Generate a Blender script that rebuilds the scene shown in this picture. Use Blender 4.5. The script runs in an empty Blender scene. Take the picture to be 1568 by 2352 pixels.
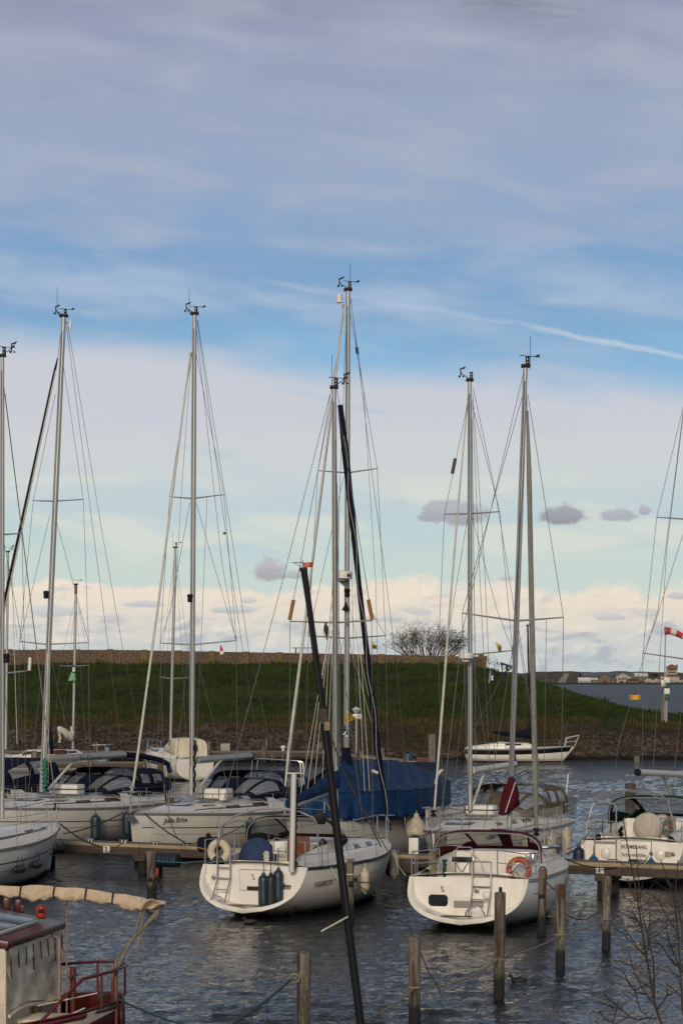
import bpy, bmesh, math, random
from mathutils import Vector, Matrix, noise
V = Vector
R = random.Random(11)
sc = bpy.context.scene
COL = sc.collection
PI = math.pi

# ------------------------------------------------------------------ camera
F, HY, CX, H = 5400.0, 1562.0, 784.0, 6.0     # focal length, horizon and centre in a 1568 x 2352 frame; eye height in metres
cam_d = bpy.data.cameras.new('camera')
cam = bpy.data.objects.new('camera', cam_d); COL.objects.link(cam)
cam.location = (0, 0, H); cam.rotation_euler = (PI / 2, 0, 0)
cam_d.sensor_fit = 'AUTO'; cam_d.sensor_width = 36.0
cam_d.lens = 36.0 * F / 2352.0
cam_d.shift_y = (HY - 1176.0) / 2352.0
cam_d.clip_start = 0.5; cam_d.clip_end = 30000
sc.camera = cam
sc.view_settings.view_transform = 'Standard'; sc.view_settings.look = 'None'
sc.view_settings.gamma = 1.0; sc.view_settings.exposure = 0.0
sc.view_settings.use_curve_mapping = False
sc.cycles.max_bounces = 6; sc.cycles.transparent_max_bounces = 12
sc.cycles.diffuse_bounces = 3; sc.cycles.glossy_bounces = 3
sc.cycles.caustics_reflective = False; sc.cycles.caustics_refractive = False

# ------------------------------------------------------------------ node helper
class NT:
    def __init__(s, nt): s.nt = nt; s.L = nt.links
    def n(s, typ, **kw):
        nd = s.nt.nodes.new(typ)
        for k, v in kw.items(): setattr(nd, k, v)
        return nd
    def put(s, sock, v):
        if isinstance(v, (int, float)): sock.default_value = v
        elif isinstance(v, (tuple, list)):
            sock.default_value = tuple(v) + ((1,) if len(v) == 3 and sock.type == 'RGBA' else ())
        else: s.L.new(v, sock)
    def m(s, op, a, b=0.0, c=None, clamp=False):
        nd = s.n('ShaderNodeMath', operation=op, use_clamp=clamp)
        s.put(nd.inputs[0], a); s.put(nd.inputs[1], b)
        if c is not None: s.put(nd.inputs[2], c)
        return nd.outputs[0]
    def sstep(s, x, a, b):
        nd = s.n('ShaderNodeMapRange', interpolation_type='SMOOTHSTEP')
        s.put(nd.inputs[0], x); s.put(nd.inputs[1], a); s.put(nd.inputs[2], b)
        nd.inputs[3].default_value = 0; nd.inputs[4].default_value = 1
        return nd.outputs[0]
    def mix(s, f, a, b):
        nd = s.n('ShaderNodeMix', data_type='RGBA')
        s.put(nd.inputs[0], f); s.put(nd.inputs[6], a); s.put(nd.inputs[7], b)
        return nd.outputs[2]
    def comb(s, x, y, z):
        nd = s.n('ShaderNodeCombineXYZ')
        s.put(nd.inputs[0], x); s.put(nd.inputs[1], y); s.put(nd.inputs[2], z)
        return nd.outputs[0]
    def noise(s, vec, scale, detail=4.0, rough=0.5, dist=0.0):
        nd = s.n('ShaderNodeTexNoise')
        if vec is not None: s.L.new(vec, nd.inputs['Vector'])
        nd.inputs['Scale'].default_value = scale; nd.inputs['Detail'].default_value = detail
        nd.inputs['Roughness'].default_value = rough; nd.inputs['Distortion'].default_value = dist
        return nd.outputs[0]
    def ramp(s, x, stops, interp='LINEAR'):
        nd = s.n('ShaderNodeValToRGB'); cr = nd.color_ramp; cr.interpolation = interp
        while len(cr.elements) < len(stops): cr.elements.new(0.5)
        for e, (p, c) in zip(cr.elements, stops):
            e.position = p; e.color = tuple(c) + (1,)
        s.put(nd.inputs[0], x)
        return nd.outputs[0]

def lin(r, g, b):
    return tuple((c / 255 / 12.92) if c / 255 <= 0.04045 else ((c / 255 + 0.055) / 1.055) ** 2.4 for c in (r, g, b))

# ------------------------------------------------------------------ sky and sun
SUN_EL, SUN_AZ = math.radians(19), math.radians(188)      # azimuth clockwise from +Y: behind the camera, a little to the left
w = bpy.data.worlds.new('World'); sc.world = w; w.use_nodes = True
nt = NT(w.node_tree); w.node_tree.nodes.clear()
out = nt.n('ShaderNodeOutputWorld')
sky = nt.n('ShaderNodeTexSky', sky_type='NISHITA', sun_disc=False)
sky.sun_elevation = SUN_EL; sky.sun_rotation = SUN_AZ
sky.air_density = 1.0; sky.dust_density = 1.5; sky.ozone_density = 1.5
geo = nt.n('ShaderNodeTexCoord')
sep = nt.n('ShaderNodeSeparateXYZ'); nt.L.new(geo.outputs['Generated'], sep.inputs[0])
sx, sy, sz = sep.outputs
hor = nt.m('SQRT', nt.m('ADD', nt.m('MULTIPLY', sx, sx), nt.m('ADD', nt.m('MULTIPLY', sy, sy), 1e-5)))
el = nt.m('DIVIDE', sz, hor)                              # tangent of the elevation
az = nt.m('ARCTAN2', sx, sy)                              # azimuth
def E(y): return (HY - y) / F
def A(x): return (x - CX) / F
# cloud coordinates, streaks lie nearly flat and dip to the right
tilt = nt.m('ADD', el, nt.m('MULTIPLY', az, 0.10))
pc = nt.comb(az, nt.m('MULTIPLY', tilt, 4.5), 0.0)
n1 = nt.noise(pc, 9.0, 6.0, 0.55, 0.6)
n2 = nt.noise(nt.comb(nt.m('MULTIPLY', az, 1.5), nt.m('MULTIPLY', tilt, 5.5), 3.1), 11.0, 5.0, 0.48, 0.35)
n3 = nt.noise(nt.comb(az, nt.m('MULTIPLY', tilt, 2.2), 7.7), 32.0, 8.0, 0.6, 0.3)
ew = nt.m('ADD', el, nt.m('MULTIPLY', nt.m('SUBTRACT', n1, 0.5), 0.055))
def rp(y): return max(0.0, min(1.0, E(y) / 0.32))
base = nt.ramp(nt.m('DIVIDE', ew, 0.32, clamp=True), [
    (0.0, lin(196, 208, 210)), (rp(1330), lin(204, 219, 212)), (rp(1230), lin(194, 213, 216)), (rp(1080), lin(176, 203, 219)),
    (rp(880), lin(140, 186, 221)), (rp(720), lin(128, 170, 208)), (rp(600), lin(128, 165, 205)), (rp(500), lin(142, 168, 202)),
    (rp(380), lin(154, 171, 199)), (rp(240), lin(155, 167, 194)), (rp(90), lin(152, 161, 186)), (rp(0), lin(150, 156, 178)), (0.93, lin(118, 123, 134)), (1.0, lin(96, 100, 108))])
# high lilac veil
veil = nt.m('MULTIPLY', nt.sstep(n2, 0.34, 0.78), nt.sstep(el, E(880), E(430)))
c = nt.mix(nt.m('MULTIPLY', veil, 0.75), base, lin(176, 182, 200))
veil2 = nt.m('MULTIPLY', nt.sstep(n2, 0.42, 0.72), nt.m('MULTIPLY', nt.sstep(el, E(900), E(770)), nt.sstep(el, E(500), E(640))))
c = nt.mix(nt.m('MULTIPLY', veil2, 0.7), c, lin(174, 194, 218))
# pale sheet with a clear upper edge
edge = nt.m('ADD', nt.m('ADD', E(850), nt.m('MULTIPLY', az, -0.075)), nt.m('MULTIPLY', nt.m('SUBTRACT', n1, 0.5), 0.030))
sheet = nt.m('MULTIPLY', nt.sstep(el, nt.m('ADD', edge, 0.011), nt.m('SUBTRACT', edge, 0.009)), nt.sstep(el, E(1260), E(1010)))
sheet = nt.m('MULTIPLY', sheet, nt.sstep(n2, 0.05, 0.42))
shcol = nt.mix(nt.sstep(el, E(1150), E(900)), lin(216, 219, 214), lin(207, 208, 216))
shcol = nt.mix(nt.m('MULTIPLY', nt.sstep(n2, 0.5, 0.75), 0.5), shcol, lin(198, 203, 219))
c = nt.mix(nt.m('MULTIPLY', sheet, 0.97), c, shcol)
# low pale bands
band = nt.m('MULTIPLY', nt.sstep(n2, 0.45, 0.62), nt.m('MULTIPLY', nt.sstep(el, E(1330), E(1250)), nt.sstep(el, E(1060), E(1130))))
c = nt.mix(nt.m('MULTIPLY', band, 0.7), c, lin(224, 226, 214))
# condensation trail
tr = nt.m('SUBTRACT', el, nt.m('ADD', E(676), nt.m('ADD', nt.m('MULTIPLY', az, -0.165), nt.m('MULTIPLY', nt.m('MULTIPLY', az, az), -0.20))))
tr = nt.m('ADD', tr, nt.m('MULTIPLY', nt.m('SUBTRACT', n3, 0.5), 0.006))
trm = nt.m('MULTIPLY', nt.sstep(nt.m('ABSOLUTE', tr), 0.0019, 0.0001), nt.sstep(az, A(560), A(640)))
trm = nt.m('MULTIPLY', trm, nt.m('MULTIPLY', nt.m('ADD', 0.20, nt.m('MULTIPLY', nt.sstep(az, A(1080), A(1300)), 0.40)), nt.sstep(n3, .15, .50)))
trm = nt.m('MULTIPLY', trm, nt.sstep(az, A(1750), A(1500)))
c = nt.mix(trm, c, lin(206, 214, 226))
# cumulus bank along the horizon
nb = nt.noise(nt.comb(az, nt.m('MULTIPLY', el, 1.6), 1.3), 26.0, 8.0, 0.58, 0.2)
nc = nt.noise(nt.comb(az, nt.m('MULTIPLY', el, 2.3), 5.9), 40.0, 8.0, 0.55, 0.3)
topline = nt.m('ADD', E(1352), nt.m('MULTIPLY', nt.m('SUBTRACT', nb, 0.5), 0.030))
bank = nt.sstep(el, nt.m('ADD', topline, 0.0022), nt.m('SUBTRACT', topline, 0.0022))
bcol = nt.ramp(nt.m('DIVIDE', el, 0.05, clamp=True), [(0.0, lin(196, 206, 208)), (0.3, lin(208, 212, 210)), (0.62, lin(236, 224, 208)), (0.86, lin(246, 230, 212)), (1.0, lin(240, 230, 218))])
grey = nt.m('MULTIPLY', nt.sstep(nc, 0.50, 0.64), nt.sstep(el, E(1380), E(1440)))
bcol = nt.mix(nt.m('MULTIPLY', grey, 0.85), bcol, lin(176, 185, 194))
lit = nt.m('MULTIPLY', nt.sstep(nc, 0.46, 0.34), nt.sstep(el, E(1500), E(1450)))
bcol = nt.mix(nt.m('MULTIPLY', lit, 0.5), bcol, lin(240, 226, 208))
nc2 = nt.noise(nt.comb(nt.m('ADD', az, 0.0022), nt.m('MULTIPLY', nt.m('SUBTRACT', el, 0.0016), 2.3), 5.9), 40.0, 8.0, 0.55, 0.3)
relief = nt.m('SUBTRACT', nc2, nc)
bcol = nt.mix(nt.m('MULTIPLY', nt.sstep(relief, 0.02, 0.16), 0.45), bcol, lin(250, 236, 218))
bcol = nt.mix(nt.m('MULTIPLY', nt.sstep(relief, -0.02, -0.16), 0.45), bcol, lin(188, 194, 200))
c = nt.mix(bank, c, bcol)
# small dark clouds drifting in front
nd_ = nt.noise(nt.comb(az, nt.m('MULTIPLY', el, 1.5), 2.2), 60.0, 9.0, 0.62, 0.3)
for (px, py, rx, ry, k, colr) in ((618, 1312, 44, 25, 1.0, (174, 173, 179)), (672, 1322, 55, 9, .8, (170, 172, 180)), (1055, 1186, 82, 28, .92, (163, 165, 173)), (1290, 1188, 50, 29, 1.0, (152, 154, 162)),
                                  (1418, 1188, 55, 18, .75, (158, 160, 174)), (1474, 1176, 18, 14, .7, (160, 160, 174)), (330, 1390, 60, 10, .8, (186, 190, 196)), (550, 1402, 52, 9, .8, (188, 192, 198)), (920, 1152, 20, 8, .5, (180, 195, 204)),
                                  (960, 1406, 46, 10, .7, (190, 194, 199)), (1400, 1420, 44, 9, .7, (182, 188, 194)), (1165, 1330, 26, 7, .7, (186, 186, 192)), (1545, 1372, 26, 11, .7, (178, 182, 190)), (570, 1380, 20, 7, .7, (188, 190, 196)), (130, 1408, 60, 13, .7, (186, 192, 200))):
    dx = nt.m('DIVIDE', nt.m('SUBTRACT', az, A(px)), rx * .92 / F)
    dy = nt.m('DIVIDE', nt.m('SUBTRACT', el, E(py)), ry * 1.08 / F)
    dyn = nt.m('MULTIPLY', dy, nt.m('ADD', 1.1, nt.m('MULTIPLY', nt.m('SIGN', dy), -0.22)))
    rr = nt.m('SQRT', nt.m('ADD', nt.m('MULTIPLY', dx, dx), nt.m('MULTIPLY', dyn, dyn)))
    rr = nt.m('ADD', rr, nt.m('MULTIPLY', nt.m('SUBTRACT', nd_, 0.5), 2.6))
    mk = nt.m('MULTIPLY', nt.sstep(rr, 1.12, 0.68), k)
    c2 = nt.mix(nt.sstep(dy, -0.5, 0.9), lin(*colr), lin(*[min(255, q + 18) for q in colr]))
    c = nt.mix(mk, c, c2)
bg1 = nt.n('ShaderNodeBackground'); nt.L.new(sky.outputs[0], bg1.inputs[0]); bg1.inputs[1].default_value = 0.06
bg2 = nt.n('ShaderNodeBackground'); nt.L.new(c, bg2.inputs[0]); bg2.inputs[1].default_value = 1.0
mx = nt.n('ShaderNodeMixShader'); mx.inputs[0].default_value = 0.92
nt.L.new(bg1.outputs[0], mx.inputs[1]); nt.L.new(bg2.outputs[0], mx.inputs[2]); nt.L.new(mx.outputs[0], out.inputs[0])
w.cycles.sampling_method = 'MANUAL'; w.cycles.sample_map_resolution = 512

sun_d = bpy.data.lights.new('sun', 'SUN'); sun_d.energy = 2.2; sun_d.angle = math.radians(14); sun_d.color = (1.0, 0.87, 0.70)
sun = bpy.data.objects.new('sun', sun_d); COL.objects.link(sun)
sd = V((math.sin(SUN_AZ) * math.cos(SUN_EL), math.cos(SUN_AZ) * math.cos(SUN_EL), math.sin(SUN_EL)))
sun.rotation_euler = sd.to_track_quat('Z', 'Y').to_euler(); sun.location = (-20, -20, 40)

# ------------------------------------------------------------------ placing: a point seen at (x, y) in the frame, at depth Y or on height z
def at(x, y, Y): return V(((x - CX) * Y / F, Y, H - (y - HY) * Y / F))
def wl(x, y, z=0.0):
    Y = F * (H - z) / (y - HY)
    return at(x, y, Y)

# ------------------------------------------------------------------ materials
MATS = {}
def mat(name, col, rough=0.5, metal=0.0, var=0.0, vscale=3.0, bump=0.0, bscale=20.0, col2=None, coat=0.0, spec=None, stretch=None, alpha=1.0):
    if name in MATS: return MATS[name]
    m = bpy.data.materials.new(name); m.use_nodes = True; MATS[name] = m
    t = NT(m.node_tree); b = m.node_tree.nodes['Principled BSDF']
    b.inputs['Roughness'].default_value = rough; b.inputs['Metallic'].default_value = metal
    b.inputs['Coat Weight'].default_value = coat; b.inputs['Coat Roughness'].default_value = 0.15
    if spec is not None: b.inputs['Specular IOR Level'].default_value = spec
    b.inputs['Alpha'].default_value = alpha
    tc = t.n('ShaderNodeTexCoord'); vec = tc.outputs['Object']
    if stretch:
        mp = t.n('ShaderNodeMapping'); mp.inputs['Scale'].default_value = stretch
        t.L.new(vec, mp.inputs[0]); vec = mp.outputs[0]
    if var > 0 or col2:
        nz = t.noise(vec, vscale, 6.0, 0.6, 0.3)
        dark = col2 if col2 else tuple(c * (1 - var) for c in col)
        cc = t.mix(t.sstep(nz, 0.33, 0.68), dark, col)
        t.L.new(cc, b.inputs['Base Color'])
    else:
        b.inputs['Base Color'].default_value = tuple(col) + (1,)
    if bump > 0:
        bp = t.n('ShaderNodeBump'); bp.inputs['Strength'].default_value = bump; bp.inputs['Distance'].default_value = 0.02
        t.L.new(t.noise(vec, bscale, 4.0, 0.55), bp.inputs['Height']); t.L.new(bp.outputs[0], b.inputs['Normal'])
    return m

def gel_mat(name, c1, c2):
    m = mat(name, c1, 0.32, var=0.1, coat=0.3)
    t = NT(m.node_tree); b = m.node_tree.nodes['Principled BSDF']
    tc = t.n('ShaderNodeTexCoord').outputs['Object']; sp = t.n('ShaderNodeSeparateXYZ'); t.L.new(tc, sp.inputs[0])
    def mp(sc_): q = t.n('ShaderNodeMapping'); q.inputs['Scale'].default_value = sc_; t.L.new(tc, q.inputs[0]); return q.outputs[0]
    c = t.mix(t.sstep(t.noise(mp((.6, 1, 2.0)), 1.4, 5, .6, .3), .35, .7), c2, c1)
    c = t.mix(t.m('MULTIPLY', t.sstep(t.noise(mp((5, 5, .35)), 2.2, 4, .55, .2), .56, .72), .30), c, tuple(k * .62 for k in c2))      # rain streaks
    c = t.mix(t.m('MULTIPLY', t.sstep(t.noise(mp((1.5, 1.5, 5)), 2.6, 6, .65), .62, .70), .35), c, (c2[0] * .55, c2[1] * .55, c2[2] * .55))   # scuffs
    zz = t.m('ADD', sp.outputs[2], t.m('MULTIPLY', t.m('SUBTRACT', t.noise(mp((2, 2, 1)), 2.0, 5, .6), .5), .28))
    c = t.mix(t.m('MULTIPLY', t.sstep(zz, .34, .14), .55), c, (.20, .155, .085))      # scum above the waterline
    t.L.new(c, b.inputs['Base Color']); return m
gel = gel_mat('white gelcoat', (0.81, 0.77, 0.695), (0.73, 0.68, 0.595))
gel_grey = mat('grey white hull', (0.66, 0.63, 0.57), 0.4, var=0.12, vscale=1.3, coat=0.2, stretch=(0.6, 1, 2.5))
deckm = mat('deck paint', (0.75, 0.71, 0.63), 0.6, var=0.13, vscale=4.0, bump=0.08, bscale=60)
alu = mat('anodised mast', (0.39, 0.385, 0.37), 0.42, metal=0.45, var=0.10, vscale=2.0, stretch=(8, 8, 0.5))
alu_w = mat('pale mast', (0.60, 0.58, 0.54), 0.45, metal=0.2, var=0.10, vscale=2.0, stretch=(8, 8, 0.5))
steel = mat('stainless tube', (0.55, 0.54, 0.52), 0.25, metal=0.85, var=0.1, vscale=9)
wire = mat('rigging wire', (0.16, 0.16, 0.155), 0.45, metal=0.3, var=0.2, vscale=4)
rope_w = mat('white rope', (0.62, 0.58, 0.49), 0.85, var=0.25, vscale=9)
rope_d = mat('dark rope', (0.035, 0.033, 0.03), 0.9, var=0.3, vscale=9)
rope_t = mat('tan rope', (0.27, 0.22, 0.14), 0.9, var=0.3, vscale=9)
rope_g = mat('green rope', (0.03, 0.20, 0.13), 0.85, var=0.3, vscale=9)
rope_teal = mat('teal rope', (0.02, 0.075, 0.07), 0.85, var=0.3, vscale=9)
black = mat('black plastic', (0.013, 0.013, 0.014), 0.5, var=0.2, vscale=6, spec=.12)
whitep = mat('white plastic', (0.72, 0.69, 0.63), 0.45, var=0.10, vscale=5)
navy = mat('navy canvas', (0.009, 0.011, 0.030), 0.85, var=0.35, vscale=5, bump=0.25, bscale=14, spec=.12)
blue_tarp = mat('blue tarpaulin', (0.009, 0.042, 0.125), 0.62, var=0.45, vscale=1.6, bump=0.5, bscale=4.0, spec=.12)
blue_cv = mat('blue sail cover', (0.009, 0.036, 0.105), 0.7, var=0.35, vscale=3, bump=0.5, bscale=6, spec=.12)
brown_cv = mat('brown canvas', (0.030, 0.024, 0.019), 0.85, var=0.3, vscale=5, bump=0.25, bscale=14, spec=.12)
tan_cv = mat('tan canvas', (0.150, 0.112, 0.072), 0.85, var=0.25, vscale=5, bump=0.25, bscale=14, spec=.12)
burg_cv = mat('burgundy canvas', (0.085, 0.008, 0.017), 0.8, var=0.35, vscale=5, bump=0.35, bscale=9, spec=.12)
green_cv = mat('green canvas', (0.006, 0.070, 0.045), 0.8, var=0.3, vscale=5, bump=0.25, bscale=14, spec=.12)
dgreen_cv = mat('dark green canvas', (0.006, 0.016, 0.014), 0.85, var=0.3, vscale=5, spec=.12)
cream_cv = mat('cream canvas', (0.64, 0.55, 0.42), 0.8, var=0.22, vscale=4, bump=0.6, bscale=7)
cream_d = mat('weathered cream canvas', (0.74, 0.65, 0.50), 0.85, var=0.22, vscale=2.2, bump=0.5, bscale=5, stretch=(1, 1, .5))
sailcl = mat('sailcloth', (0.56, 0.53, 0.46), 0.7, var=0.2, vscale=6, bump=0.3, bscale=10)
grey_sail = mat('grey furled sail', (0.27, 0.255, 0.225), 0.8, var=0.25, vscale=7, bump=0.3, bscale=10)
glass = mat('dark window', (0.02, 0.021, 0.024), 0.12, var=0.3, vscale=3, coat=0.3)
glass_red = mat('tinted hatch', (0.085, 0.022, 0.03), 0.15, var=0.3, vscale=3, coat=0.3)
wood = mat('varnished teak', (0.20, 0.062, 0.022), 0.4, var=0.4, vscale=4, stretch=(1, 6, 1), coat=0.2)
brownwood = mat('brown painted cabin', (0.13, 0.035, 0.018), 0.5, var=0.3, vscale=5)
dockwood = mat('pale dock edging', (0.38, 0.295, 0.175), 0.75, var=0.25, vscale=2.5, stretch=(.4, 5, 5), bump=0.2, bscale=30)
dockdark = mat('brown dock timber', (0.085, 0.058, 0.045), 0.8, var=0.4, vscale=3, stretch=(.3, 4, 4), bump=0.3, bscale=25)
dockgrey = mat('grey weathered planks', (0.17, 0.145, 0.115), 0.85, var=0.45, vscale=5, stretch=(6, .5, 1), bump=0.3, bscale=25)
darkred = mat('dark red paint', (0.105, 0.014, 0.011), 0.45, var=0.3, vscale=4, coat=0.15)
orange = mat('faded orange plastic', (0.42, 0.085, 0.030), 0.55, var=0.25, vscale=6)
redp = mat('red plastic', (0.42, 0.045, 0.022), 0.4, var=0.15, vscale=6)
yellowp = mat('yellow buoy paint', (0.74, 0.36, 0.012), 0.5, var=0.15, vscale=.5)
fender_w = mat('dirty white fender', (0.60, 0.52, 0.40), 0.5, var=0.30, vscale=5, col2=(0.42, 0.35, 0.26))
fender_b = mat('slate blue fender', (0.017, 0.040, 0.058), 0.42, var=0.25, vscale=5)
fender_g = mat('charcoal fender', (0.030, 0.034, 0.040), 0.42, var=0.25, vscale=5)
fender_blue = mat('bright blue fender', (0.010, 0.075, 0.20), 0.4, var=0.2, vscale=5)
boot = mat('dark antifouling', (0.012, 0.012, 0.016), 0.6, var=0.3, vscale=2)
bootred = mat('dull red antifouling', (0.05, 0.012, 0.014), 0.6, var=0.3, vscale=2)
stripe_b = mat('dark blue stripe', (0.012, 0.030, 0.052), 0.4, var=0.1, vscale=2)
stripe_g = mat('grey rubbing strake', (0.24, 0.23, 0.23), 0.5, var=0.15, vscale=3)
letter = mat('dark lettering', (0.022, 0.022, 0.026), 0.5)
letter_g = mat('grey lettering', (0.16, 0.15, 0.14), 0.5)
letter_w = mat('white lettering', (0.75, 0.73, 0.68), 0.6)

def vinyl():
    m = bpy.data.materials.new('clear vinyl window'); m.use_nodes = True
    t = NT(m.node_tree); b = m.node_tree.nodes['Principled BSDF']; o = m.node_tree.nodes['Material Output']
    b.inputs['Base Color'].default_value = (0.30, 0.305, 0.305, 1); b.inputs['Roughness'].default_value = 0.2
    bp = t.n('ShaderNodeBump'); bp.inputs['Strength'].default_value = .35; bp.inputs['Distance'].default_value = .03; t.L.new(t.noise(t.n('ShaderNodeTexCoord').outputs['Object'], 5, 3, .5, .8), bp.inputs['Height']); t.L.new(bp.outputs[0], b.inputs['Normal'])
    tr = t.n('ShaderNodeBsdfTransparent'); tr.inputs[0].default_value = (0.80, 0.80, 0.80, 1)
    mxs = t.n('ShaderNodeMixShader'); mxs.inputs[0].default_value = 0.45
    t.L.new(tr.outputs[0], mxs.inputs[1]); t.L.new(b.outputs[0], mxs.inputs[2]); t.L.new(mxs.outputs[0], o.inputs[0])
    return m
vin = vinyl()

def pile_mat():
    m = bpy.data.materials.new('weathered pile timber'); m.use_nodes = True
    t = NT(m.node_tree); b = m.node_tree.nodes['Principled BSDF']; b.inputs['Roughness'].default_value = 0.85
    g = t.n('ShaderNodeNewGeometry'); s = t.n('ShaderNodeSeparateXYZ'); t.L.new(g.outputs['Position'], s.inputs[0])
    mp = t.n('ShaderNodeMapping'); mp.inputs['Scale'].default_value = (9, 9, 0.9); t.L.new(g.outputs['Position'], mp.inputs[0])
    nz = t.noise(mp.outputs[0], 2.0, 7, 0.6, 0.6); nf = t.noise(g.outputs['Position'], 14, 6, 0.7)
    c = t.mix(t.sstep(nz, .35, .65), (0.070, 0.052, 0.038), (0.26, 0.222, 0.175))
    c = t.mix(t.m('MULTIPLY', t.sstep(nf, .56, .66), .75), c, (0.035, 0.025, 0.02))
    c = t.mix(t.m('MULTIPLY', t.sstep(t.noise(mp.outputs[0], .9, 4, .5), .53, .60), .9), c, (0.050, 0.018, 0.009))
    zz = t.m('ADD', s.outputs[2], t.m('MULTIPLY', t.m('SUBTRACT', nf, .5), .35))
    oi = t.n('ShaderNodeObjectInfo'); c = t.mix(t.m('MULTIPLY', oi.outputs['Random'], .45), c, (0.045, 0.034, 0.026))
    wet = t.m('MULTIPLY', t.sstep(zz, .85, .5), t.sstep(nf, .4, .6)); c = t.mix(t.m('MULTIPLY', wet, .6), c, (0.035, 0.045, 0.018))
    c = t.mix(t.sstep(zz, .52, .36), c, (0.010, 0.009, 0.008))
    t.L.new(c, b.inputs['Base Color'])
    bp = t.n('ShaderNodeBump'); bp.inputs['Strength'].default_value = .6; bp.inputs['Distance'].default_value = .02
    t.L.new(nz, bp.inputs['Height']); t.L.new(bp.outputs[0], b.inputs['Normal'])
    return m
pilem = pile_mat()

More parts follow.
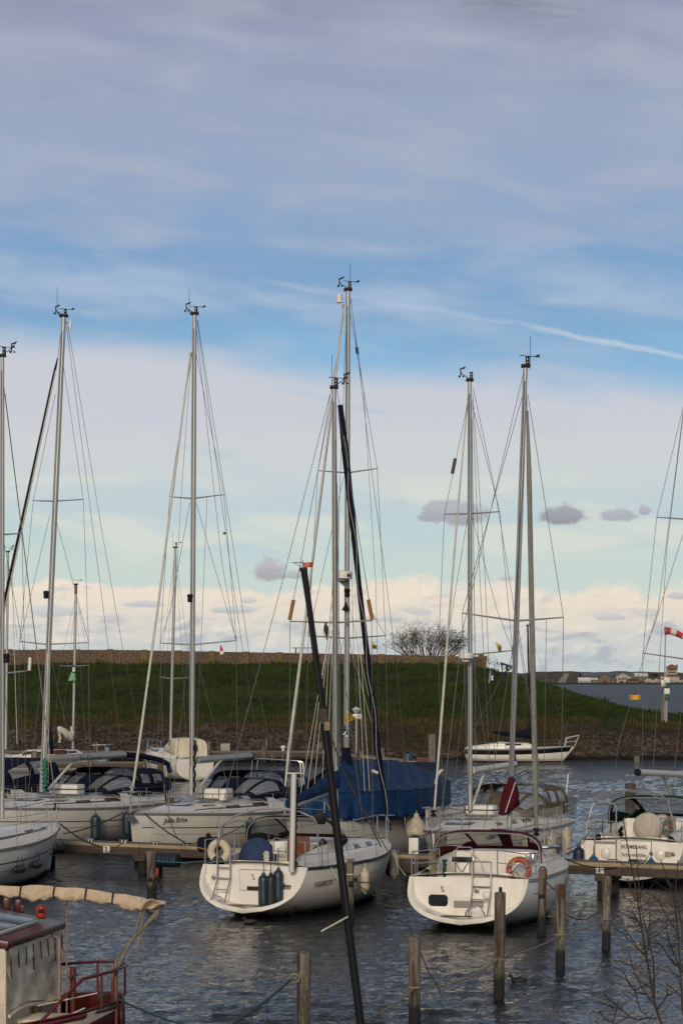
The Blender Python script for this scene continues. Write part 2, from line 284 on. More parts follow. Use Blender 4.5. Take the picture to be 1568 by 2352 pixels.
# ------------------------------------------------------------------ mesh builder
class MB:
    def __init__(s): s.v = []; s.f = []
    def add(s, vs, fs):
        o = len(s.v); s.v += [tuple(p) for p in vs]; s.f += [tuple(i + o for i in f) for f in fs]; return s
    def grid(s, rows, cu=False, cv=False, keep=None):
        nu, nv = len(rows), len(rows[0]); vs = [p for r in rows for p in r]; fs = []
        for i in range(nu if cu else nu - 1):
            for j in range(nv if cv else nv - 1):
                if keep and not keep(i, j): continue
                a, b_ = i, (i + 1) % nu; c_, d = j, (j + 1) % nv
                fs.append((a * nv + c_, b_ * nv + c_, b_ * nv + d, a * nv + d))
        return s.add(vs, fs)
    def poly(s, pts): return s.add(pts, [tuple(range(len(pts)))])
    def prism(s, pts, vec):
        n = len(pts); vec = V(vec); vs = [V(p) for p in pts] + [V(p) + vec for p in pts]
        return s.add(vs, [tuple(range(n)), tuple(range(2 * n - 1, n - 1, -1))] + [(i, (i + 1) % n, n + (i + 1) % n, n + i) for i in range(n)])
    def box(s, c, d, rz=0.0, M=None):
        hx, hy, hz = d[0] / 2, d[1] / 2, d[2] / 2
        pts = [V((x, y, z)) for z in (-hz, hz) for x, y in ((-hx, -hy), (hx, -hy), (hx, hy), (-hx, hy))]
        m = M if M else Matrix.Rotation(rz, 3, 'Z')
        pts = [m @ p + V(c) for p in pts]
        return s.add(pts, [(3, 2, 1, 0), (4, 5, 6, 7), (0, 1, 5, 4), (1, 2, 6, 5), (2, 3, 7, 6), (3, 0, 4, 7)])
    def bbox(s, c, d, bev=0.02, rz=0.0, M=None):     # bevelled box
        bm = bmesh.new(); bmesh.ops.create_cube(bm, size=1.0)
        for v in bm.verts: v.co = V((v.co.x * d[0], v.co.y * d[1], v.co.z * d[2]))
        bmesh.ops.bevel(bm, geom=bm.edges[:], offset=bev, segments=2, affect='EDGES', profile=0.6)
        m = M if M else Matrix.Rotation(rz, 3, 'Z')
        bm.verts.index_update()
        s.add([m @ v.co + V(c) for v in bm.verts], [[v.index for v in f.verts] for f in bm.faces]); bm.free(); return s
    def tube(s, pts, r, n=6, r1=None, cap=True, flat=1.0):
        pts = [V(p) for p in pts]; k = len(pts)
        rad = r if isinstance(r, (list, tuple)) else [r + ((r1 - r) * i / (k - 1) if r1 is not None else 0) for i in range(k)]
        rows = []; up = None
        for i, p in enumerate(pts):
            t = (pts[min(i + 1, k - 1)] - pts[max(i - 1, 0)])
            if t.length < 1e-9: t = V((0, 0, 1))
            t.normalize()
            if up is None: up = V((0, 0, 1)) if abs(t.z) < 0.9 else V((1, 0, 0))
            a = t.cross(up)
            if a.length < 1e-6: a = t.cross(V((0, 1, 0.1)))
            a.normalize(); b_ = a.cross(t).normalized(); up = b_
            rows.append([p + (a * math.cos(2 * PI * j / n) + b_ * math.sin(2 * PI * j / n) * flat) * rad[i] for j in range(n)])
        o = len(s.v); s.grid(rows, cv=True)
        if cap:
            s.f.append(tuple(o + j for j in range(n))[::-1]); s.f.append(tuple(o + (k - 1) * n + j for j in range(n)))
        return s
    def lathe(s, prof, c=(0, 0, 0), n=14, M=None):
        m = M if M else Matrix.Identity(3); c = V(c)
        rows = [[m @ V((r * math.cos(2 * PI * j / n), r * math.sin(2 * PI * j / n), z)) + c for j in range(n)] for r, z in prof]
        o = len(s.v); s.grid(rows, cv=True); k = len(prof)
        s.f.append(tuple(o + j for j in range(n))[::-1]); s.f.append(tuple(o + (k - 1) * n + j for j in range(n)))
        return s
    def ball(s, c, r, sc_=(1, 1, 1), n=10):
        prof = [(max(1e-4, math.sin(PI * i / n)), -math.cos(PI * i / n)) for i in range(n + 1)]
        c = V(c); return s.add(*_scaled(prof, c, r, sc_, n))
    def torus(s, c, R_, r, ax1, ax2, n=28, k=8, a0=0, a1=2 * PI):
        c = V(c); ax1 = V(ax1).normalized(); ax2 = V(ax2).normalized(); full = abs(a1 - a0 - 2 * PI) < 1e-3
        ax3 = ax1.cross(ax2); rows = []
        for i in range(n if full else n + 1):
            a = a0 + (a1 - a0) * i / n; d = ax1 * math.cos(a) + ax2 * math.sin(a)
            rows.append([c + d * R_ + (d * math.cos(2 * PI * j / k) + ax3 * math.sin(2 * PI * j / k)) * r for j in range(k)])
        return s.grid(rows, cu=full, cv=True)
    def build(s, name, m, parent=None, M=None, smooth=True, ang=40, solid=0.0, recalc=True):
        me = bpy.data.meshes.new(name)
        vs = [M @ V(p) for p in s.v] if M else s.v
        me.from_pydata(vs, [], s.f); me.materials.append(m)
        if recalc:
            bm = bmesh.new(); bm.from_mesh(me); bmesh.ops.recalc_face_normals(bm, faces=bm.faces); bm.to_mesh(me); bm.free()
        if smooth:
            me.shade_smooth(); me.set_sharp_from_angle(angle=math.radians(ang))
        o = bpy.data.objects.new(name, me); COL.objects.link(o)
        if parent: o.parent = parent
        if solid:
            md = o.modifiers.new('thickness', 'SOLIDIFY'); md.thickness = solid; md.offset = 0
        return o

def _scaled(prof, c, r, sc_, n):
    vs = []; fs = []; k = len(prof); m = 12
    for (q, z) in prof:
        for j in range(m):
            vs.append(c + V((q * math.cos(2 * PI * j / m) * sc_[0], q * math.sin(2 * PI * j / m) * sc_[1], z * sc_[2])) * r)
    for i in range(k - 1):
        for j in range(m):
            fs.append((i * m + j, i * m + (j + 1) % m, (i + 1) * m + (j + 1) % m, (i + 1) * m + j))
    fs.append(tuple(range(m))[::-1]); fs.append(tuple((k - 1) * m + j for j in range(m)))
    return vs, fs

def tag(o, label=None, cat=None, group=None, kind=None):
    if label: o['label'] = label
    if cat: o['category'] = cat
    if group: o['group'] = group
    if kind: o['kind'] = kind
    return o
def empty(name, loc, rz=0.0, label=None, cat=None, group=None):
    o = bpy.data.objects.new(name, None); COL.objects.link(o); o.empty_display_size = 0.3
    o.location = loc; o.rotation_euler = (0, 0, rz)
    return tag(o, label, cat, group)
def copy_tree(o, loc=None, label=None, parent=None):
    c = o.copy(); COL.objects.link(c)
    if parent: c.parent = parent
    if loc is not None: c.location = loc
    if label: c['label'] = label
    for ch in list(o.children): copy_tree(ch, None, None, c)
    return c
def text(s_, size, org, right, up, name, m, parent=None, M=None, shear=0.0, depth=0.004, sx=1.0, align='LEFT', bold=0.0):
    cu = bpy.data.curves.new('lettering', 'FONT'); cu.body = s_; cu.size = size; cu.shear = shear
    cu.align_x = align; cu.extrude = depth; cu.offset = bold; cu.resolution_u = 3
    ob = bpy.data.objects.new('lettering', cu); COL.objects.link(ob)
    dg = bpy.context.evaluated_depsgraph_get()
    me = bpy.data.meshes.new_from_object(ob.evaluated_get(dg))
    bpy.data.objects.remove(ob); bpy.data.curves.remove(cu)
    right = V(right).normalized(); up = V(up); up = (up - right * up.dot(right)).normalized(); nn = right.cross(up); org = V(org)
    for v in me.vertices:
        p = org + right * (v.co.x * sx) + up * v.co.y + nn * v.co.z
        v.co = M @ p if M else p
    me.materials.clear(); me.materials.append(m)
    o = bpy.data.objects.new(name, me); COL.objects.link(o)
    if parent: o.parent = parent
    return o
def lerp(a, b, t): return a + (b - a) * t
def sm(x): x = max(0.0, min(1.0, x)); return x * x * (3 - 2 * x)
def sag(p, q, d, n=12):       # a hanging line
    p, q = V(p), V(q)
    return [p.lerp(q, i / n) - V((0, 0, d * 4 * (i / n) * (1 - i / n))) for i in range(n + 1)]
# ================================================================== setting
def water_mat():
    m = bpy.data.materials.new('harbour water'); m.use_nodes = True
    t = NT(m.node_tree); b = m.node_tree.nodes['Principled BSDF']
    b.inputs['Base Color'].default_value = (0.011, 0.013, 0.014, 1)
    b.inputs['IOR'].default_value = 1.33
    g = t.n('ShaderNodeNewGeometry'); pos = g.outputs['Position']
    sp = t.n('ShaderNodeSeparateXYZ'); t.L.new(pos, sp.inputs[0])
    far = t.sstep(sp.outputs[1], 165, 420)
    t.L.new(t.m('ADD', .035, t.m('MULTIPLY', far, .365)), b.inputs['Roughness'])
    def layer(scale, rot, st, det, dist):
        mp = t.n('ShaderNodeMapping'); mp.inputs['Scale'].default_value = (st, 1, 1); mp.inputs['Rotation'].default_value = (0, 0, rot)
        t.L.new(pos, mp.inputs[0]); return t.noise(mp.outputs[0], scale, det, .6, dist)
    h2 = layer(5.5, -.3, .7, 4, .6); h3 = layer(.35, .1, .35, 4, .5)
    ra = t.n('ShaderNodeAttribute', attribute_name='ruffle')
    calm = t.m('ADD', .22, t.m('MULTIPLY', ra.outputs['Fac'], .72))
    hh = t.m('ADD', t.m('ADD', t.m('MULTIPLY', h2, t.m('MULTIPLY', calm, .085)), t.m('MULTIPLY', layer(15, .4, .7, 2, .3), .017)), t.m('MULTIPLY', t.m('MULTIPLY', h3, far), 1.0))
    bp = t.n('ShaderNodeBump'); bp.inputs['Strength'].default_value = 1.0; bp.inputs['Distance'].default_value = 1.0
    t.L.new(hh, bp.inputs['Height']); t.L.new(bp.outputs[0], b.inputs['Normal'])
    return m
# real ripples where the camera sees the harbour basin, flat sheet beyond
WV = []
for i in range(46):
    lam = 10 ** R.uniform(-.70, .16); th = R.gauss(-1.35, .62); WV.append((2 * PI / lam * math.cos(th), 2 * PI / lam * math.sin(th), R.uniform(0, 2 * PI), .0060 * lam ** .82))
import numpy as np
def ripple(X, Y):
    Z = np.zeros_like(X)
    gx = np.clip(.72 + .42 * np.sin(X * .21 + Y * .11 + 1) * np.sin(Y * .13 - X * .09) + .22 * np.sin(X * .43 - Y * .27) + .15 * np.sin(X * .9 + Y * .5), .16, 1.3)
    for (qx, qy, qr) in ((-2.4, 55.5, 3.6), (2.9, 52.8, 3.6), (-7, 70, 5), (8.6, 62, 4), (1, 66, 5), (-5, 60, 3)): gx = gx * (1 - .50 * np.exp(-((X - qx) ** 2 + ((Y - qy) * .8) ** 2) / qr ** 2))      # lee of the hulls
    for kx, ky, ph, a in WV: Z += a * np.sin(kx * X + ky * Y + ph + .8 * np.sin(.23 * X + .31 * Y + ph * 3))
    return Z * gx, gx
NY, NX = 820, 420
yy = 18.0 * (166.0 / 18.0) ** (np.arange(NY) / (NY - 1)); uu = np.linspace(-.24, .24, NX)
XX = uu[None, :] * yy[:, None] * (1 + 8 / yy[:, None]); YY = np.repeat(yy[:, None], NX, 1)
fade = np.minimum(1, np.minimum((uu[None, :] + .24), (.24 - uu[None, :])) / .02) * np.minimum(1, (yy[:, None] - 18) / 3) * np.minimum(1, (166 - yy[:, None]) / 12)
ZZ, GX = ripple(XX, YY); ZZ = ZZ * fade
wb_ = MB(); idx = np.arange(NY * NX).reshape(NY, NX)
wb_.v = [tuple(q) for q in np.stack([XX, YY, ZZ], -1).reshape(-1, 3).tolist()]
wb_.f = np.stack([idx[:-1, :-1], idx[:-1, 1:], idx[1:, 1:], idx[1:, :-1]], -1).reshape(-1, 4).tolist()
def ring_pt(j, s_): return (float(XX[j, 0 if s_ < 0 else -1]), float(YY[j, 0]), 0.0)
L_ = [ring_pt(j, -1) for j in range(0, NY, 39)] + [ring_pt(NY - 1, -1)]; R_ = [ring_pt(j, 1) for j in range(0, NY, 39)] + [ring_pt(NY - 1, 1)]
wb_.grid([[(-4200, q[1], 0), q] for q in L_]); wb_.grid([[q, (4200, q[1], 0)] for q in R_])
wb_.grid([[(x, y, 0) for y in (166, 400, 1200, 9500)] for x in (-4200, -600, -60, 60, 600, 4200)]); wb_.grid([[(x, y, 0) for y in (-60, 18)] for x in (-4200, 4200)])
wo_ = wb_.build('water', water_mat(), smooth=True, ang=180, recalc=False)
at_ = wo_.data.attributes.new('ruffle', 'FLOAT', 'POINT'); rv_ = np.ones(len(wo_.data.vertices), dtype=np.float32); rv_[:NY * NX] = (GX * fade + (1 - fade)).reshape(-1); at_.data.foreach_set('value', rv_)
tag(bpy.data.objects['water'], kind='structure')
sea_bed = MB().grid([[V((x, y, -4)) for y in (-60, 200, 1200, 9600)] for x in (-4300, 4300)]).build('ground', mat('lake bed', (0.05, 0.045, 0.035), .9), smooth=False)
tag(sea_bed, kind='structure')

# near bank, below the frame
bank_m = mat('bank grass', (0.045, 0.055, 0.018), .95, var=.5, vscale=3, bump=.6, bscale=12)
def bank_z(x, y): return lerp(4.3, -0.6, sm((y - 2) / 26.0)) + .12 * noise.noise(V((x * .5, y * .5, 0)))
tag(MB().grid([[V((x, y, bank_z(x, y))) for y in [i * 1.2 - 14 for i in range(37)]] for x in [i * 1.5 - 30 for i in range(41)]]).build('near_bank', bank_m), kind='structure')

# ------------------------------------------------------------------ dyke
def d_water(X): return 171.5 + 5.0 * sm((X + 2) / 9) + .8 * noise.noise(V((X * .09, 3.3, 0)))
def d_crest(X):
    k = sm((X - 9.5) / 17.0) * .55 + .45 * max(0, min(1, (X - 11.0) / 15.5))
    return lerp(7.4, 3.15, k) + .12 * noise.noise(V((X * .2, 1.1, 0)))
def d_crestY(X): return lerp(206.0, 189.0, sm((X - 12) / 14.0))
def dyke_z(X, Y):
    y0 = d_water(X); yc = d_crestY(X); zc = d_crest(X); y1 = y0 + 8.5
    zb = 2.55
    if Y < y0: z = lerp(-1.2, 0.0, (Y - y0 + 4) / 4)
    elif Y < y1: z = zb * ((Y - y0) / (y1 - y0)) ** .9
    elif Y < yc: k = (Y - y1) / (yc - y1); z = lerp(zb, zc, .75 * k + .25 * sm(k))
    elif Y < yc + 4.5: z = zc
    else: z = max(-1.5, zc - (Y - yc - 4.5) * .42)
    amp = .05 if Y < y0 + 1 else (.19 if Y < yc + 4 else .1)
    return z + amp * noise.noise(V((X * .7, Y * .7, 0))) + .16 * noise.noise(V((X * .17, Y * .25, 4)))
def dyke_mat():
    m = bpy.data.materials.new('dyke stone and turf'); m.use_nodes = True
    t = NT(m.node_tree); b = m.node_tree.nodes['Principled BSDF']; b.inputs['Roughness'].default_value = .95
    b.inputs['Specular IOR Level'].default_value = .2
    g = t.n('ShaderNodeNewGeometry'); P = g.outputs['Position']; s = t.n('ShaderNodeSeparateXYZ'); t.L.new(P, s.inputs[0])
    big = t.noise(P, .22, 5, .55, .5); mid = t.noise(P, 1.1, 6, .62, .4); fine = t.noise(P, 6.0, 5, .65)
    mp = t.n('ShaderNodeMapping'); mp.inputs['Scale'].default_value = (1, 1, 1.0); t.L.new(P, mp.inputs[0])
    # turf
    gr = t.mix(t.sstep(mid, .32, .68), (0.006, 0.013, 0.002), (0.031, 0.047, 0.006))
    gr = t.mix(t.m('MULTIPLY', t.sstep(big, .42, .62), .85), gr, (0.044, 0.060, 0.010))
    gr = t.mix(t.m('MULTIPLY', t.sstep(t.noise(P, .35, 4, .6, 1.2), .56, .70), .7), gr, (0.012, 0.022, 0.004))
    gr = t.mix(t.m('MULTIPLY', t.sstep(t.noise(P, .5, 6, .6, .8), .60, .74), .8), gr, (0.066, 0.050, 0.020))
    gr = t.mix(t.m('MULTIPLY', t.sstep(fine, .50, .70), .45), gr, (0.014, 0.020, 0.005))
    gr = t.mix(t.m('MULTIPLY', t.sstep(t.noise(P, 9, 2, .5), .73, .78), .5), gr, (0.14, 0.14, 0.09))
    # stone pitching
    vo = t.n('ShaderNodeTexVoronoi', feature='DISTANCE_TO_EDGE'); vo.inputs['Scale'].default_value = 2.6; vo.inputs['Randomness'].default_value = .9
    vc = t.n('ShaderNodeTexVoronoi'); vc.inputs['Scale'].default_value = 2.6; vc.inputs['Randomness'].default_value = .9
    wob = t.n('ShaderNodeVectorMath', operation='ADD'); t.L.new(P, wob.inputs[0])
    nw = t.n('ShaderNodeTexNoise'); nw.inputs['Scale'].default_value = 3.0; t.L.new(P, nw.inputs['Vector'])
    wsc = t.n('ShaderNodeVectorMath', operation='SCALE'); t.L.new(nw.outputs[1], wsc.inputs[0]); wsc.inputs['Scale'].default_value = .25
    t.L.new(wsc.outputs[0], wob.inputs[1])
    t.L.new(wob.outputs[0], vo.inputs['Vector']); t.L.new(wob.outputs[0], vc.inputs['Vector'])
    hs = t.n('ShaderNodeSeparateColor'); t.L.new(vc.outputs['Color'], hs.inputs[0])
    st = t.mix(hs.outputs[0], (0.056, 0.039, 0.029), (0.135, 0.096, 0.070))
    st = t.mix(t.sstep(vo.outputs['Distance'], .10, .02), st, (0.016, 0.013, 0.011))
    st = t.mix(t.m('MULTIPLY', t.sstep(mid, .54, .66), .8), st, (0.062, 0.046, 0.020))
    st = t.mix(t.sstep(s.outputs[2], .42, .22), st, (0.022, 0.019, 0.014))
    # withered grass between
    dry = t.mix(t.sstep(mid, .35, .65), (0.036, 0.029, 0.013), (0.080, 0.058, 0.024))
    dry = t.mix(t.sstep(fine, .45, .65), dry, (0.030, 0.032, 0.012))
    zz = t.m('ADD', s.outputs[2], t.m('MULTIPLY', t.m('SUBTRACT', t.noise(P, .8, 5, .6), .5), 1.3))
    zz = t.m('ADD', zz, t.m('MULTIPLY', t.sstep(s.outputs[0], 16, 24), .65))
    c = t.mix(t.sstep(zz, 2.3, 2.6), st, dry)
    c = t.mix(t.sstep(zz, 2.75, 3.15), c, gr)
    # on the headland the withered grass reaches down to the water
    hx = t.m('MULTIPLY', t.sstep(s.outputs[0], -2, 6), t.sstep(s.outputs[0], 21, 15))
    c2 = t.mix(t.m('MULTIPLY', hx, t.sstep(zz, .45, 1.1)), c, t.mix(t.sstep(zz, 2.7, 3.3), dry, gr))
    t.L.new(c2, b.inputs['Base Color'])
    bp = t.n('ShaderNodeBump'); bp.inputs['Strength'].default_value = .9; bp.inputs['Distance'].default_value = .22
    hgt = t.m('ADD', t.m('MULTIPLY', fine, .6), t.m('ADD', mid, t.m('MULTIPLY', t.sstep(vo.outputs['Distance'], 0, .12), t.m('MULTIPLY', t.sstep(s.outputs[2], 2.6, 2.0), 1.0))))
    t.L.new(hgt, bp.inputs['Height']); t.L.new(bp.outputs[0], b.inputs['Normal'])
    return m
xs = [-46 + .55 * i for i in range(190)]; ys = [167 + .62 * j for j in range(118)]
tag(MB().grid([[V((x, y, dyke_z(x, y))) for y in ys] for x in xs]).build('dyke_terrain', dyke_mat(), ang=80), kind='structure')

# grass and withered reeds on the dyke (uncountable)
def blade_mat(name, c1, c2):
    m = bpy.data.materials.new(name); m.use_nodes = True
    t = NT(m.node_tree); b = m.node_tree.nodes['Principled BSDF']; b.inputs['Roughness'].default_value = .9; b.inputs['Specular IOR Level'].default_value = .15
    g = t.n('ShaderNodeNewGeometry'); t.L.new(t.mix(g.outputs['Random Per Island'], c1, c2), b.inputs['Base Color'])
    return m
def blades(name, m, n, fn, wd):
    mb = MB(); k = 0
    while k < n:
        r = fn()
        if r is None: continue
        x, y, h_ = r; z = dyke_z(x, y) - .03; k += 1
        lx, ly = R.uniform(-.35, .35) * h_, R.uniform(-.2, .2) * h_; w_ = wd * R.uniform(.6, 1.4)
        mb.add([(x - w_, y, z), (x + w_, y, z), (x + lx * .4 + w_ * .6, y + ly * .4, z + h_ * .6), (x + lx, y + ly, z + h_), (x + lx * .4 - w_ * .6, y + ly * .4, z + h_ * .6)], [(0, 1, 2, 3, 4)])
    tag(mb.build(name, m, smooth=False, recalc=False), kind='stuff')
def f_reed():
    x = R.uniform(-34, 42); y = R.uniform(172, 187); z = dyke_z(x, y)
    low = .5 if 4 < x < 19 else 2.1
    if z < low or z > 3.3: return None
    cl = noise.noise(V((x * .35, y * .35, 9)))
    if cl < R.uniform(-.25, .45) - (.12 if 3 < x < 19 else 0): return None
    return x, y, R.uniform(.15, .5) * (1.3 if cl > .2 else .8)
def f_grass():
    x = R.uniform(-34, 42); y = R.uniform(180, 211); z = dyke_z(x, y)
    if z < 2.6: return None
    return x, y, R.uniform(.08, .30) * (1.9 if noise.noise(V((x * .5, y * .5, 2))) > .25 else 1)
blades('withered_grass', blade_mat('withered blades', (0.026, 0.022, 0.010), (0.105, 0.072, 0.030)), 9000, f_reed, .020)
blades('dyke_grass', blade_mat('green blades', (0.010, 0.019, 0.003), (0.036, 0.054, 0.007)), 26000, f_grass, .035)

def stone_mat():
    m = bpy.data.materials.new('bank stones'); m.use_nodes = True
    t = NT(m.node_tree); b = m.node_tree.nodes['Principled BSDF']; b.inputs['Roughness'].default_value = .9; b.inputs['Specular IOR Level'].default_value = .2
    g = t.n('ShaderNodeNewGeometry'); sp = t.n('ShaderNodeSeparateXYZ'); t.L.new(g.outputs['Position'], sp.inputs[0])
    c = t.mix(g.outputs['Random Per Island'], (0.026, 0.020, 0.016), (0.105, 0.076, 0.057))
    c = t.mix(t.m('MULTIPLY', t.sstep(t.noise(g.outputs['Position'], 5, 5, .6), .5, .68), .5), c, (0.05, 0.05, 0.025))
    c = t.mix(t.sstep(sp.outputs[2], .40, .18), c, (0.012, 0.012, 0.008))
    t.L.new(c, b.inputs['Base Color']); return m
bm0 = bmesh.new(); bmesh.ops.create_icosphere(bm0, subdivisions=1, radius=1.0); icv = [v.co.copy() for v in bm0.verts]; icf = [[v.index for v in f.verts] for f in bm0.faces]; bm0.free()
rk = MB(); k = 0
while k < 4000:
    x, y = R.uniform(-36, 44), R.uniform(170.5, 186); z = dyke_z(x, y)
    if z < -.15 or z > 2.5 or (1 < x < 17 and z > .55): continue
    if noise.noise(V((x * .3, y * .5, 12))) < (-.05 if x < 17 else -.25) and z > .6: continue
    if x > 17 and z > 1.5: continue
    k += 1; s_ = R.uniform(.10, .24) * (1.3 if z < .5 else 1); a = R.uniform(0, PI); ca, sa = math.cos(a), math.sin(a); fx_, fy_, fz_ = s_ * R.uniform(.8, 1.5), s_ * R.uniform(.7, 1.2), s_ * R.uniform(.45, .8)
    rk.add([(x + (p.x * ca - p.y * sa) * fx_ * (1 + .25 * R.uniform(-1, 1)), y + (p.x * sa + p.y * ca) * fy_, z + .02 + p.z * fz_ * (1 + .25 * R.uniform(-1, 1))) for p in icv], icf)
tag(rk.build('bank_stones', stone_mat(), smooth=False, recalc=False), kind='stuff')

# ------------------------------------------------------------------ wall on the dyke
def wall_panel_mat():
    m = bpy.data.materials.new('brown aggregate panel'); m.use_nodes = True
    t = NT(m.node_tree); b = m.node_tree.nodes['Principled BSDF']; b.inputs['Roughness'].default_value = .95
    g = t.n('ShaderNodeNewGeometry'); P = g.outputs['Position']
    c = t.mix(t.sstep(t.noise(P, 7, 4, .75), .38, .62), (0.062, 0.040, 0.026), (0.170, 0.118, 0.080))
    c = t.mix(t.m('MULTIPLY', t.sstep(t.noise(P, .5, 5, .6), .45, .7), .55), c, (0.060, 0.044, 0.026))
    t.L.new(c, b.inputs['Base Color'])
    bp = t.n('ShaderNodeBump'); bp.inputs['Strength'].default_value = .7; bp.inputs['Distance'].default_value = .05
    t.L.new(t.noise(P, 9, 4, .7), bp.inputs['Height']); t.L.new(bp.outputs[0], b.inputs['Normal'])
    return m
wl_root = empty('boundary_wall', (0, 206.5, 7.3), 0, 'long brown wall with square pillars along the top of the grassy dyke', 'wall')
WX0, WX1 = -44.0, 12.35; WY = 206.6
def wall_top(X): return 8.66 - .018 * max(0, X + 20) - .02 * sm((X - 4) / 6)
wmb = MB(); cap = MB(); n = 60
for i in range(n):
    xa, xb = lerp(WX0, WX1, i / n), lerp(WX0, WX1, (i + 1) / n)
    wmb.add([(xa, WY, 6.6), (xb, WY, 6.6), (xb, WY, wall_top(xb)), (xa, WY, wall_top(xa)), (xa, WY + .25, 6.6), (xb, WY + .25, 6.6), (xb, WY + .25, wall_top(xb)), (xa, WY + .25, wall_top(xa))],
            [(0, 1, 2, 3), (5, 4, 7, 6), (3, 2, 6, 7)] + ([(4, 0, 3, 7)] if i == 0 else []) + ([(1, 5, 6, 2)] if i == n - 1 else []))
Minv = wl_root.matrix_basis.inverted()
wmb.build('panel', wall_panel_mat(), wl_root, Minv, smooth=False)
pil_m = mat('sandy concrete pillar', (0.165, 0.110, 0.052), .95, var=.4, vscale=5, bump=.4, bscale=20)
k = 0; px = 20.0
while px < 1110:
    X = (px - CX) * WY / F; zt = wall_top(X) + .06
    MB().bbox((X, WY + .08, (6.5 + zt) / 2), (.56, .46, zt - 6.5), .03).build('pillar', pil_m, wl_root, Minv)
    px += 77.8
MB().bbox((12.25, WY + .1, 7.3), (.5, .46, 2.0), .03).build('pillar', pil_m, wl_root, Minv)

# ------------------------------------------------------------------ bare bush behind the wall and small shrubs
twig_m = mat('grey brown twigs', (0.075, 0.055, 0.042), .9, var=.4, vscale=5)
leaf_m = mat('dull leaves', (0.055, 0.045, 0.016), .9, var=.5, vscale=9)
def branch(mb, leaves, p, d, ln, r, depth, spread, up=.25, wind=V((0, 0, 0))):
    pts = [p]; q = p.copy(); dd = d.copy(); n = 3 if depth > 0 else 2
    for i in range(n):
        dd = (dd + V((R.uniform(-1, 1), R.uniform(-1, 1), R.uniform(-.4, 1) * up)) * .22 + wind * .1).normalized(); q = q + dd * ln / n; pts.append(q.copy())
    mb.tube(pts, r, 4 if r > .01 else 3, r1=r * .55, cap=False)
    if depth == 0:
        if leaves is not None: leaves.append(q)
        return
    for i in range(R.choice((2, 3, 3))):
        a = R.uniform(0, 2 * PI); sd_ = V((math.cos(a), math.sin(a), R.uniform(-.1, .6)))
        branch(mb, leaves, pts[R.choice((1, 2, 3, 3))], (dd + sd_ * spread).normalized(), ln * R.uniform(.55, .85), r * .55, depth - 1, spread, up, wind)
def bush(px, py, Y, n, ht, label, leafp, depth=4):
    R.seed(int(px) * 7 + 3)
    b = at(px, py, Y); t = empty('bare_bush', b, 0, label, 'bush'); tw, lv = MB(), []
    for i in range(n):
        a = lerp(-1, 1, (i + R.random()) / n); d = V((a * 1.15, R.uniform(-.4, .4), 1)).normalized()
        branch(tw, lv, V((a * ht * .72, R.uniform(-.4, .4), 0)), d, ht * R.uniform(.35, .5), ht * .012, depth, .75, .3, V((.35, 0, 0)))
    tw.build('branches', twig_m, t, smooth=False, recalc=False)
    lm = MB()
    for q in lv:
        if R.random() < leafp:
            for _ in range(2):
                o = q + V((R.uniform(-.08, .08), R.uniform(-.08, .08), R.uniform(-.08, .08))); s_ = R.uniform(.03, .07)
                u1 = V((R.uniform(-1, 1), R.uniform(-1, 1), R.uniform(-1, 1))).normalized() * s_; u2 = u1.orthogonal().normalized() * s_ * .7
                lm.poly([o - u1, o + u2, o + u1, o - u2])
    lm.build('leaves', leaf_m, t, smooth=False, recalc=False)
    return t
bush(985, 1512, 209.5, 74, 2.7, 'windswept bare bush rising behind the end of the wall', .4)
bush(1118, 1540, 206.0, 6, 1.2, 'small dark shrub at the end of the wall', .9, 3)
pt = empty('picnic_table', at(700, 1496, 209), 0, 'dark table top showing just over the wall', 'table')
MB().bbox((0, 0, .30), (2.25, .8, .06), .01).build('tabletop', dockdark, pt)
for sx_ in (-.8, .8): MB().bbox((sx_, 0, -.25), (.1, .6, 1.0), .01).build('leg', dockdark, pt)

# ------------------------------------------------------------------ far shore
dune_m = mat('dune scrub', (0.105, 0.078, 0.045), .95, var=.55, vscale=.05, col2=(0.045, 0.032, 0.020))
def dune_z(x, y):
    k = sm((y - 3235) / 25) * 1.2 + sm((y - 3270) / 180) * 15
    return -1 + k + (sm((y - 3300) / 120)) * (5.0 * noise.noise(V((x * .016, y * .01, 0))) + 2.5 * noise.noise(V((x * .05, y * .03, 5)))) + 2.2 * sm((y - 3240) / 10)
dxs = [-700 + 14 * i for i in range(160)]; dys = [3225, 3238, 3246, 3256, 3275, 3300, 3330, 3365, 3400, 3440, 3480, 3540, 3700, 4200, 9400]
tag(MB().grid([[V((x, y, dune_z(x, y))) for y in dys] for x in dxs]).build('far_dunes', dune_m, ang=80), kind='structure')
fw = mat('far cream wall', (0.42, 0.37, 0.30), .9, var=.2, vscale=.2); fwb = mat('far brick wall', (0.20, 0.145, 0.105), .9, var=.25, vscale=.3)
fwh = mat('far white roof', (0.68, 0.66, 0.62), .7, var=.15, vscale=.2); frb = mat('far slate roof', (0.13, 0.14, 0.175), .7, var=.2, vscale=.2)
frr = mat('far red tile roof', (0.26, 0.080, 0.045), .9, var=.25, vscale=.3); fdk = mat('far dark opening', (0.016, 0.015, 0.016), .6)
fgr = mat('far grey green wall', (0.15, 0.165, 0.15), .9, var=.2, vscale=.2); frbr = mat('far brown roof', (0.085, 0.05, 0.035), .9, var=.25, vscale=.3)
def fat(x, y, Y): p = at(x, y, Y); return p
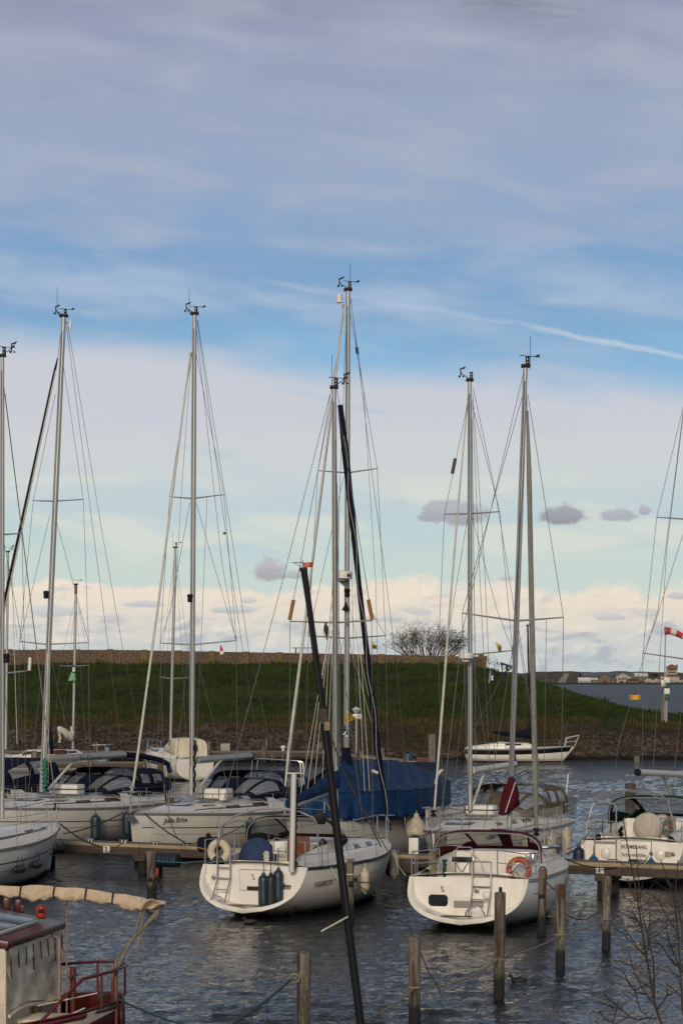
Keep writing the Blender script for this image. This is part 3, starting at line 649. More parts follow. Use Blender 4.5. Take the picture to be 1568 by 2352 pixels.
def house(x0, x1, yb, ye, yr, Y, dp, wall, roof, label, kind='house', ridge='x', wins=(), doors=(), over=.6):
    """x0..x1 px wide, yb base, ye eaves, yr ridge; ridge 'x' runs along the shore, 'y' shows its gable"""
    p0, p1 = at(x0, yb, Y), at(x1, yb, Y); wdt = p1.x - p0.x; he = (yb - ye) * Y / F; hr = (yb - yr) * Y / F
    base = V(((p0.x + p1.x) / 2, Y, p0.z)); t = empty(kind, base, 0, label, 'building'); a = wdt / 2; lo = -3.0
    mb = MB()
    if ridge == 'y': mb.prism([(-a, 0, lo), (a, 0, lo), (a, 0, he), (0, 0, hr), (-a, 0, he)], (0, dp, 0))
    else: mb.prism([(-a, 0, lo), (-a, dp, lo), (-a, dp, he), (-a, dp / 2, hr), (-a, 0, he)], (wdt, 0, 0))
    mb.build('wall', wall, t, smooth=False)
    r = MB(); th = .35
    if ridge == 'y':
        for s_ in (-1, 1): r.prism([(s_ * (a + over), -over, he - over * (hr - he) / a + .05), (0, -over, hr + .05), (0, -over, hr + th), (s_ * (a + over), -over, he - over * (hr - he) / a + th)], (0, dp + 2 * over, 0))
    else:
        for y0, y1 in ((-over, dp / 2), (dp + over, dp / 2)): r.prism([(-a - over, y0, he - .1), (-a - over, y1, hr + .02), (-a - over, y1, hr + th), (-a - over, y0, he + th)], (wdt + 2 * over, 0, 0))
    r.build('roof', roof, t, smooth=False)
    for (u, v, uw, vh) in wins: MB().box((-a + u * wdt, -.04, v * he), (uw * wdt, .12, vh * he)).build('window', fdk, t, smooth=False)
    for (u, uw, vh) in doors: MB().box((-a + u * wdt, -.04, vh * he / 2), (uw * wdt, .12, vh * he)).build('door', fdk, t, smooth=False)
    return t
S0 = 3262
house(1336, 1412, 1567, 1553, 1545, S0 + 70, 30, fdk, frb, 'long dark hall with a slate roof behind the boathouse', 'hall')
house(1328, 1354, 1569, 1563, 1556.5, S0, 12, fwh, fwh, 'white open pavilion on the far shore', 'pavilion', wins=[(q, .45, .09, .8) for q in (.1, .25, .4, .55, .7, .85)])
house(1355, 1375, 1569, 1561, 1557, S0 + 4, 14, fgr, fwh, 'grey green shed with a white roof beside the brick boathouse', 'shed')
house(1375, 1400, 1571, 1556, 1548, S0 - 6, 16, fwb, frbr, 'brick boathouse with a gable and a dark boat door on the far shore', 'boathouse', 'y', wins=[(.3, .82, .1, .2), (.5, .82, .1, .2), (.7, .82, .1, .2)], doors=[(.55, .42, .5)])
house(1401, 1412, 1570, 1562, 1557, S0 + 8, 14, fwb, frb, 'low slate roofed link building beside the brick boathouse', 'house')
house(1412, 1455, 1570, 1553, 1545.5, S0 + 30, 22, fwb, frb, 'wide slate roofed house behind the white gable', 'house')
house(1415, 1447, 1570, 1556, 1548, S0 + 4, 16, fw, fwh, 'cream house with a broad white trimmed gable on the far shore', 'house', 'y', wins=[(.2, .72, .14, .3), (.42, .78, .12, .36), (.6, .78, .12, .36), (.8, .72, .12, .3), (.35, .25, .3, .35)], doors=[(.72, .16, .4)])
house(1455, 1487, 1566, 1553, 1546, S0 + 50, 24, fgr, fwh, 'grey hall with a pale blue white roof on the far shore', 'hall', wins=[(.3, .5, .08, .5), (.7, .5, .08, .5)])
house(1440, 1464, 1570, 1564, 1559, S0, 10, fwb, frbr, 'low brown building at the water below the white gable', 'house', wins=[(.3, .5, .12, .5), (.7, .5, .12, .5)])
cott = [(1480, 1500, 'ridge'), (1501, 1514, ''), (1516, 1540, ''), (1542, 1562, ''), (1564, 1590, '')]
for i, (a_, b_, _) in enumerate(cott):
    house(a_, b_, 1570, 1563.5, 1559, S0 - 2 + i * 3, 12, fw, fwh, ['white cottage nearest the low brown building', 'narrow white cottage between two wider cottages', 'white cottage just left of the wind sock pole', 'white cottage below the tiled tower', 'white cottage at the right edge of the far shore'][i], 'cottage', 'y', wins=[(.35, .5, .16, .5), (.65, .5, .16, .5)])
house(1516, 1536, 1566, 1553, 1549, S0 + 60, 20, fw, frr, 'cream house with a red tiled roof left of the tower', 'house', wins=[(q, .5, .12, .3) for q in (.2, .4, .6, .8)])
tw = empty('tower_house', at(1543, 1567, S0 + 50), 0, 'stepped tower with red tiled roofs among the far cottages', 'tower')
sc_ = (S0 + 50) / F
MB().box((0, 8, 14 * sc_ / 2 - 1), (32 * sc_, 16, 14 * sc_ + 2)).build('wall', fw, tw, smooth=False)
MB().lathe([(17 * sc_ * 1.4, 0), (9 * sc_ * 1.4, 5 * sc_)], (0, 8, 14 * sc_), 4, Matrix.Rotation(PI / 4, 3, 'Z')).build('roof', frr, tw, smooth=False)
MB().box((0, 8, 26 * sc_), (22 * sc_, 12, 17 * sc_)).build('wall', fw, tw, smooth=False)
MB().box((0, 1.9, 30 * sc_), (19 * sc_, .3, 5 * sc_)).build('window', fdk, tw, smooth=False)
MB().box((0, 1.9, 23 * sc_), (17 * sc_, .3, 3 * sc_)).build('window', fdk, tw, smooth=False)
MB().lathe([(13 * sc_ * 1.4, 0), (1, 7 * sc_)], (0, 8, 34.5 * sc_), 4, Matrix.Rotation(PI / 4, 3, 'Z')).build('roof', frr, tw, smooth=False)
MB().box((12 * sc_, 10, 34 * sc_), (4 * sc_, 4, 14 * sc_)).build('chimney', fwb, tw, smooth=False)
sl = empty('slide_tower', at(1293, 1569, S0), 0, 'sloping grey ramp structure at the left end of the far buildings', 'ramp'); q = S0 / F
MB().prism([(-13 * q, 0, 0), (4 * q, 0, 0), (14 * q, 0, 22 * q), (2 * q, 0, 23 * q)], (0, 8, 0)).build('ramp', mat('far grey ramp', (.22, .20, .18), .8, var=.3, vscale=.3), sl, smooth=False)
MB().box((9 * q, 5, 9 * q), (8 * q, 6, 20 * q)).build('scaffold', fdk, sl, smooth=False)
for i in range(26):
    x = R.choice((R.uniform(1436, 1500), R.uniform(1448, 1485), R.uniform(1290, 1340), R.uniform(1500, 1600)))
    Yt = S0 + R.uniform(85, 130); hgt = R.uniform(6, 11)
    t = empty('far_tree', at(x, 1560, Yt), 0, 'dark leafless tree standing behind the far shore buildings', 'tree', 'dark trees behind the far shore buildings')
    MB().tube([(0, 0, -4), (0, 0, hgt * .5)], .5, 5, r1=.25).build('trunk', twig_m, t)
    cr = MB()
    for k in range(60):
        a = R.uniform(0, 2 * PI); rr_ = abs(R.gauss(0, .42)) * hgt * .55; p = V((math.cos(a) * rr_, math.sin(a) * rr_, hgt * (.5 + R.uniform(-.25, .5) * (1 - rr_ / hgt))))
        u1 = V((R.uniform(-1, 1), R.uniform(-1, 1), R.uniform(-1, 1))).normalized() * R.uniform(.5, 1.2); u2 = u1.orthogonal() * .7
        cr.poly([p - u1, p + u2, p + u1, p - u2])
    cr.build('crown', mat('far tree crown', (0.032, 0.027, 0.018), .95, var=.4, vscale=.4), t, smooth=False, recalc=False)
quay = MB().box((620, 3238, .8), (1100, 3, 3.0)); tag(quay.build('far_quay', mat('far quay wall', (.035, .028, .022), .9, var=.3, vscale=.1), smooth=False), kind='structure')

# yellow mooring buoy
p = wl(1457, 1607); by = empty('mooring_buoy', p, 0, 'big yellow drum buoy floating on the open water', 'buoy')
MB().lathe([(1.66, -.4), (1.72, .15), (1.72, 1.35), (1.6, 1.48), (.1, 1.5)], n=24).build('drum', yellowp, by)
MB().lathe([(.35, 1.48), (.3, 1.9), (.12, 2.0)], n=10).build('bollard', black, by)

# wind sock and beacon post on the bank
wb = at(1524, 1650, 187); ws = empty('wind_sock', wb, 0, 'red and white striped wind sock flying from a tall thin pole', 'wind sock')
i_ = ws.matrix_basis.inverted()
def Wp(x, y, Y, m): return m @ at(x, y, Y)
i_ = Matrix.Translation(-wb)
MB().tube([at(1524, 1658, 187), at(1525, 1560, 187)], .085, 8).tube([at(1525, 1560, 187), at(1527, 1452, 187)], .05, 8).build('pole', alu, ws, i_)
wsr = mat('wind sock red', (.50, .035, .035), .8, var=.2, vscale=2, bump=.3); wsw = mat('wind sock white', (.68, .64, .58), .8, var=.2, vscale=2, bump=.3)
axis = [(1526, 1449), (1538, 1449.5), (1551, 1454), (1565, 1461), (1578, 1467), (1590, 1472)]
for k in range(5):
    a_, b_ = at(*axis[k], 187), at(*axis[k + 1], 187); r0 = .31 - .028 * k
    MB().tube([a_, a_.lerp(b_, .33), a_.lerp(b_, .66), b_], r0, 14, r1=r0 - .028, cap=False).build('sock', wsr if k % 2 == 0 else wsw, ws, i_)
MB().torus(at(1526, 1449, 187), .32, .025, (0, 1, 0), (0, 0, 1)).build('hoop', steel, ws, i_)
bp_ = at(1529, 1654, 186.4); bc = empty('beacon_post', bp_, 0, 'green and white banded post beside the wind sock pole', 'post'); i_ = Matrix.Translation(-bp_)
MB().tube([at(1529, 1662, 186.4), at(1529, 1544, 186.4)], .10, 8).build('pole', alu, bc, i_)
for k, (a_, b_) in enumerate(((1568, 1556), (1581, 1568), (1594, 1581), (1608, 1594))):
    p0, p1 = at(1530.5, a_, 186.2), at(1530.5, b_, 186.2); c_ = (p0 + p1) / 2
    MB().bbox(c_, (.42, .12, abs(p1.z - p0.z) - .01), .01).build('band', whitep if k % 2 == 0 else mat('beacon green', (.01, .07, .035), .6), bc, i_)
MB().bbox(at(1522, 1570, 186.2), (.35, .25, .5), .02).build('cabinet', alu, bc, i_)
MB().bbox(at(1519, 1632, 186.6), (.2, .3, 1.9), .02).build('stake', dockgrey, bc, i_)
# ================================================================== boats
class Boat:
    def __init__(s, name, label, pos, head, L, B, group='sailing boats moored at the dock', cat='sailboat', **k):
        rz = math.atan2(head[1], head[0])
        s.root = empty(name, pos, rz, label, cat, group)
        s.M = Matrix.Translation(pos) @ Matrix.Rotation(rz, 4, 'Z'); s.I = s.M.inverted()
        s.L, s.bm = L, B / 2
        d = dict(bs=.8, zs0=1.2, zs1=1.4, zkd=.35, zk0=.16, sr=.75, br=.9, tm=.42, bowp=1.75, n0=3.2, n1=1.5, sag=.06, flare=.3, bluff=False)
        d.update(k); s.__dict__.update(d)
    def P(s, px, py, Y): return s.I @ at(px, py, Y)
    def b(s, t):
        if t < s.tm: q = (s.tm - t) / s.tm; return s.bm * (s.bs + (1 - s.bs) * (1 - q * q))
        q = (t - s.tm) / (1 - s.tm)
        if s.bluff: return s.bm * math.sqrt(max(0.0, 1 - q * q)) + .02
        return s.bm * max(0.0, 1 - q ** s.bowp) + .02
    def zs(s, t): return s.zs0 + (s.zs1 - s.zs0) * t ** 1.4 - s.sag * math.sin(PI * t)
    def zk(s, t):
        z = lerp(s.zk0, -s.zkd, 1 - (1 - min(1, t / .45)) ** 2.2)
        return lerp(z, .0, sm((t - .72) / .28))
    def hp(s, t, v, side, off=0.0):
        z0, z1 = s.zs(t), s.zk(t); z = lerp(z0, z1, v); n = lerp(s.n0, s.n1, t ** 1.5)
        y = s.b(t) * max(0.0, 1 - v ** n) ** (1 / 1.7) * (1 - s.flare * min(1, v * 1.2) * t ** 3)
        x = s.L * t + s.sr * (1 - t) ** 6 * (1 - v) - s.br * t ** 7 * v
        return V((x, side * (y + off), z))
    def v_at(s, t, z):
        z0, z1 = s.zs(t), s.zk(t); return max(0.0, min(.98, (z - z0) / (z1 - z0)))
    def hz(s, t, z, side, off=.006): return s.hp(t, s.v_at(t, z), side, off)
    def part(s, name, mb, m, parent=None, M=None, **k): return mb.build(name, m, parent or s.root, M, **k)
    def wpart(s, name, mb, m, parent=None, **k): return mb.build(name, m, parent or s.root, s.I, **k)   # built from world points
    def hull(s, m, nt=36, nv=14, scoop=False, strake=None, bootm=boot, bootz=.14):
        ts = [(i / nt) for i in range(nt + 1)]; vs = [(j / nv) ** .85 for j in range(nv + 1)]
        mb = MB()
        rows = [[s.hp(t, v, 1) for v in vs] + [s.hp(t, v, -1) for v in vs[::-1][1:]] for t in ts]
        mb.grid(rows)
        ring = rows[0]
        if not scoop: mb.poly(ring)
        else:
            th = .10; c = V((0, 0, 0)); cz = s.zs(0); inner = []
            for p in ring:
                sy = 1 - th / s.bm if abs(p.y) > .05 else 1
                q = V((p.x, p.y * sy, p.z)); k_ = (cz - p.z) / (cz - s.zk0 + 1e-6); q.z = p.z + .11 * k_ * k_; q.x = p.x + s.sr * (q.z - p.z) / (cz - s.zk0) ; inner.append(q)
            mb.grid([ring, inner])
            wall = [V((max(q.x, s.sr + .02 - .12 * ((cz - q.z) / cz)), q.y * .98, q.z + (.02 if q.z < .6 else 0))) for q in inner]
            mb.grid([inner, wall]); mb.poly(wall)
            s.wall_x = s.sr + .02
        h = s.part('hull', mb, m, ang=35)
        bt = MB()
        for sd_ in (1, -1):
            tt = [.02 + .975 * i / 30 for i in range(31)]
            zz = lambda t: max(bootz, s.zk(t) + .02)
            bt.grid([[s.hz(t, z_, sd_, .004) for z_ in (zz(t), zz(t) * .5 - .05, -.2)] for t in tt])
        s.part('waterline_band', bt, bootm, h)
        if strake:
            sk = MB()
            for sd_ in (1, -1): sk.grid([[s.hp(t, 0, sd_, .0), s.hz(t, s.zs(t) - .005, sd_, .03), s.hz(t, s.zs(t) - .07, sd_, .03), s.hz(t, s.zs(t) - .085, sd_, .0)] for t in [i / 30 for i in range(31)]])
            s.part('rubbing_strake', sk, strake, h)
        return h
    def stripe(s, m, dz, th, t0=.0, t1=1.0, parent=None, n=26, name='stripe'):
        mb = MB()
        nz = max(1, int(th / .03))
        for sd_ in (1, -1): mb.grid([[s.hz(t, s.zs(t) - dz - th * j / nz, sd_, .008 if th < .1 else .014) for j in range(nz + 1)] for t in [lerp(t0, t1, i / n) for i in range(n + 1)]])
        return s.part(name, mb, m, parent)
    def deck(s, m, tcf=None, cw=.8, zf=.55, nt=30, cream=None):
        mb = MB(); ck = MB()
        def dz(t, y): bb = s.b(t); return s.zs(t) + .07 * bb * (1 - (y / max(bb, .05)) ** 2) + .005
        def xx(t): return s.L * t + s.sr * (1 - t) ** 6
        s.dz, s.xx = dz, xx
        tcf0 = 0.035
        if tcf:
            tt = [tcf * i / 10 for i in range(11)]
            for sd_ in (1, -1):
                mb.grid([[V((xx(t), sd_ * lerp(s.b(t), min(cw, s.b(t) - .25), j / 3), dz(t, lerp(s.b(t), cw, j / 3)))) for j in range(4)] for t in tt])
            x0, x1 = xx(0) + .22, xx(tcf)
            mb.grid([[V((x, y, dz(.0 if x < 1.2 else .02, y))) for y in [lerp(-cw, cw, j / 6) for j in range(7)]] for x in (xx(0), x0)])
            z_ = lambda t: dz(t, cw)
            for sd_ in (1, -1):
                ck.grid([[V((lerp(x0, x1, i / 8), sd_ * cw * (1 if i else 1), z)) for z in (z_(tcf * i / 8), zf)] for i in range(9)])
                # seats
                ck.grid([[V((lerp(x0, x1, i / 8), y * sd_, z)) for (y, z) in ((cw, zf + .42), (cw * .45, zf + .40), (cw * .45, zf))] for i in range(9)])
            ck.grid([[V((x, y, zf)) for y in (-cw, cw)] for x in (x0, x1)])
            ck.grid([[V((x0, y, z)) for y in (-cw, cw)] for z in (zf, dz(0, 0))])
            s.part('cockpit', ck, cream or m, smooth=False)
            ts = [lerp(tcf, 1, (i / nt)) for i in range(nt + 1)]
        else: ts = [i / nt for i in range(nt + 1)]
        mb.grid([[V((xx(t), y * s.b(t), dz(t, y * s.b(t)))) for y in [-1 + j / 4 for j in range(9)]] for t in ts])
        d = s.part('deck', mb, m, ang=30)
        if tcf:
            cm = MB()
            for sd_ in (1, -1):
                rows = []
                for i in range(13):
                    t = lerp(.02, tcf + .05, i / 12); k = lerp(.10, .34, sm(i / 10)); z = dz(t, cw); w0 = min(cw, s.b(t) - .3)
                    rows.append([V((xx(t), sd_ * (w0 - .02), z - .25)), V((xx(t), sd_ * (w0 - .02), z + k)), V((xx(t), sd_ * (w0 + .06), z + k + .03)), V((xx(t), sd_ * (w0 + .17), z + k - .01)), V((xx(t), sd_ * (w0 + .26), z - .02))])
                cm.grid(rows)
            s.part('coaming', cm, cream or m, ang=50)
        return d
    def roof(s, m, x0, x1, w0, w1, h0, h1, e=.45, nx=20, nose=.16, name='coachroof'):
        s.rf = (x0, x1, w0, w1, h0, h1, e, nose)
        rows = []
        for i in range(nx + 1):
            rows.append([s.rp(i / nx, j / 18) for j in range(19)])
        mb = MB().grid(rows); mb.poly(rows[0]); mb.poly(rows[-1])
        return s.part(name, mb, m, ang=32)
    def rp(s, u, a, off=0.0):       # point on the coachroof: u 0 aft .. 1 fore, a 0 port foot .. 1 starboard foot
        x0, x1, w0, w1, h0, h1, e, nose = s.rf
        x = lerp(x0, x1, u); wd = lerp(w0, w1, u ** 1.6); h_ = lerp(h0, h1, u)
        k = 1.0 if u < 1 - nose else max(0.0, math.cos((u - 1 + nose) / nose * PI / 2)) ** .7
        h_ *= k; wd *= .82 + .18 * k
        an = PI * a; cx_, sx_ = math.cos(an), math.sin(an); sg = 1 if cx_ >= 0 else -1
        y = sg * abs(cx_) ** e * (wd + off); z = abs(sx_) ** e * (h_ + off)
        t = max(0, min(1, x / s.L)); return V((x, y * (1 - .12 * (z / max(h_, .01)) if h_ > 0 else 1), s.zs(t) + .015 + z))
    def roofpatch(s, name, m, u0, u1, a0, a1, off=.012, nu=6, na=3, mirror=True):
        mb = MB()
        for mm in ((0, 1) if mirror else (0,)):
            f = lambda a: 1 - a if mm else a
            rows = [[s.rp(lerp(u0, u1, i / nu), f(lerp(a0, a1, j / na)), off) for j in range(na + 1)] for i in range(nu + 1)]
            mb.grid(rows)
            for r_ in (rows[0], rows[-1]): pass
            mb.build(name, m, s.root, solid=.012); mb = MB()
    def rail_pts(s, t, side, inset, z): return V((s.xx(t), side * max(0.0, s.b(t) - inset), s.dz(t, s.b(t)) + z))
    def rails(s, t0=.1, t1=.9, n=5, hgt=.6, bow=True, inset=.07, stern=None, wires=(1.0, .52)):
        sm_ = MB()
        for sd_ in (1, -1):
            for i in range(n):
                t = lerp(t0, t1, i / (n - 1)); m_ = MB().tube([s.rail_pts(t, sd_, inset, 0), s.rail_pts(t, sd_, inset, hgt)], .014, 6)
                s.part('stanchion', m_, steel)
            tt = [lerp(t0 * .5, t1 + .03, i / 24) for i in range(25)]
            for f in wires: s.part('guard_wire', MB().tube([s.rail_pts(t, sd_, inset, hgt * f) for t in tt], .006, 4), wire)
        if bow:
            pb = MB(); tip = V((s.L + .12, 0, s.zs(1) + hgt + .05))
            for f in (1.0, .5):
                pts = [s.rail_pts(lerp(.88, .965, i / 4), 1, .06, hgt * f + .02 * i * f) for i in range(5)]
                q = [V((p.x, -p.y, p.z)) for p in pts[::-1]]
                mid = [V((s.L + .10, .22, tip.z if f == 1 else s.zs(1) + .33)), V((s.L + .16, 0, tip.z if f == 1 else s.zs(1) + .33)), V((s.L + .10, -.22, tip.z if f == 1 else s.zs(1) + .33))]
                pb.tube(pts + (mid if f == 1 else []) + (q if f == 1 else []), .016, 6)
                if f < 1: pb.tube(q, .016, 6)
            for t in (.88, .965):
                for sd_ in (1, -1): pb.tube([s.rail_pts(t, sd_, .06, 0), s.rail_pts(t, sd_, .06, hgt + .05)], .016, 6)
            s.part('pulpit', pb, steel)
        if stern:
            for sd_ in (1, -1):
                ps = MB(); ts = [0.0, .06, .12]
                top = [s.rail_pts(t, sd_, .06, hgt) for t in ts]
                inn = V((s.xx(0) - .02, sd_ * stern, s.dz(0, stern) + hgt))
                ps.tube([inn, V((top[0].x, top[0].y * .96, top[0].z))] + top, .016, 6)
                ps.tube([V((p.x, p.y, p.z - hgt * .5)) for p in [inn] + top], .014, 6)
                for p in [inn, top[0], top[2]]: ps.tube([V((p.x, p.y, p.z)), V((p.x, p.y, p.z - hgt))], .016, 6)
                s.part('pushpit', ps, steel)
    # rigging, from points in the frame at given depths
    def mast(s, base, top, Y, r, m=alu, groove=True):
        a, b_ = at(*base, Y), at(*top, Y); s.mY = Y
        mb = MB(); k = 10
        mb.tube([a.lerp(b_, i / k) for i in range(k + 1)], [r * (1 if i < 8 else 1 - .06 * (i - 7)) for i in range(k + 1)], 12)
        o = s.wpart('mast', mb, m); s.mo = o
        if groove:
            g = MB(); d = V((-.25, -1, 0)).normalized() * r
            g.tube([a.lerp(b_, .06) + d * .97, a.lerp(b_, .97) + d * .9], .012, 4); s.wpart('mast_track', g, black, o)
        hd = MB(); hd.bbox(b_ + V((0, 0, .03)), (r * 3.2, r * 2.4, .09), .01); s.wpart('masthead_fitting', hd, black, o)
        return o
    def spreader(s, x0, y0, x1, y1, xm, ym, r=.028, dY=.35):
        Y = s.mY; mb = MB()
        mb.tube([at(x0, y0, Y + dY), at(xm, ym, Y), at(x1, y1, Y + dY)], [r * .7, r * 1.15, r * .7], 6); s.wpart('spreader', mb, alu)
    def stay(s, *pts, r=.0085, m=wire, name='stay'):      # (x, y, dY from the mast)
        s.wpart(name, MB().tube([at(x, y, s.mY + d) for x, y, d in pts], r, 5), m)
    def jib(s, pts, rs, m, name='furled_sail'):
        p = [at(x, y, s.mY + d) for x, y, d in pts]; q = []; rr = []
        for i in range(len(p) - 1):
            for k in range(8):
                f = k / 8; q.append(p[i].lerp(p[i + 1], f)); rr.append(lerp(rs[i], rs[i + 1], f) * (1 + .10 * noise.noise(V((i * 3.1 + f * 5, 0, 2)))))
        q.append(p[-1]); rr.append(rs[-1])
        o = s.wpart(name, MB().tube(q, rr, 9), m)
        return o
    def drum(s, x, y, d, r=.09, h_=.2, m=black):
        c = s.I @ at(x, y, s.mY + d); s.part('furler_drum', MB().lathe([(r * .4, 0), (r, .03), (r, .06), (r * .5, .08), (r * .5, h_ - .06), (r, h_ - .05), (r, h_ - .01), (r * .3, h_)], c, 12), m)
    def head(s, x, y, vane=1, ane=-1, ant=None, light=True):
        Y = s.mY; f = Y / F; b_ = at(x, y, Y)
        if light: s.wpart('masthead_light', MB().lathe([(.05, 0), (.055, .05), (.05, .06), (.05, .16), (.06, .17), (.03, .2)], b_ + V((.05, 0, .06)), 10), glass, s.mo)
        if vane:
            q = b_ + V((.10, 0, .25)); mb = MB().tube([b_ + V((.1, 0, 0)), q + V((0, 0, .02))], .008, 4).tube([q + V((-.20, 0, .03)), q + V((.22, 0, -.01))], .010, 5)
            mb.prism([q + V((.15, 0, .015)), q + V((.27, 0, .075)), q + V((.27, 0, -.015)), q + V((.16, 0, -.015))], (0, .012, 0))
            mb.prism([q + V((-.20, 0, .045)), q + V((-.27, 0, .03)), q + V((-.20, 0, .015))], (0, .012, 0)); s.wpart('wind_vane', mb, black, s.mo, smooth=False)
        if ane:
            e = b_ + V((ane * .28, 0, .24)); mb = MB().tube([b_ + V((0, 0, .04)), b_ + V((ane * .2, 0, .16)), e], .012, 4).tube([e + V((0, 0, -.12)), e + V((0, 0, .14))], .02, 5)
            mb.prism([e + V((-.04, 0, .08)), e + V((.08, 0, .17)), e + V((.17, 0, .185)), e + V((.11, 0, .11))], (0, .012, 0))
            for a in (0, 2.1, 4.2): mb.ball(e + V((math.cos(a) * .08, math.sin(a) * .08, -.13)), .03, n=6)
            s.wpart('anemometer', mb, black, s.mo, smooth=False)
        if ant: s.wpart('antenna', MB().tube([at(ant[0], ant[1], Y), at(ant[0], ant[2], Y)], .007, 4), black, s.mo)
    def lamp(s, x, y):
        c = at(x, y, s.mY) + V((0, -.08, 0)); s.wpart('steaming_light', MB().lathe([(.05, -.14), (.09, -.12), (.09, 0), (.07, .02), (.1, .03), (.1, .12), (.04, .14)], c, 10), black, s.mo)
    def boom(s, x0, y0, d0, x1, y1, d1, r=.09, m=alu, flat=1.0, name='boom'):
        a, b_ = at(x0, y0, s.mY + d0), at(x1, y1, s.mY + d1)
        o = s.wpart(name, MB().tube([a, a.lerp(b_, .5), b_], r, 10), m)
        s.wpart('boom_end', MB().tube([b_, b_ + (b_ - a).normalized() * .06], r * 1.05, 10), black, o)
        return o
    def hood(s, x0, x1, wf, wb, hf, hb, z0, z1, m, wins, name='sprayhood', nu=40, nv=16, e=.55, bulge=.12, solid=.02, frame=True):
        """canvas hood from x0 (front foot) to x1 (aft hoop); wins = [(u0,u1,v0,v1)] see-through panels"""
        def S(u, v, off=0.0):
            x = lerp(x0, x1, v); wd = lerp(wf, wb, v ** .8); k = math.sin(min(1, v * 1.25) * PI / 2); h_ = lerp(hf, hb, k); z = lerp(z0, z1, v)
            an = PI * u; cx_, sx_ = math.cos(an), math.sin(an); sg = 1 if cx_ >= 0 else -1
            return V((x - (x1 - x0) * bulge * abs(sx_) ** 2 * (1 - v) * 0, sg * abs(cx_) ** e * (wd + off), z + abs(sx_) ** e * (h_ + off)))
        s.S = S
        rows = [[S(i / nu, j / nv) for j in range(nv + 1)] for i in range(nu + 1)]
        def inw(i, j):
            u, v = (i + .5) / nu, (j + .5) / nv
            return any(a <= u <= b_ and c_ <= v <= d for a, b_, c_, d in wins)
        o = s.part(name, MB().grid(rows, keep=lambda i, j: not inw(i, j)), m, solid=solid, ang=60)
        for a, b_, c_, d in wins:
            ii = [i for i in range(nu) if a <= (i + .5) / nu <= b_]; jj = [j for j in range(nv) if c_ <= (j + .5) / nv <= d]
            if not ii or not jj: continue
            r_ = [[S(i / nu, j / nv, -.004) for j in range(jj[0], jj[-1] + 2)] for i in range(ii[0], ii[-1] + 2)]
            s.part('window', MB().grid(r_), vin, o, ang=60)
        if frame:
            fr = MB().tube([S(i / 24, 1.0, -.03) for i in range(25)], .016, 6); s.part('hood_frame', fr, steel, o)
        return o

FN = 'fenders hanging from the moored boats'
def fender(p, ln, r, m, label, tail=.5, tilt=0.0, name='fender', swell=0.0, horizontal=None):
    """p is where its line is made fast; the body hangs below"""
    t = empty(name, V(p), 0, label, 'fender', FN)
    if horizontal is None:
        prof = [(.02, 0), (r * .36, -.01), (r * .40, -.06), (r * .70, -.09), (r * .92, -.13), (r, -.19)] + [(r * (1 + swell * math.sin(PI * k / 6)), -.19 - (ln - .36) * k / 6) for k in range(1, 6)] + [(r, -ln + .17), (r * .92, -ln + .11), (r * .70, -ln + .07), (r * .40, -ln + .045), (r * .34, -ln), (.02, -ln)]
        if swell: prof = [(.02, 0), (r * .22, -.01), (r * .24, -.08)] + [(r * (.28 + .72 * math.sin(PI / 2 * k / 6) ** 1.4), -.08 - (ln - r - .08) * k / 6) for k in range(1, 7)] + [(r * math.cos(PI / 2 * k / 6), -ln + r - r * math.sin(PI / 2 * k / 6)) for k in range(1, 6)] + [(.02, -ln)]
        M = Matrix.Rotation(tilt, 3, 'Y')
        MB().lathe([(a, b_) for a, b_ in prof], (0, 0, -tail), 16, M).build('body', m, t, ang=50)
        MB().tube([(0, 0, 0), (0, 0, -tail - .03)], .011, 5).build('line', rope_w if m in (fender_w,) else rope_d, t)
    else:
        M = V((0, 0, 1)).rotation_difference(V(horizontal)).to_matrix()
        prof = [(.02, -ln / 2), (r * .35, -ln / 2 + .02), (r * .4, -ln / 2 + .06), (r * .85, -ln / 2 + .12), (r, -ln / 2 + .2), (r, ln / 2 - .2), (r * .85, ln / 2 - .12), (r * .4, ln / 2 - .06), (r * .35, ln / 2 - .02), (.02, ln / 2)]
        MB().lathe(prof, (0, 0, -tail), 16, M).build('body', m, t, ang=50)
        d = V(horizontal)
        for e in (-1, 1): MB().tube([d * e * .1, d * e * ln * .48 + V((0, 0, -tail))], .011, 5).build('line', rope_d, t)
    return t
def hang(bt, px, side, drop=.05, off=.15, t0=.02, t1=.97):
    # where a fender line is made fast: the point of the toe rail seen in image column px
    f = lambda t: bt.M @ (bt.hz(t, bt.zs(t) - drop, side, off))
    t = min((abs(CX + F * f(lerp(t0, t1, i / 400)).x / f(lerp(t0, t1, i / 400)).y - px), lerp(t0, t1, i / 400)) for i in range(401))[1]
    return f(t)
def rope(pts, r, m, label, grp='mooring lines', name='mooring_line'):
    o = MB().tube(pts, r, 6).build(name, m); return tag(o, label, 'rope', grp)
def flag(name, label, pts, m, th=.008, wave=.05, nx=10, ny=8):
    """pts: hoist top, hoist bottom, fly bottom, fly top (world)"""
    a, b_, c_, d = [V(p) for p in pts]; rows = []
    for i in range(nx + 1):
        u = i / nx; r_ = []
        for j in range(ny + 1):
            v = j / ny; p = a.lerp(d, u).lerp(b_.lerp(c_, u), v); p = p + V((0, wave * math.sin(u * 6.5 + v * 1.6) * u, 0)); r_.append(p)
        rows.append(r_)
    t = empty(name, a, 0, label, 'flag', 'signal flags in the rigging'); I = Matrix.Translation(-a)
    MB().grid(rows).build('cloth', m, t, I, solid=th)
    return t, I
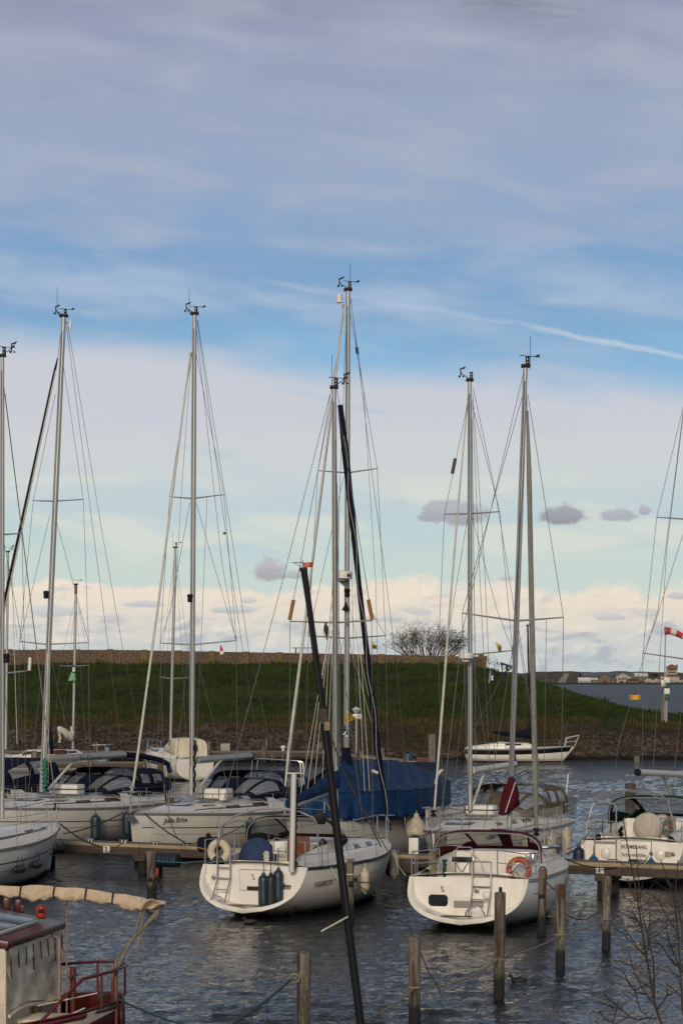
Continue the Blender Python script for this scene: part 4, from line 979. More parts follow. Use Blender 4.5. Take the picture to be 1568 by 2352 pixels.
def hulltext(bt, txt, size, x0, z0, side, m, name, parent, shear=0.0, sx=1.0, bold=0.0):
    # lettering laid on the curved topside; it reads left to right for someone beside the boat
    o = text(txt, size, (0, 0, 0), (1, 0, 0), (0, 0, 1), name, m, parent, shear=shear, sx=sx, bold=bold)
    for v in o.data.vertices:
        x = x0 + (-v.co.x if side > 0 else v.co.x); dpt = v.co.y
        p = bt.hz(x / bt.L, z0 + v.co.z, side, .010 + (.004 if dpt < 0 else -.004)); v.co = V((x, p.y, z0 + v.co.z))
    return o
# ------------------------------------------------------------------ the white boat with the ladder and the blue rolled dinghy (left of centre)
hd = (.38, .925)
def stern_pos(px, py, z, off=0): p = wl(px, py, z); return V((p.x, p.y, 0))
oc = Boat('cruising_yacht', 'white yacht with blue sail cover, brown hood and three dark fenders over its stern', stern_pos(556, 2097, .17), (.385, .923), 9.8, 3.45, bs=.84, zs0=1.30, zs1=1.42, sr=.75)
h = oc.hull(gel, scoop=True, strake=stripe_b)
oc.stripe(letter_g, .38, .015, .12, .9, h)
oc.deck(deckm, .36, .92, .58, cream=gel)
oc.roof(gel, 3.5, 8.3, 1.10, .62, .46, .22, nose=.3)
for (a, b_) in ((.10, .19), (.34, .43), (.58, .67)): oc.roofpatch('cabin_window', glass, a, b_, .05, .16)
oc.roofpatch('hatch', glass, .70, .80, .42, .58, mirror=False)
oc.rails(.16, .86, 5, .62, stern=.55)
# transom fittings
wx = oc.wall_x - .05
ld = MB()
for y in (.62, .98): ld.tube([V((wx - .10, y, 1.78)), V((wx - .12, y, .95)), V((wx - .45, y, .38))], .018, 6)
for f in (0, .2, .4, .6, .8, 1.0): 
    z = lerp(1.78, .42, f); x = wx - .10 if z > .95 else lerp(wx - .12, wx - .43, (.95 - z) / .55)
    ld.tube([V((x, .62, z)), V((x, .98, z))], .016, 6)
ld.torus(V((wx - .5, .78, .36)), .20, .02, (0, 1, 0), (-.3, 0, 1), a0=0, a1=PI, n=14)
oc.part('swim_ladder', ld, steel)
oc.part('locker_gap', MB().bbox((wx + .012, -.03, .93), (.06, .87, .55), .02), mat('painted recess shade', (.25, .235, .21), .6))  # grey backing panel; the shade of the seam is put into its colour
lk = oc.part('transom_locker', MB().bbox((wx - .005, -.03, .93), (.06, .84, .52), .02), gel)
oc.part('locker_handle', MB().bbox((wx - .036, -.03, .73), (.02, .42, .10), .006), boot, lk)
text('S', .20, (wx - .045, .04, .95), (0, -1, 0), (0, 0, 1), 'emblem', mat('brass emblem', (.20, .14, .06), .5), lk, shear=-.25)
text('Nim', .22, (wx - .03, -.62, .74), (0, -1, 0), (0, 0, 1), 'boat_name', letter, oc.root, shear=.3, bold=.006)
oc.part('vent', MB().lathe([(.065, 0), (.065, .03), (.03, .035)], (wx - .02, -.68, 1.02), 12, Matrix.Rotation(-PI / 2, 3, 'Y')), steel)
oc.part('vent', MB().lathe([(.06, 0), (.06, .03), (.03, .035)], (wx - .02, 1.12, .98), 12, Matrix.Rotation(-PI / 2, 3, 'Y')), steel)
oc.part('locker_panel', MB().bbox((wx + .0, 1.14, .98), (.05, .02, .2), .005).bbox((wx - .01, 1.28, .93), (.05, .28, .26), .02), gel)
oc.part('swim_grating', MB().bbox((.38, .05, .335), (.30, .95, .012), .004), wood)
p0 = oc.hz(.10, .82, -1, .012); p1 = oc.hz(.19, .82, -1, .012)
hulltext(oc, 'OCEANIS 331', .17, .98, .80, -1, letter_g, 'hull_lettering', h, sx=.95)
for t, z in ((.33, .80), (.075, .28)):
    q = oc.hz(t, z, -1, .0); e = (oc.hz(t + .02, z, -1, 0) - q).normalized()
    oc.part('port_light' if t > .1 else 'drain', MB().prism([q + e * .20 + V((0, -.012, .055)), q - e * .20 + V((0, -.012, .055)), q - e * .20 + V((0, -.012, -.055)), q + e * .20 + V((0, -.012, -.055))], (0, .02, 0)) if t > .1 else MB().ball(q, .045, (1.3, .4, 1)), glass, h, smooth=False)
# companionway, hood, wheel cover
oc.part('companionway_door', MB().bbox((3.46, -.02, 1.42), (.06, .62, .92), .01), wood)
oc.part('bulkhead', MB().bbox((3.56, 0, 1.16), (.12, 2.0, 1.10), .03), gel)
oc.hood(4.6, 3.0, .95, 1.30, .10, .84, oc.zs(.45) + .42, oc.zs(.3) + .30, brown_cv, [(.04, .32, .14, .88), (.34, .49, .05, .86), (.51, .66, .05, .86), (.68, .96, .14, .88)], e=.5)
dk = MB(); dk.ball((0, 0, 0), 1.0, (.42, .50, .52), 12)
oc.part('wheel_cover', MB().grid([[V((1.85 + .34 * math.sin(PI * j / 12) * math.cos(2 * PI * i / 20) * (1 + .06 * math.sin(5 * i)), .42 + .52 * math.sin(PI * j / 12) * math.sin(2 * PI * i / 20), 1.36 - .58 * math.cos(PI * j / 12))) for j in range(13)] for i in range(20)], cu=True), mat('faded blue cover', (.022, .048, .125), .85, var=.35, vscale=4, bump=.4, bscale=6))
ho = tag(empty('horseshoe_buoy', oc.M @ V((.62, .93, 1.52)), 0), 'cream horseshoe lifebuoy strapped to the stern rail beside the ladder', 'lifebuoy')
ax = V((.92, -.39, 0)); MB().torus((0, 0, .12), .225, .10, ax, (0, 0, 1), n=22, k=10, a0=-.9, a1=PI + .9).build('ring', cream_cv, ho)
MB().torus((0, 0, .12), .225, .106, ax, (0, 0, 1), n=3, k=10, a0=1.3, a1=1.7).build('strap', rope_t, ho)
ng = tag(empty('stern_bag', oc.M @ V((.95, 1.38, 1.78)), 0), 'dark navy bag on the stern rail behind the horseshoe lifebuoy', 'bag')
MB().bbox((0, 0, 0), (.60, .35, .40), .12).build('body', navy, ng); MB().tube([(-.3, -.18, -.05), (0, -.19, -.12), (.3, -.18, .1)], .012, 5).build('strap', mat('orange line', (.5, .2, .03), .8), ng)
# stern arch: two bows of tube, and the white pole in its bracket
for (x, w_, hh) in ((.95, 1.42, 2.72), (1.15, .95, 2.35)):
    pass
ar = MB()
def wtube(pts, Y0, Y1=None):
    n_ = len(pts); return [at(x, y, lerp(Y0, Y1 if Y1 else Y0, i / (n_ - 1))) for i, (x, y) in enumerate(pts)]
oc.mY = 64.0
oc.wpart('stern_arch', MB().tube(wtube([(508, 1975), (510, 1905), (516, 1888), (545, 1872), (600, 1858), (645, 1856), (690, 1865), (722, 1880), (729, 1897), (730, 1945), (734, 1990)], 60.4, 59.2), .024, 7), steel)
oc.wpart('stern_arch', MB().tube(wtube([(502, 1990), (503, 1910), (508, 1897), (540, 1886), (580, 1884), (608, 1893), (616, 1908), (618, 1940)], 60.8, 61.6), .020, 7), steel)
oc.wpart('outboard_rest', MB().bbox(at(735, 1880, 59.9), (.28, .22, .3), .06), black)
pole_b, pole_t = at(670, 2003, 58.9), at(675, 1778, 58.9)
oc.wpart('davit_pole', MB().tube([pole_b, pole_t], .075, 12), alu_w)
oc.wpart('pole_cap', MB().bbox(pole_t + V((.02, 0, .02)), (.42, .08, .03), .01), alu)
oc.wpart('pole_rope', MB().tube([pole_t.lerp(pole_b, i / 40) + V((.085 + .012 * math.sin(i * 2.1), -.02, 0)) for i in range(2, 40)], .022, 5), dgreen_cv)
oc.wpart('cockpit_panel', MB().bbox(at(641, 1948, 60.2), (.32, .05, .30), .02), whitep)
oc.wpart('rope_bundle', MB().tube([at(609 + 2 * math.sin(i * 1.7), 1955 + i * 2.4, 60.0) for i in range(16)], .035, 5).tube([at(615 + 2 * math.cos(i * 2.1), 1957 + i * 1.9, 60.0) for i in range(16)], .03, 5), rope_w)
oc.wpart('winch', MB().lathe([(.11, 0), (.08, .05), (.07, .14), (.1, .17), (.03, .18)], at(760, 1968, 62.0), 12), black)
oc.wpart('hanging_cover', MB().grid([[at(lerp(718, 765, i / 6) + 3 * math.sin(i * 2), lerp(1925 + 8 * abs(i - 3), 1998 - 5 * i, j / 6), 61.6) for j in range(7)] for i in range(7)]), brown_cv, solid=.03)
# rig
oc.mast((771, 1900), (767, 892), 64.0, .073)
oc.spreader(666, 1427, 853, 1425, 772, 1430)
oc.head(767, 890, 1, 1, (762, 892, 815))
oc.stay((758, 906, 0), (645, 1349, -3.0), (497, 1900, -6.0))
oc.stay((761, 918, 0), (674, 1377, .3), (666, 1427, .35), (664, 1880, .2))
oc.stay((775, 930, 0), (847, 1376, .3), (853, 1425, .35), (856, 1925, .2))
oc.stay((764, 1440, 0), (690, 1920, .1)); oc.stay((776, 1440, 0), (838, 1925, .1))
oc.stay((760, 960, 0), (716, 1310, -.2), (655, 1850, -.8))
for i, (a, b_) in enumerate(((740, 1788), (722, 1800), (706, 1812), (690, 1822), (750, 1778))): oc.stay((765, 1300 + 34 * i, 0), (a, b_, -1.2 - .25 * i), r=.007, m=rope_w, name='lazy_jack')
for i in range(4): oc.stay((770 + i * 2, 1010 + 50 * i, -.1), (773 + 3 * i, 1760, -.1), r=.008, m=wire, name='halyard')
for (x, y0, y1) in ((669.5, 1424, 1378), (850, 1424, 1377)):
    oc.wpart('orange_roll', MB().tube([at(x - 4.5 * (1 if x < 700 else -1), y0, 64.3), at(x + 4.5 * (1 if x < 700 else -1), y1, 64.3)], .052, 8), mat('amber roll', (.28, .14, .03), .6, var=.2, vscale=6))
fj = oc.jib([(781, 930, .25), (792, 1030, .4), (824, 1342, 1.3), (867, 1718, 3.0), (891, 1890, 3.9)], [.075, .10, .075, .095, .05], navy)
oc.stay((773, 895, 0), (781, 932, .22)); oc.drum(892, 1908, 3.95, .10, .22)
def along(pts, y):
    for (a, b_, c_), (d, e, f) in zip(pts, pts[1:]):
        if b_ <= y <= e: k = (y - b_) / (e - b_); return lerp(a, d, k), lerp(c_, f, k)
    return pts[-1][0], pts[-1][2]
JP = [(781, 930, .25), (792, 1030, .4), (824, 1342, 1.3), (867, 1718, 3.0), (891, 1890, 3.9)]
oc.wpart('sail_tie', MB().tube([at(along(JP, 1000 + i * 5)[0] + 3.5 * math.sin(i * .16), 1000 + i * 5, 63.9 + along(JP, 1000 + i * 5)[1]) for i in range(176)], .008, 4), rope_w, fj)
bm_ = oc.boom(768, 1812, 0, 672, 1852, -3.4, .075)
cv = MB(); rows = []
for i in range(15):
    u = i / 14; x = lerp(775, 660, u); yt = lerp(1768, 1836, u ** .85); yb = lerp(1812, 1856, u) ; Y = lerp(63.9, 60.3, u); tw_ = lerp(.17, .12, u) * (1 + .12 * math.sin(i * 2.3))
    c_ = at(x, (yt + yb) / 2, Y); hz_ = (yb - yt) / 2 * Y / F
    rows.append([c_ + V((tw_ * math.cos(2 * PI * j / 12) * .5, -tw_ * math.cos(2 * PI * j / 12), hz_ * math.sin(2 * PI * j / 12))) for j in range(12)])
cv.grid(rows, cv=True); cv.poly(rows[0]); cv.poly(rows[-1]); oc.wpart('sail_cover', cv, blue_cv, bm_, ang=60)
oc.wpart('kicker', MB().tube([at(741, 1828, 63.0), at(771, 1884, 64)], .03, 6), alu)
oc.part('anchor', MB().tube([V((9.6, .1, 1.5)), V((10.1, .1, 1.42)), V((10.25, .1, 1.2))], .03, 6).prism([V((10.2, .0, 1.25)), V((10.35, .1, 1.0)), V((10.0, .15, 1.05))], (0, .05, 0)), steel)
for (x, y, ln, r, m, lb) in ((605, 1966, .92, .13, fender_b, 'left slate blue fender of three over the stern of the brown hooded yacht'), (622, 1963, .95, .125, mat('black fender', (.012, .013, .015), .5, var=.2, vscale=5), 'black fender hanging between two slate blue fenders at the stern'), (639, 1948, .92, .13, fender_b, 'slate blue fender on the right of three over the stern, nearest the white pole')):
    p = at(x, y, 59.15 if x != 622 else 59.05); fender(p, ln, r, m, lb, tail=(2004 - y) * 59.1 / F if x < 630 else (1993 - y) * 59.1 / F)
fender(hang(oc, 838, -1), .68, .12, fender_w, 'cream fender on the near flank of the yacht with the blue sail cover', tail=.12)

fender(at(884, 1944, 66.6), .80, .125, mat('black fender', (.012, .013, .015)), 'black fender leaning at the bow of the brown hooded yacht', tail=.1, tilt=-.22)
fender(at(905, 1950, 66.2), .78, .13, fender_w, 'ivory fender beside the black fender at the dock edge', tail=.08)
# ------------------------------------------------------------------ the white boat with the orange lifebuoy
eb = Boat('cruising_yacht', 'white yacht with burgundy hood and sail cover and a round orange lifebuoy', stern_pos(1056, 2124, .17), (.285, .958), 9.6, 3.35, bs=.88, zs0=1.22, zs1=1.34, sr=.85)
h = eb.hull(gel, scoop=True, bootm=bootred, strake=stripe_g)
eb.stripe(letter_g, .36, .015, .08, .9, h)
eb.deck(deckm, .37, 1.0, .55, cream=gel)
eb.roof(gel, 3.55, 8.2, 1.05, .6, .40, .2, nose=.3)
for (a, b_) in ((.12, .30), (.42, .58)): eb.roofpatch('cabin_window', glass, a, b_, .05, .15)
eb.rails(.16, .86, 5, .6, stern=.72)
wx = eb.wall_x - .05
ld = MB()
for y in (-.12, -.58): ld.tube([V((wx - .06, y, 1.62)), V((wx - .10, y, .9)), V((wx - .48, y, .36))], .020, 6)
for f in (0, .25, .5, .75):
    z = lerp(1.62, .42, f); x = wx - .07 if z > .9 else lerp(wx - .10, wx - .46, (.9 - z) / .52); ld.tube([V((x, -.12, z)), V((x, -.58, z))], .018, 6)
ld.torus(V((wx - .52, -.30, .34)), .24, .022, (0, 1, 0), (-.2, 0, .75), a0=0, a1=PI, n=14)
eb.part('swim_ladder', ld, steel)
eb.part('port_light', MB().prism([V((wx - .035, .98 - q, z)) for q, z in ((0, .74), (.05, .80), (.43, .80), (.48, .74), (.48, .58), (.43, .52), (.05, .52), (0, .58))], (.04, 0, 0)), glass)
eb.part('transom_step', MB().bbox((wx + .0, -.02, .66), (.06, .92, .30), .02), gel)
eb.part('step_recess', MB().bbox((wx - .036, -.02, .58), (.012, .74, .17), .004), mat('painted recess shade', (.25, .235, .21), .6))  # flat grey plate on the step, coloured like the shade inside a recess
eb.part('swim_grating', MB().bbox((.34, .18, .335), (.24, .74, .012), .004), dockgrey)
text('S', .18, (wx - .035, .66, .88), (0, -1, 0), (0, 0, 1), 'emblem', mat('brown emblem', (.16, .09, .07), .5), eb.root, shear=-.25)
eb.part('vent', MB().lathe([(.065, 0), (.065, .03), (.03, .035)], (wx - .02, -.22, .93), 12, Matrix.Rotation(-PI / 2, 3, 'Y')), steel)
for y in (-.46, -.82): eb.part('vent_cowl', MB().ball((wx - .03, y, .82), .11, (.7, 1, .9)), gel)
# cockpit: bulkhead, wheel, pedestal
eb.part('bulkhead', MB().bbox((3.62, 0, 1.15), (.12, 2.1, 1.06), .04), gel)
eb.part('companionway_door', MB().bbox((3.54, -.02, 1.22), (.05, .58, .86), .02), deckm)
eb.part('pedestal', MB().bbox((1.55, .28, 1.08), (.26, .34, 1.05), .08).bbox((1.5, .28, 1.62), (.30, .62, .10), .04), gel)
eb.part('instrument_panel', MB().bbox((1.36, .28, 1.62), (.03, .52, .12), .01), glass)
wheel = MB().torus((1.28, .28, 1.30), .54, .014, (0, 1, 0), (.12, 0, 1), n=36, k=6)
for a in range(6): wheel.tube([V((1.28, .28, 1.30)), V((1.28 + .065 * math.sin(a * PI / 3), .28 + .54 * math.cos(a * PI / 3), 1.30 + .54 * math.sin(a * PI / 3)))], .010, 5)
eb.part('steering_wheel', wheel, steel)
eb.part('grab_rail', MB().tube([V((1.62, .05, 1.2)), V((1.62, .05, 1.82)), V((1.62, .12, 1.9)), V((1.62, .44, 1.9)), V((1.62, .51, 1.82)), V((1.62, .51, 1.2))], .018, 6), steel)
eb.part('rope_coil', MB().tube([V((1.05 + .07 * math.cos(i * 1.9), .92 + .09 * math.sin(i * 2.3), 1.82 - .62 * (.5 - .5 * math.cos(i * .52)))) for i in range(60)], .022, 5), rope_t)
eb.part('rope_coil', MB().tube([V((1.10 + .06 * math.cos(i * 1.9), .66 + .05 * math.sin(i * 2.3), 1.62 - .45 * (.5 - .5 * math.cos(i * .52)))) for i in range(46)], .018, 5), rope_teal)
for y in (1.28, -1.28): eb.part('winch', MB().lathe([(.12, 0), (.09, .05), (.075, .15), (.11, .19), (.03, .2)], (2.3, y, 1.56), 12), steel)
eb.hood(4.75, 2.85, .92, 1.38, .08, .76, eb.zs(.45) + .38, eb.zs(.3) + .26, burg_cv, [(.04, .33, .16, .88), (.35, .49, .04, .86), (.515, .655, .04, .86), (.67, .96, .16, .88)], e=.5)
eb.part('rail_sign', MB().bbox((1.42, 1.52, 1.92), (.04, .24, .40), .01), whitep)
lb_ = tag(empty('lifebuoy', eb.M @ V((1.18, -1.17, 1.42)), 0), 'round orange lifebuoy hung on the stern rail of the burgundy hooded yacht', 'lifebuoy')
lx = V((.958, -.285, 0)); MB().torus((0, 0, 0), .245, .072, lx, V((.06, .12, 1)), n=36, k=12).build('ring', orange, lb_)
for a in (.8, 2.4, 3.9, 5.5): MB().torus((0, 0, 0), .245, .076, lx, V((.06, .12, 1)), n=3, k=12, a0=a, a1=a + .16).build('band', mat('worn band', (.30, .12, .07), .8), lb_)
lr = MB()
for k in range(16): lr.tube([V((-.12 + .02 * k * .7, -.10, -.05)) , V((.02 + R.uniform(-.1, .16), -.14, -.3)), V((.10 + R.uniform(-.16, .2), -.15, -.55 - R.uniform(0, .15)))], .009, 4)
lr.tube([V((-.16 + .05 * math.sin(i), -.1, .2 - .02 * i)) for i in range(18)], .014, 4)
lr.build('rope', rope_w, lb_)
eb.mY = 61.8
eb.mast((1168, 1925), (1206, 843), 61.8, .071)
eb.spreader(1061, 1408, 1293, 1418, 1186, 1426, .03)
eb.head(1206, 841, 1, 0, (1217, 850, 772))
CP = [(1174, 1784, 3), (1174, 1796, 9), (1173, 1812, 16), (1172, 1830, 20), (1168, 1846, 20), (1163, 1858, 16), (1157, 1866, 12), (1151, 1871, 7)]
eb.wpart('furled_sail_cover', MB().grid([[at(x + w_ * math.cos(2 * PI * j / 16) * (1 + .16 * math.sin(y * .13 + j * 2.4) + .10 * math.sin(j * 1.3 - y * .05)), y + 4 * math.sin(j * 2.2 + y * .1), 61.5 + .16 * math.sin(2 * PI * j / 16)) for j in range(16)] for x, y, w_ in CP], cv=True), burg_cv, ang=80)
eb.wpart('sail_tie', MB().tube([at(lerp(1183, 1160, i / 10), lerp(1796, 1866, i / 10), 61.22) for i in range(11)], .014, 5), rope_w)
eb.wpart('boom', MB().tube([at(1170, 1905, 61.7), at(1120, 1925, 59.6)], .06, 10), alu)
sj = eb.jib([(1210, 943, .15), (1214, 1080, .4), (1220, 1400, 1.4), (1228, 1787, 2.6), (1231, 1905, 3.1)], [.03, .065, .075, .08, .05], grey_sail)
eb.drum(1231, 1920, 3.1, .10, .22)
eb.stay((1206, 850, 0), (1210, 945, .15)); eb.stay((1231, 1915, 3.1), (1236, 1955, 3.3), r=.012)
eb.stay((1211, 905, 0), (1293, 1418, .3), (1287, 1900, .2)); eb.stay((1200, 905, 0), (1061, 1408, .3), (1078, 1930, .3))
eb.stay((1203, 850, 0), (1140, 1113, -1.5), (1061, 1450, -3.2), (1003, 1960, -5.6))
eb.stay((1185, 1435, 0), (1108, 1920, 0)); eb.stay((1189, 1435, 0), (1262, 1920, 0)); eb.stay((1205, 870, 0), (1172, 1850, -.2), r=.008, name='halyard'); eb.stay((1203, 1050, -.1), (1180, 1420, -.2), (1165, 1860, -.2), r=.01, name='halyard')
eb.stay((1254, 1424, .2), (1247, 1880, .1), r=.007, name='halyard')
eb.wpart('deck_hatch', MB().bbox(at(1262, 1945, 62.4), (.5, .7, .06), .02), glass)
p = hang(eb, 1291, -1); fender(p, .72, .15, fender_w, 'cream fender between the burgundy hooded yacht and the tall piles', tail=.1)
fender(at(1283, 2012, 60.2), .62, .15, mat('ivory fender', (.58, .50, .36), .5, var=.25, vscale=4), 'small ivory fender just above the pile with a pale top', tail=.12)
hulltext(eb, 'Clipper', .13, 2.0, .52, -1, mat('faint red lettering', (.42, .28, .24), .5), 'hull_lettering', h, shear=.3)

# ------------------------------------------------------------------ pair of big yachts behind the dock: Jolie Brise, and its sister on the left
def bavaria(name, label, bow_px, Y, dirn, L, **k):
    bx = (bow_px - CX) * Y / F; st = V((bx, Y, 0)) + V((dirn[0], dirn[1], 0)) * L
    return Boat(name, label, st, (-dirn[0], -dirn[1]), L, 3.9, bs=.82, zs0=1.42, zs1=1.74, sr=-.25, br=.35, zk0=.0, bowp=2.0, zkd=.4, flare=.22, **k)
jb = bavaria('cruising_yacht', 'white yacht named Jolie Brise with navy hood and pale furled headsail', 297, 75.4, (.37, .93), 12.3)
h = jb.hull(gel, strake=stripe_g)
jb.stripe(stripe_b, .46, .028, .05, .90, h); jb.stripe(letter_g, .68, .012, .05, .93, h)
jb.stripe(stripe_b, .46, .028, .93, .965, h)
jb.deck(deckm, .30, 1.15, .7, cream=gel)
jb.roof(gel, 3.6, 10.0, 1.35, .75, .42, .22, nose=.35, e=.55)
jb.roofpatch('side_stripe', stripe_b, .06, .86, .055, .085)
for a, b_ in ((.10, .24), (.40, .54)): jb.roofpatch('tinted_window', glass_red, a, b_, .05, .15)
for a in (.50, .74): jb.roofpatch('hatch', glass, a, a + .08, .40, .60, mirror=False)
jb.roofpatch('oval_window', glass, .62, .74, .20, .26)
jb.rails(.1, .88, 6, .62, stern=.9)
e0, e1 = jb.hz(.90, 1.05, 1, .012), jb.hz(.80, 1.05, 1, .012)
hulltext(jb, 'Jolie Brise', .235, 11.05, jb.zs(.9) - .32, 1, letter_g, 'boat_name', h, shear=.12, sx=.98, bold=.004)
q = jb.hz(.73, .82, 1, 0); e = (jb.hz(.71, .82, 1, 0) - q).normalized()
jb.part('port_light', MB().lathe([(.0, .0), (.17, .0), (.17, .02), (.12, .03), (.0, .03)], q + V((0, .005, 0)), 18, Matrix(((1, 0, 0), (0, 0, 1), (0, .75, 0))) @ Matrix.Scale(1.6, 3, (1, 0, 0))), glass_red, h)
jb.hood(5.0, 2.9, 1.0, 1.45, .12, .72, jb.zs(.4) + .42, jb.zs(.3) + .34, navy, [(.06, .30, .12, .80), (.35, .48, .08, .72), (.52, .65, .08, .72), (.70, .94, .12, .80)], e=.5)
jb.hood(3.0, .5, 1.45, 1.35, 1.02, .95, jb.zs(.2) + .34, jb.zs(.1) + .30, navy, [(.05, .20, .12, .42), (.05, .20, .56, .9), (.80, .95, .12, .42), (.80, .95, .56, .9)], name='cockpit_tent', e=.45)
lr_ = tag(empty('life_raft', jb.M @ V((6.2, .2, jb.zs(.5) + .62)), jb.root.rotation_euler.z), 'white strapped life raft case on the cabin roof of Jolie Brise', 'life raft')
MB().bbox((0, 0, 0), (.62, 1.12, .34), .06).build('case', whitep, lr_)
for y in (-.3, .3): MB().bbox((0, y, 0), (.645, .03, .36), .008).build('strap', black, lr_)
MB().bbox((0, 0, .0), (.64, 1.14, .02), .004).build('seam', stripe_g, lr_)
jb.part('dorade_vent', MB().bbox((6.7, .75, jb.zs(.5) + .52), (.25, .22, .22), .04), gel)
Yj = 79.9
jb.mast((440, 1826), (447, 722), Yj, .088)
jb.spreader(390, 1141, 514, 1136, 442, 1145); jb.spreader(368, 1477, 543, 1471, 440, 1481)
jb.head(447, 722, 1, -1, (435, 722, 664)); jb.lamp(437, 1374)
jj = jb.jib([(438, 809, .3), (402, 1090, -1), (365, 1380, -2.4), (318, 1725, -4.0), (306, 1806, -4.3)], [.03, .036, .04, .045, .035], sailcl)
jb.drum(304, 1822, -4.35, .10, .22, steel)
jb.stay((443, 800, 0), (390, 1141, .3), (368, 1477, .3), (378, 1830, .2)); jb.stay((451, 813, 0), (514, 1136, .3), (543, 1471, .3), (546, 1850, .2))
jb.stay((454, 736, 0), (541, 1290, 3.5), (571, 1492, 4.6), (640, 1790, 6.6)); jb.stay((453, 736, 0), (527, 1286, 2.6), (560, 1510, 4.2), (606, 1790, 6))
jb.stay((451, 1155, 0), (488, 1286, .1), (522, 1401, .3), (543, 1471, .3)); jb.stay((436, 1155, 0), (392, 1400, .2), (368, 1477, .3))
jb.stay((446, 1485, 0), (491, 1662, .1), (530, 1845, .1)); jb.stay((434, 1485, 0), (396, 1835, .1))
jb.stay((452, 760, .1), (509, 1286, 1.5), (541, 1471, .4)); jb.stay((476, 1139, .1), (466, 1380, .1), (448, 1800, -.1), r=.007, name='halyard'); jb.stay((440, 810, -.1), (416, 1145, -1), (398, 1470, -1.6), (390, 1830, -2), r=.007, name='halyard')
jb.wpart('halyard_bundle', MB().tube([at(447 + 2 * math.sin(i * 1.3), 1700 + i * 5, 79.6) for i in range(25)], .035, 5), dgreen_cv)
jb.boom(452, 1746, .1, 574, 1736, 3.8, .125, alu)
jb.wpart('kicker', MB().tube([at(447, 1822, 80), at(512, 1740, 81.6)], .045, 8), alu_w)
fr = MB()
for Yk, dx in ((84.2, 0), (85.4, 12)): fr.tube([at(577 + dx, 1786, Yk), at(580 + dx, 1748, Yk), at(585 + dx, 1742, Yk), at(684 + dx * .5, 1748, Yk - .6), at(690 + dx * .5, 1752, Yk - .6), at(692 + dx * .5, 1800, Yk - .6)], .022, 6)
jb.wpart('stern_gantry', fr, steel)
for bb in (jb, sb_) if 'sb_' in globals() else (jb,):
    bb.part('anchor', MB().tube([V((bb.L - .5, .12, bb.zs(1) + .06)), V((bb.L + .15, .12, bb.zs(1) + .02))], .03, 6).prism([V((bb.L + .02, .02, bb.zs(1) + .02)), V((bb.L + .32, .12, bb.zs(1) - .25)), V((bb.L - .10, .2, bb.zs(1) - .24))], (0, .05, 0)), mat('galvanised anchor', (.20, .18, .16), .5, metal=.4, var=.3, vscale=8))
fender(hang(jb, 575, 1), .78, .16, fender_b, 'slate blue fender on the flank of Jolie Brise', tail=.1)
fl, I = flag('pennant', 'small red and white pennant below the spreader of Jolie Brise', [at(506, 1480, 80), at(505, 1504, 80), at(514, 1500, 80), at(511, 1488, 80)], mat('red pennant', (.45, .05, .04), .8), wave=.02)
MB().grid([[at(lerp(505.5, 514, i / 3), lerp(1497, 1505, j / 3) - i, 79.97) for j in range(4)] for i in range(4)]).build('white_band', letter_w, fl, I, solid=.008)

sb_ = bavaria('cruising_yacht', 'white yacht with the words le Régal on its boom and a black furled headsail', -58, 78.6, (.37, .93), 12.3)
h = sb_.hull(gel, strake=stripe_g)
sb_.stripe(stripe_b, .46, .028, .05, .95, h); sb_.stripe(letter_g, .68, .012, .05, .95, h)
sb_.deck(deckm, .30, 1.15, .7, cream=gel)
sb_.roof(gel, 3.6, 10.0, 1.35, .75, .42, .22, nose=.35, e=.55)
sb_.roofpatch('side_stripe', stripe_b, .06, .86, .055, .085)
for a, b_ in ((.10, .24), (.40, .54)): sb_.roofpatch('tinted_window', glass_red, a, b_, .05, .15)
for a in (.50, .74): sb_.roofpatch('hatch', glass, a, a + .08, .40, .60, mirror=False)
sb_.roofpatch('oval_window', glass, .58, .76, .20, .26)
sb_.rails(.1, .88, 6, .62, stern=.9)
sb_.hood(5.0, 2.9, 1.0, 1.45, .12, .72, sb_.zs(.4) + .42, sb_.zs(.3) + .34, navy, [(.06, .30, .12, .80), (.35, .48, .08, .72), (.52, .65, .08, .72), (.70, .94, .12, .80)], e=.5)
sb_.hood(3.0, .5, 1.45, 1.35, 1.02, .95, sb_.zs(.2) + .34, sb_.zs(.1) + .30, navy, [(.05, .20, .12, .42), (.05, .20, .56, .9), (.80, .95, .12, .42), (.80, .95, .56, .9)], name='cockpit_tent', e=.45)
lr_ = tag(empty('life_raft', sb_.M @ V((6.2, .2, sb_.zs(.5) + .62)), sb_.root.rotation_euler.z), 'white life raft case with a blue stripe below the le Régal boom', 'life raft')
MB().bbox((0, 0, 0), (.62, 1.12, .34), .06).build('case', whitep, lr_)
MB().bbox((0, 0, 0), (.64, 1.14, .05), .004).build('stripe', mat('mid blue stripe', (.02, .09, .16), .5), lr_)
Yb = 82.9
sb_.mast((97, 1818), (147, 727), Yb, .098)
sb_.spreader(77, 1150, 192, 1147, 123, 1151); sb_.spreader(46, 1473, 204, 1476, 107, 1480)
sb_.head(147, 727, 1, -1, (132, 722, 659)); sb_.lamp(107, 1366)
sb_.wpart('horn', MB().lathe([(.05, -.16), (.06, 0), (.05, .05), (.012, .2)], at(162, 745, Yb), 10).tube([at(148, 748, Yb), at(162, 748, Yb)], .02, 5), whitep, sb_.mo)
sb_.jib([(133, 822, .3), (127, 850, .3), (94, 1003, -.6), (14, 1373, -2.6), (-78, 1800, -4.8)], [.02, .05, .06, .075, .06], black)
sb_.wpart('sail_tie', MB().tube([at(129, 850, Yb - .1), at(96, 1003, Yb - 1), at(17, 1373, Yb - 2.9), at(-74, 1800, Yb - 5.1)], .018, 5), rope_w)
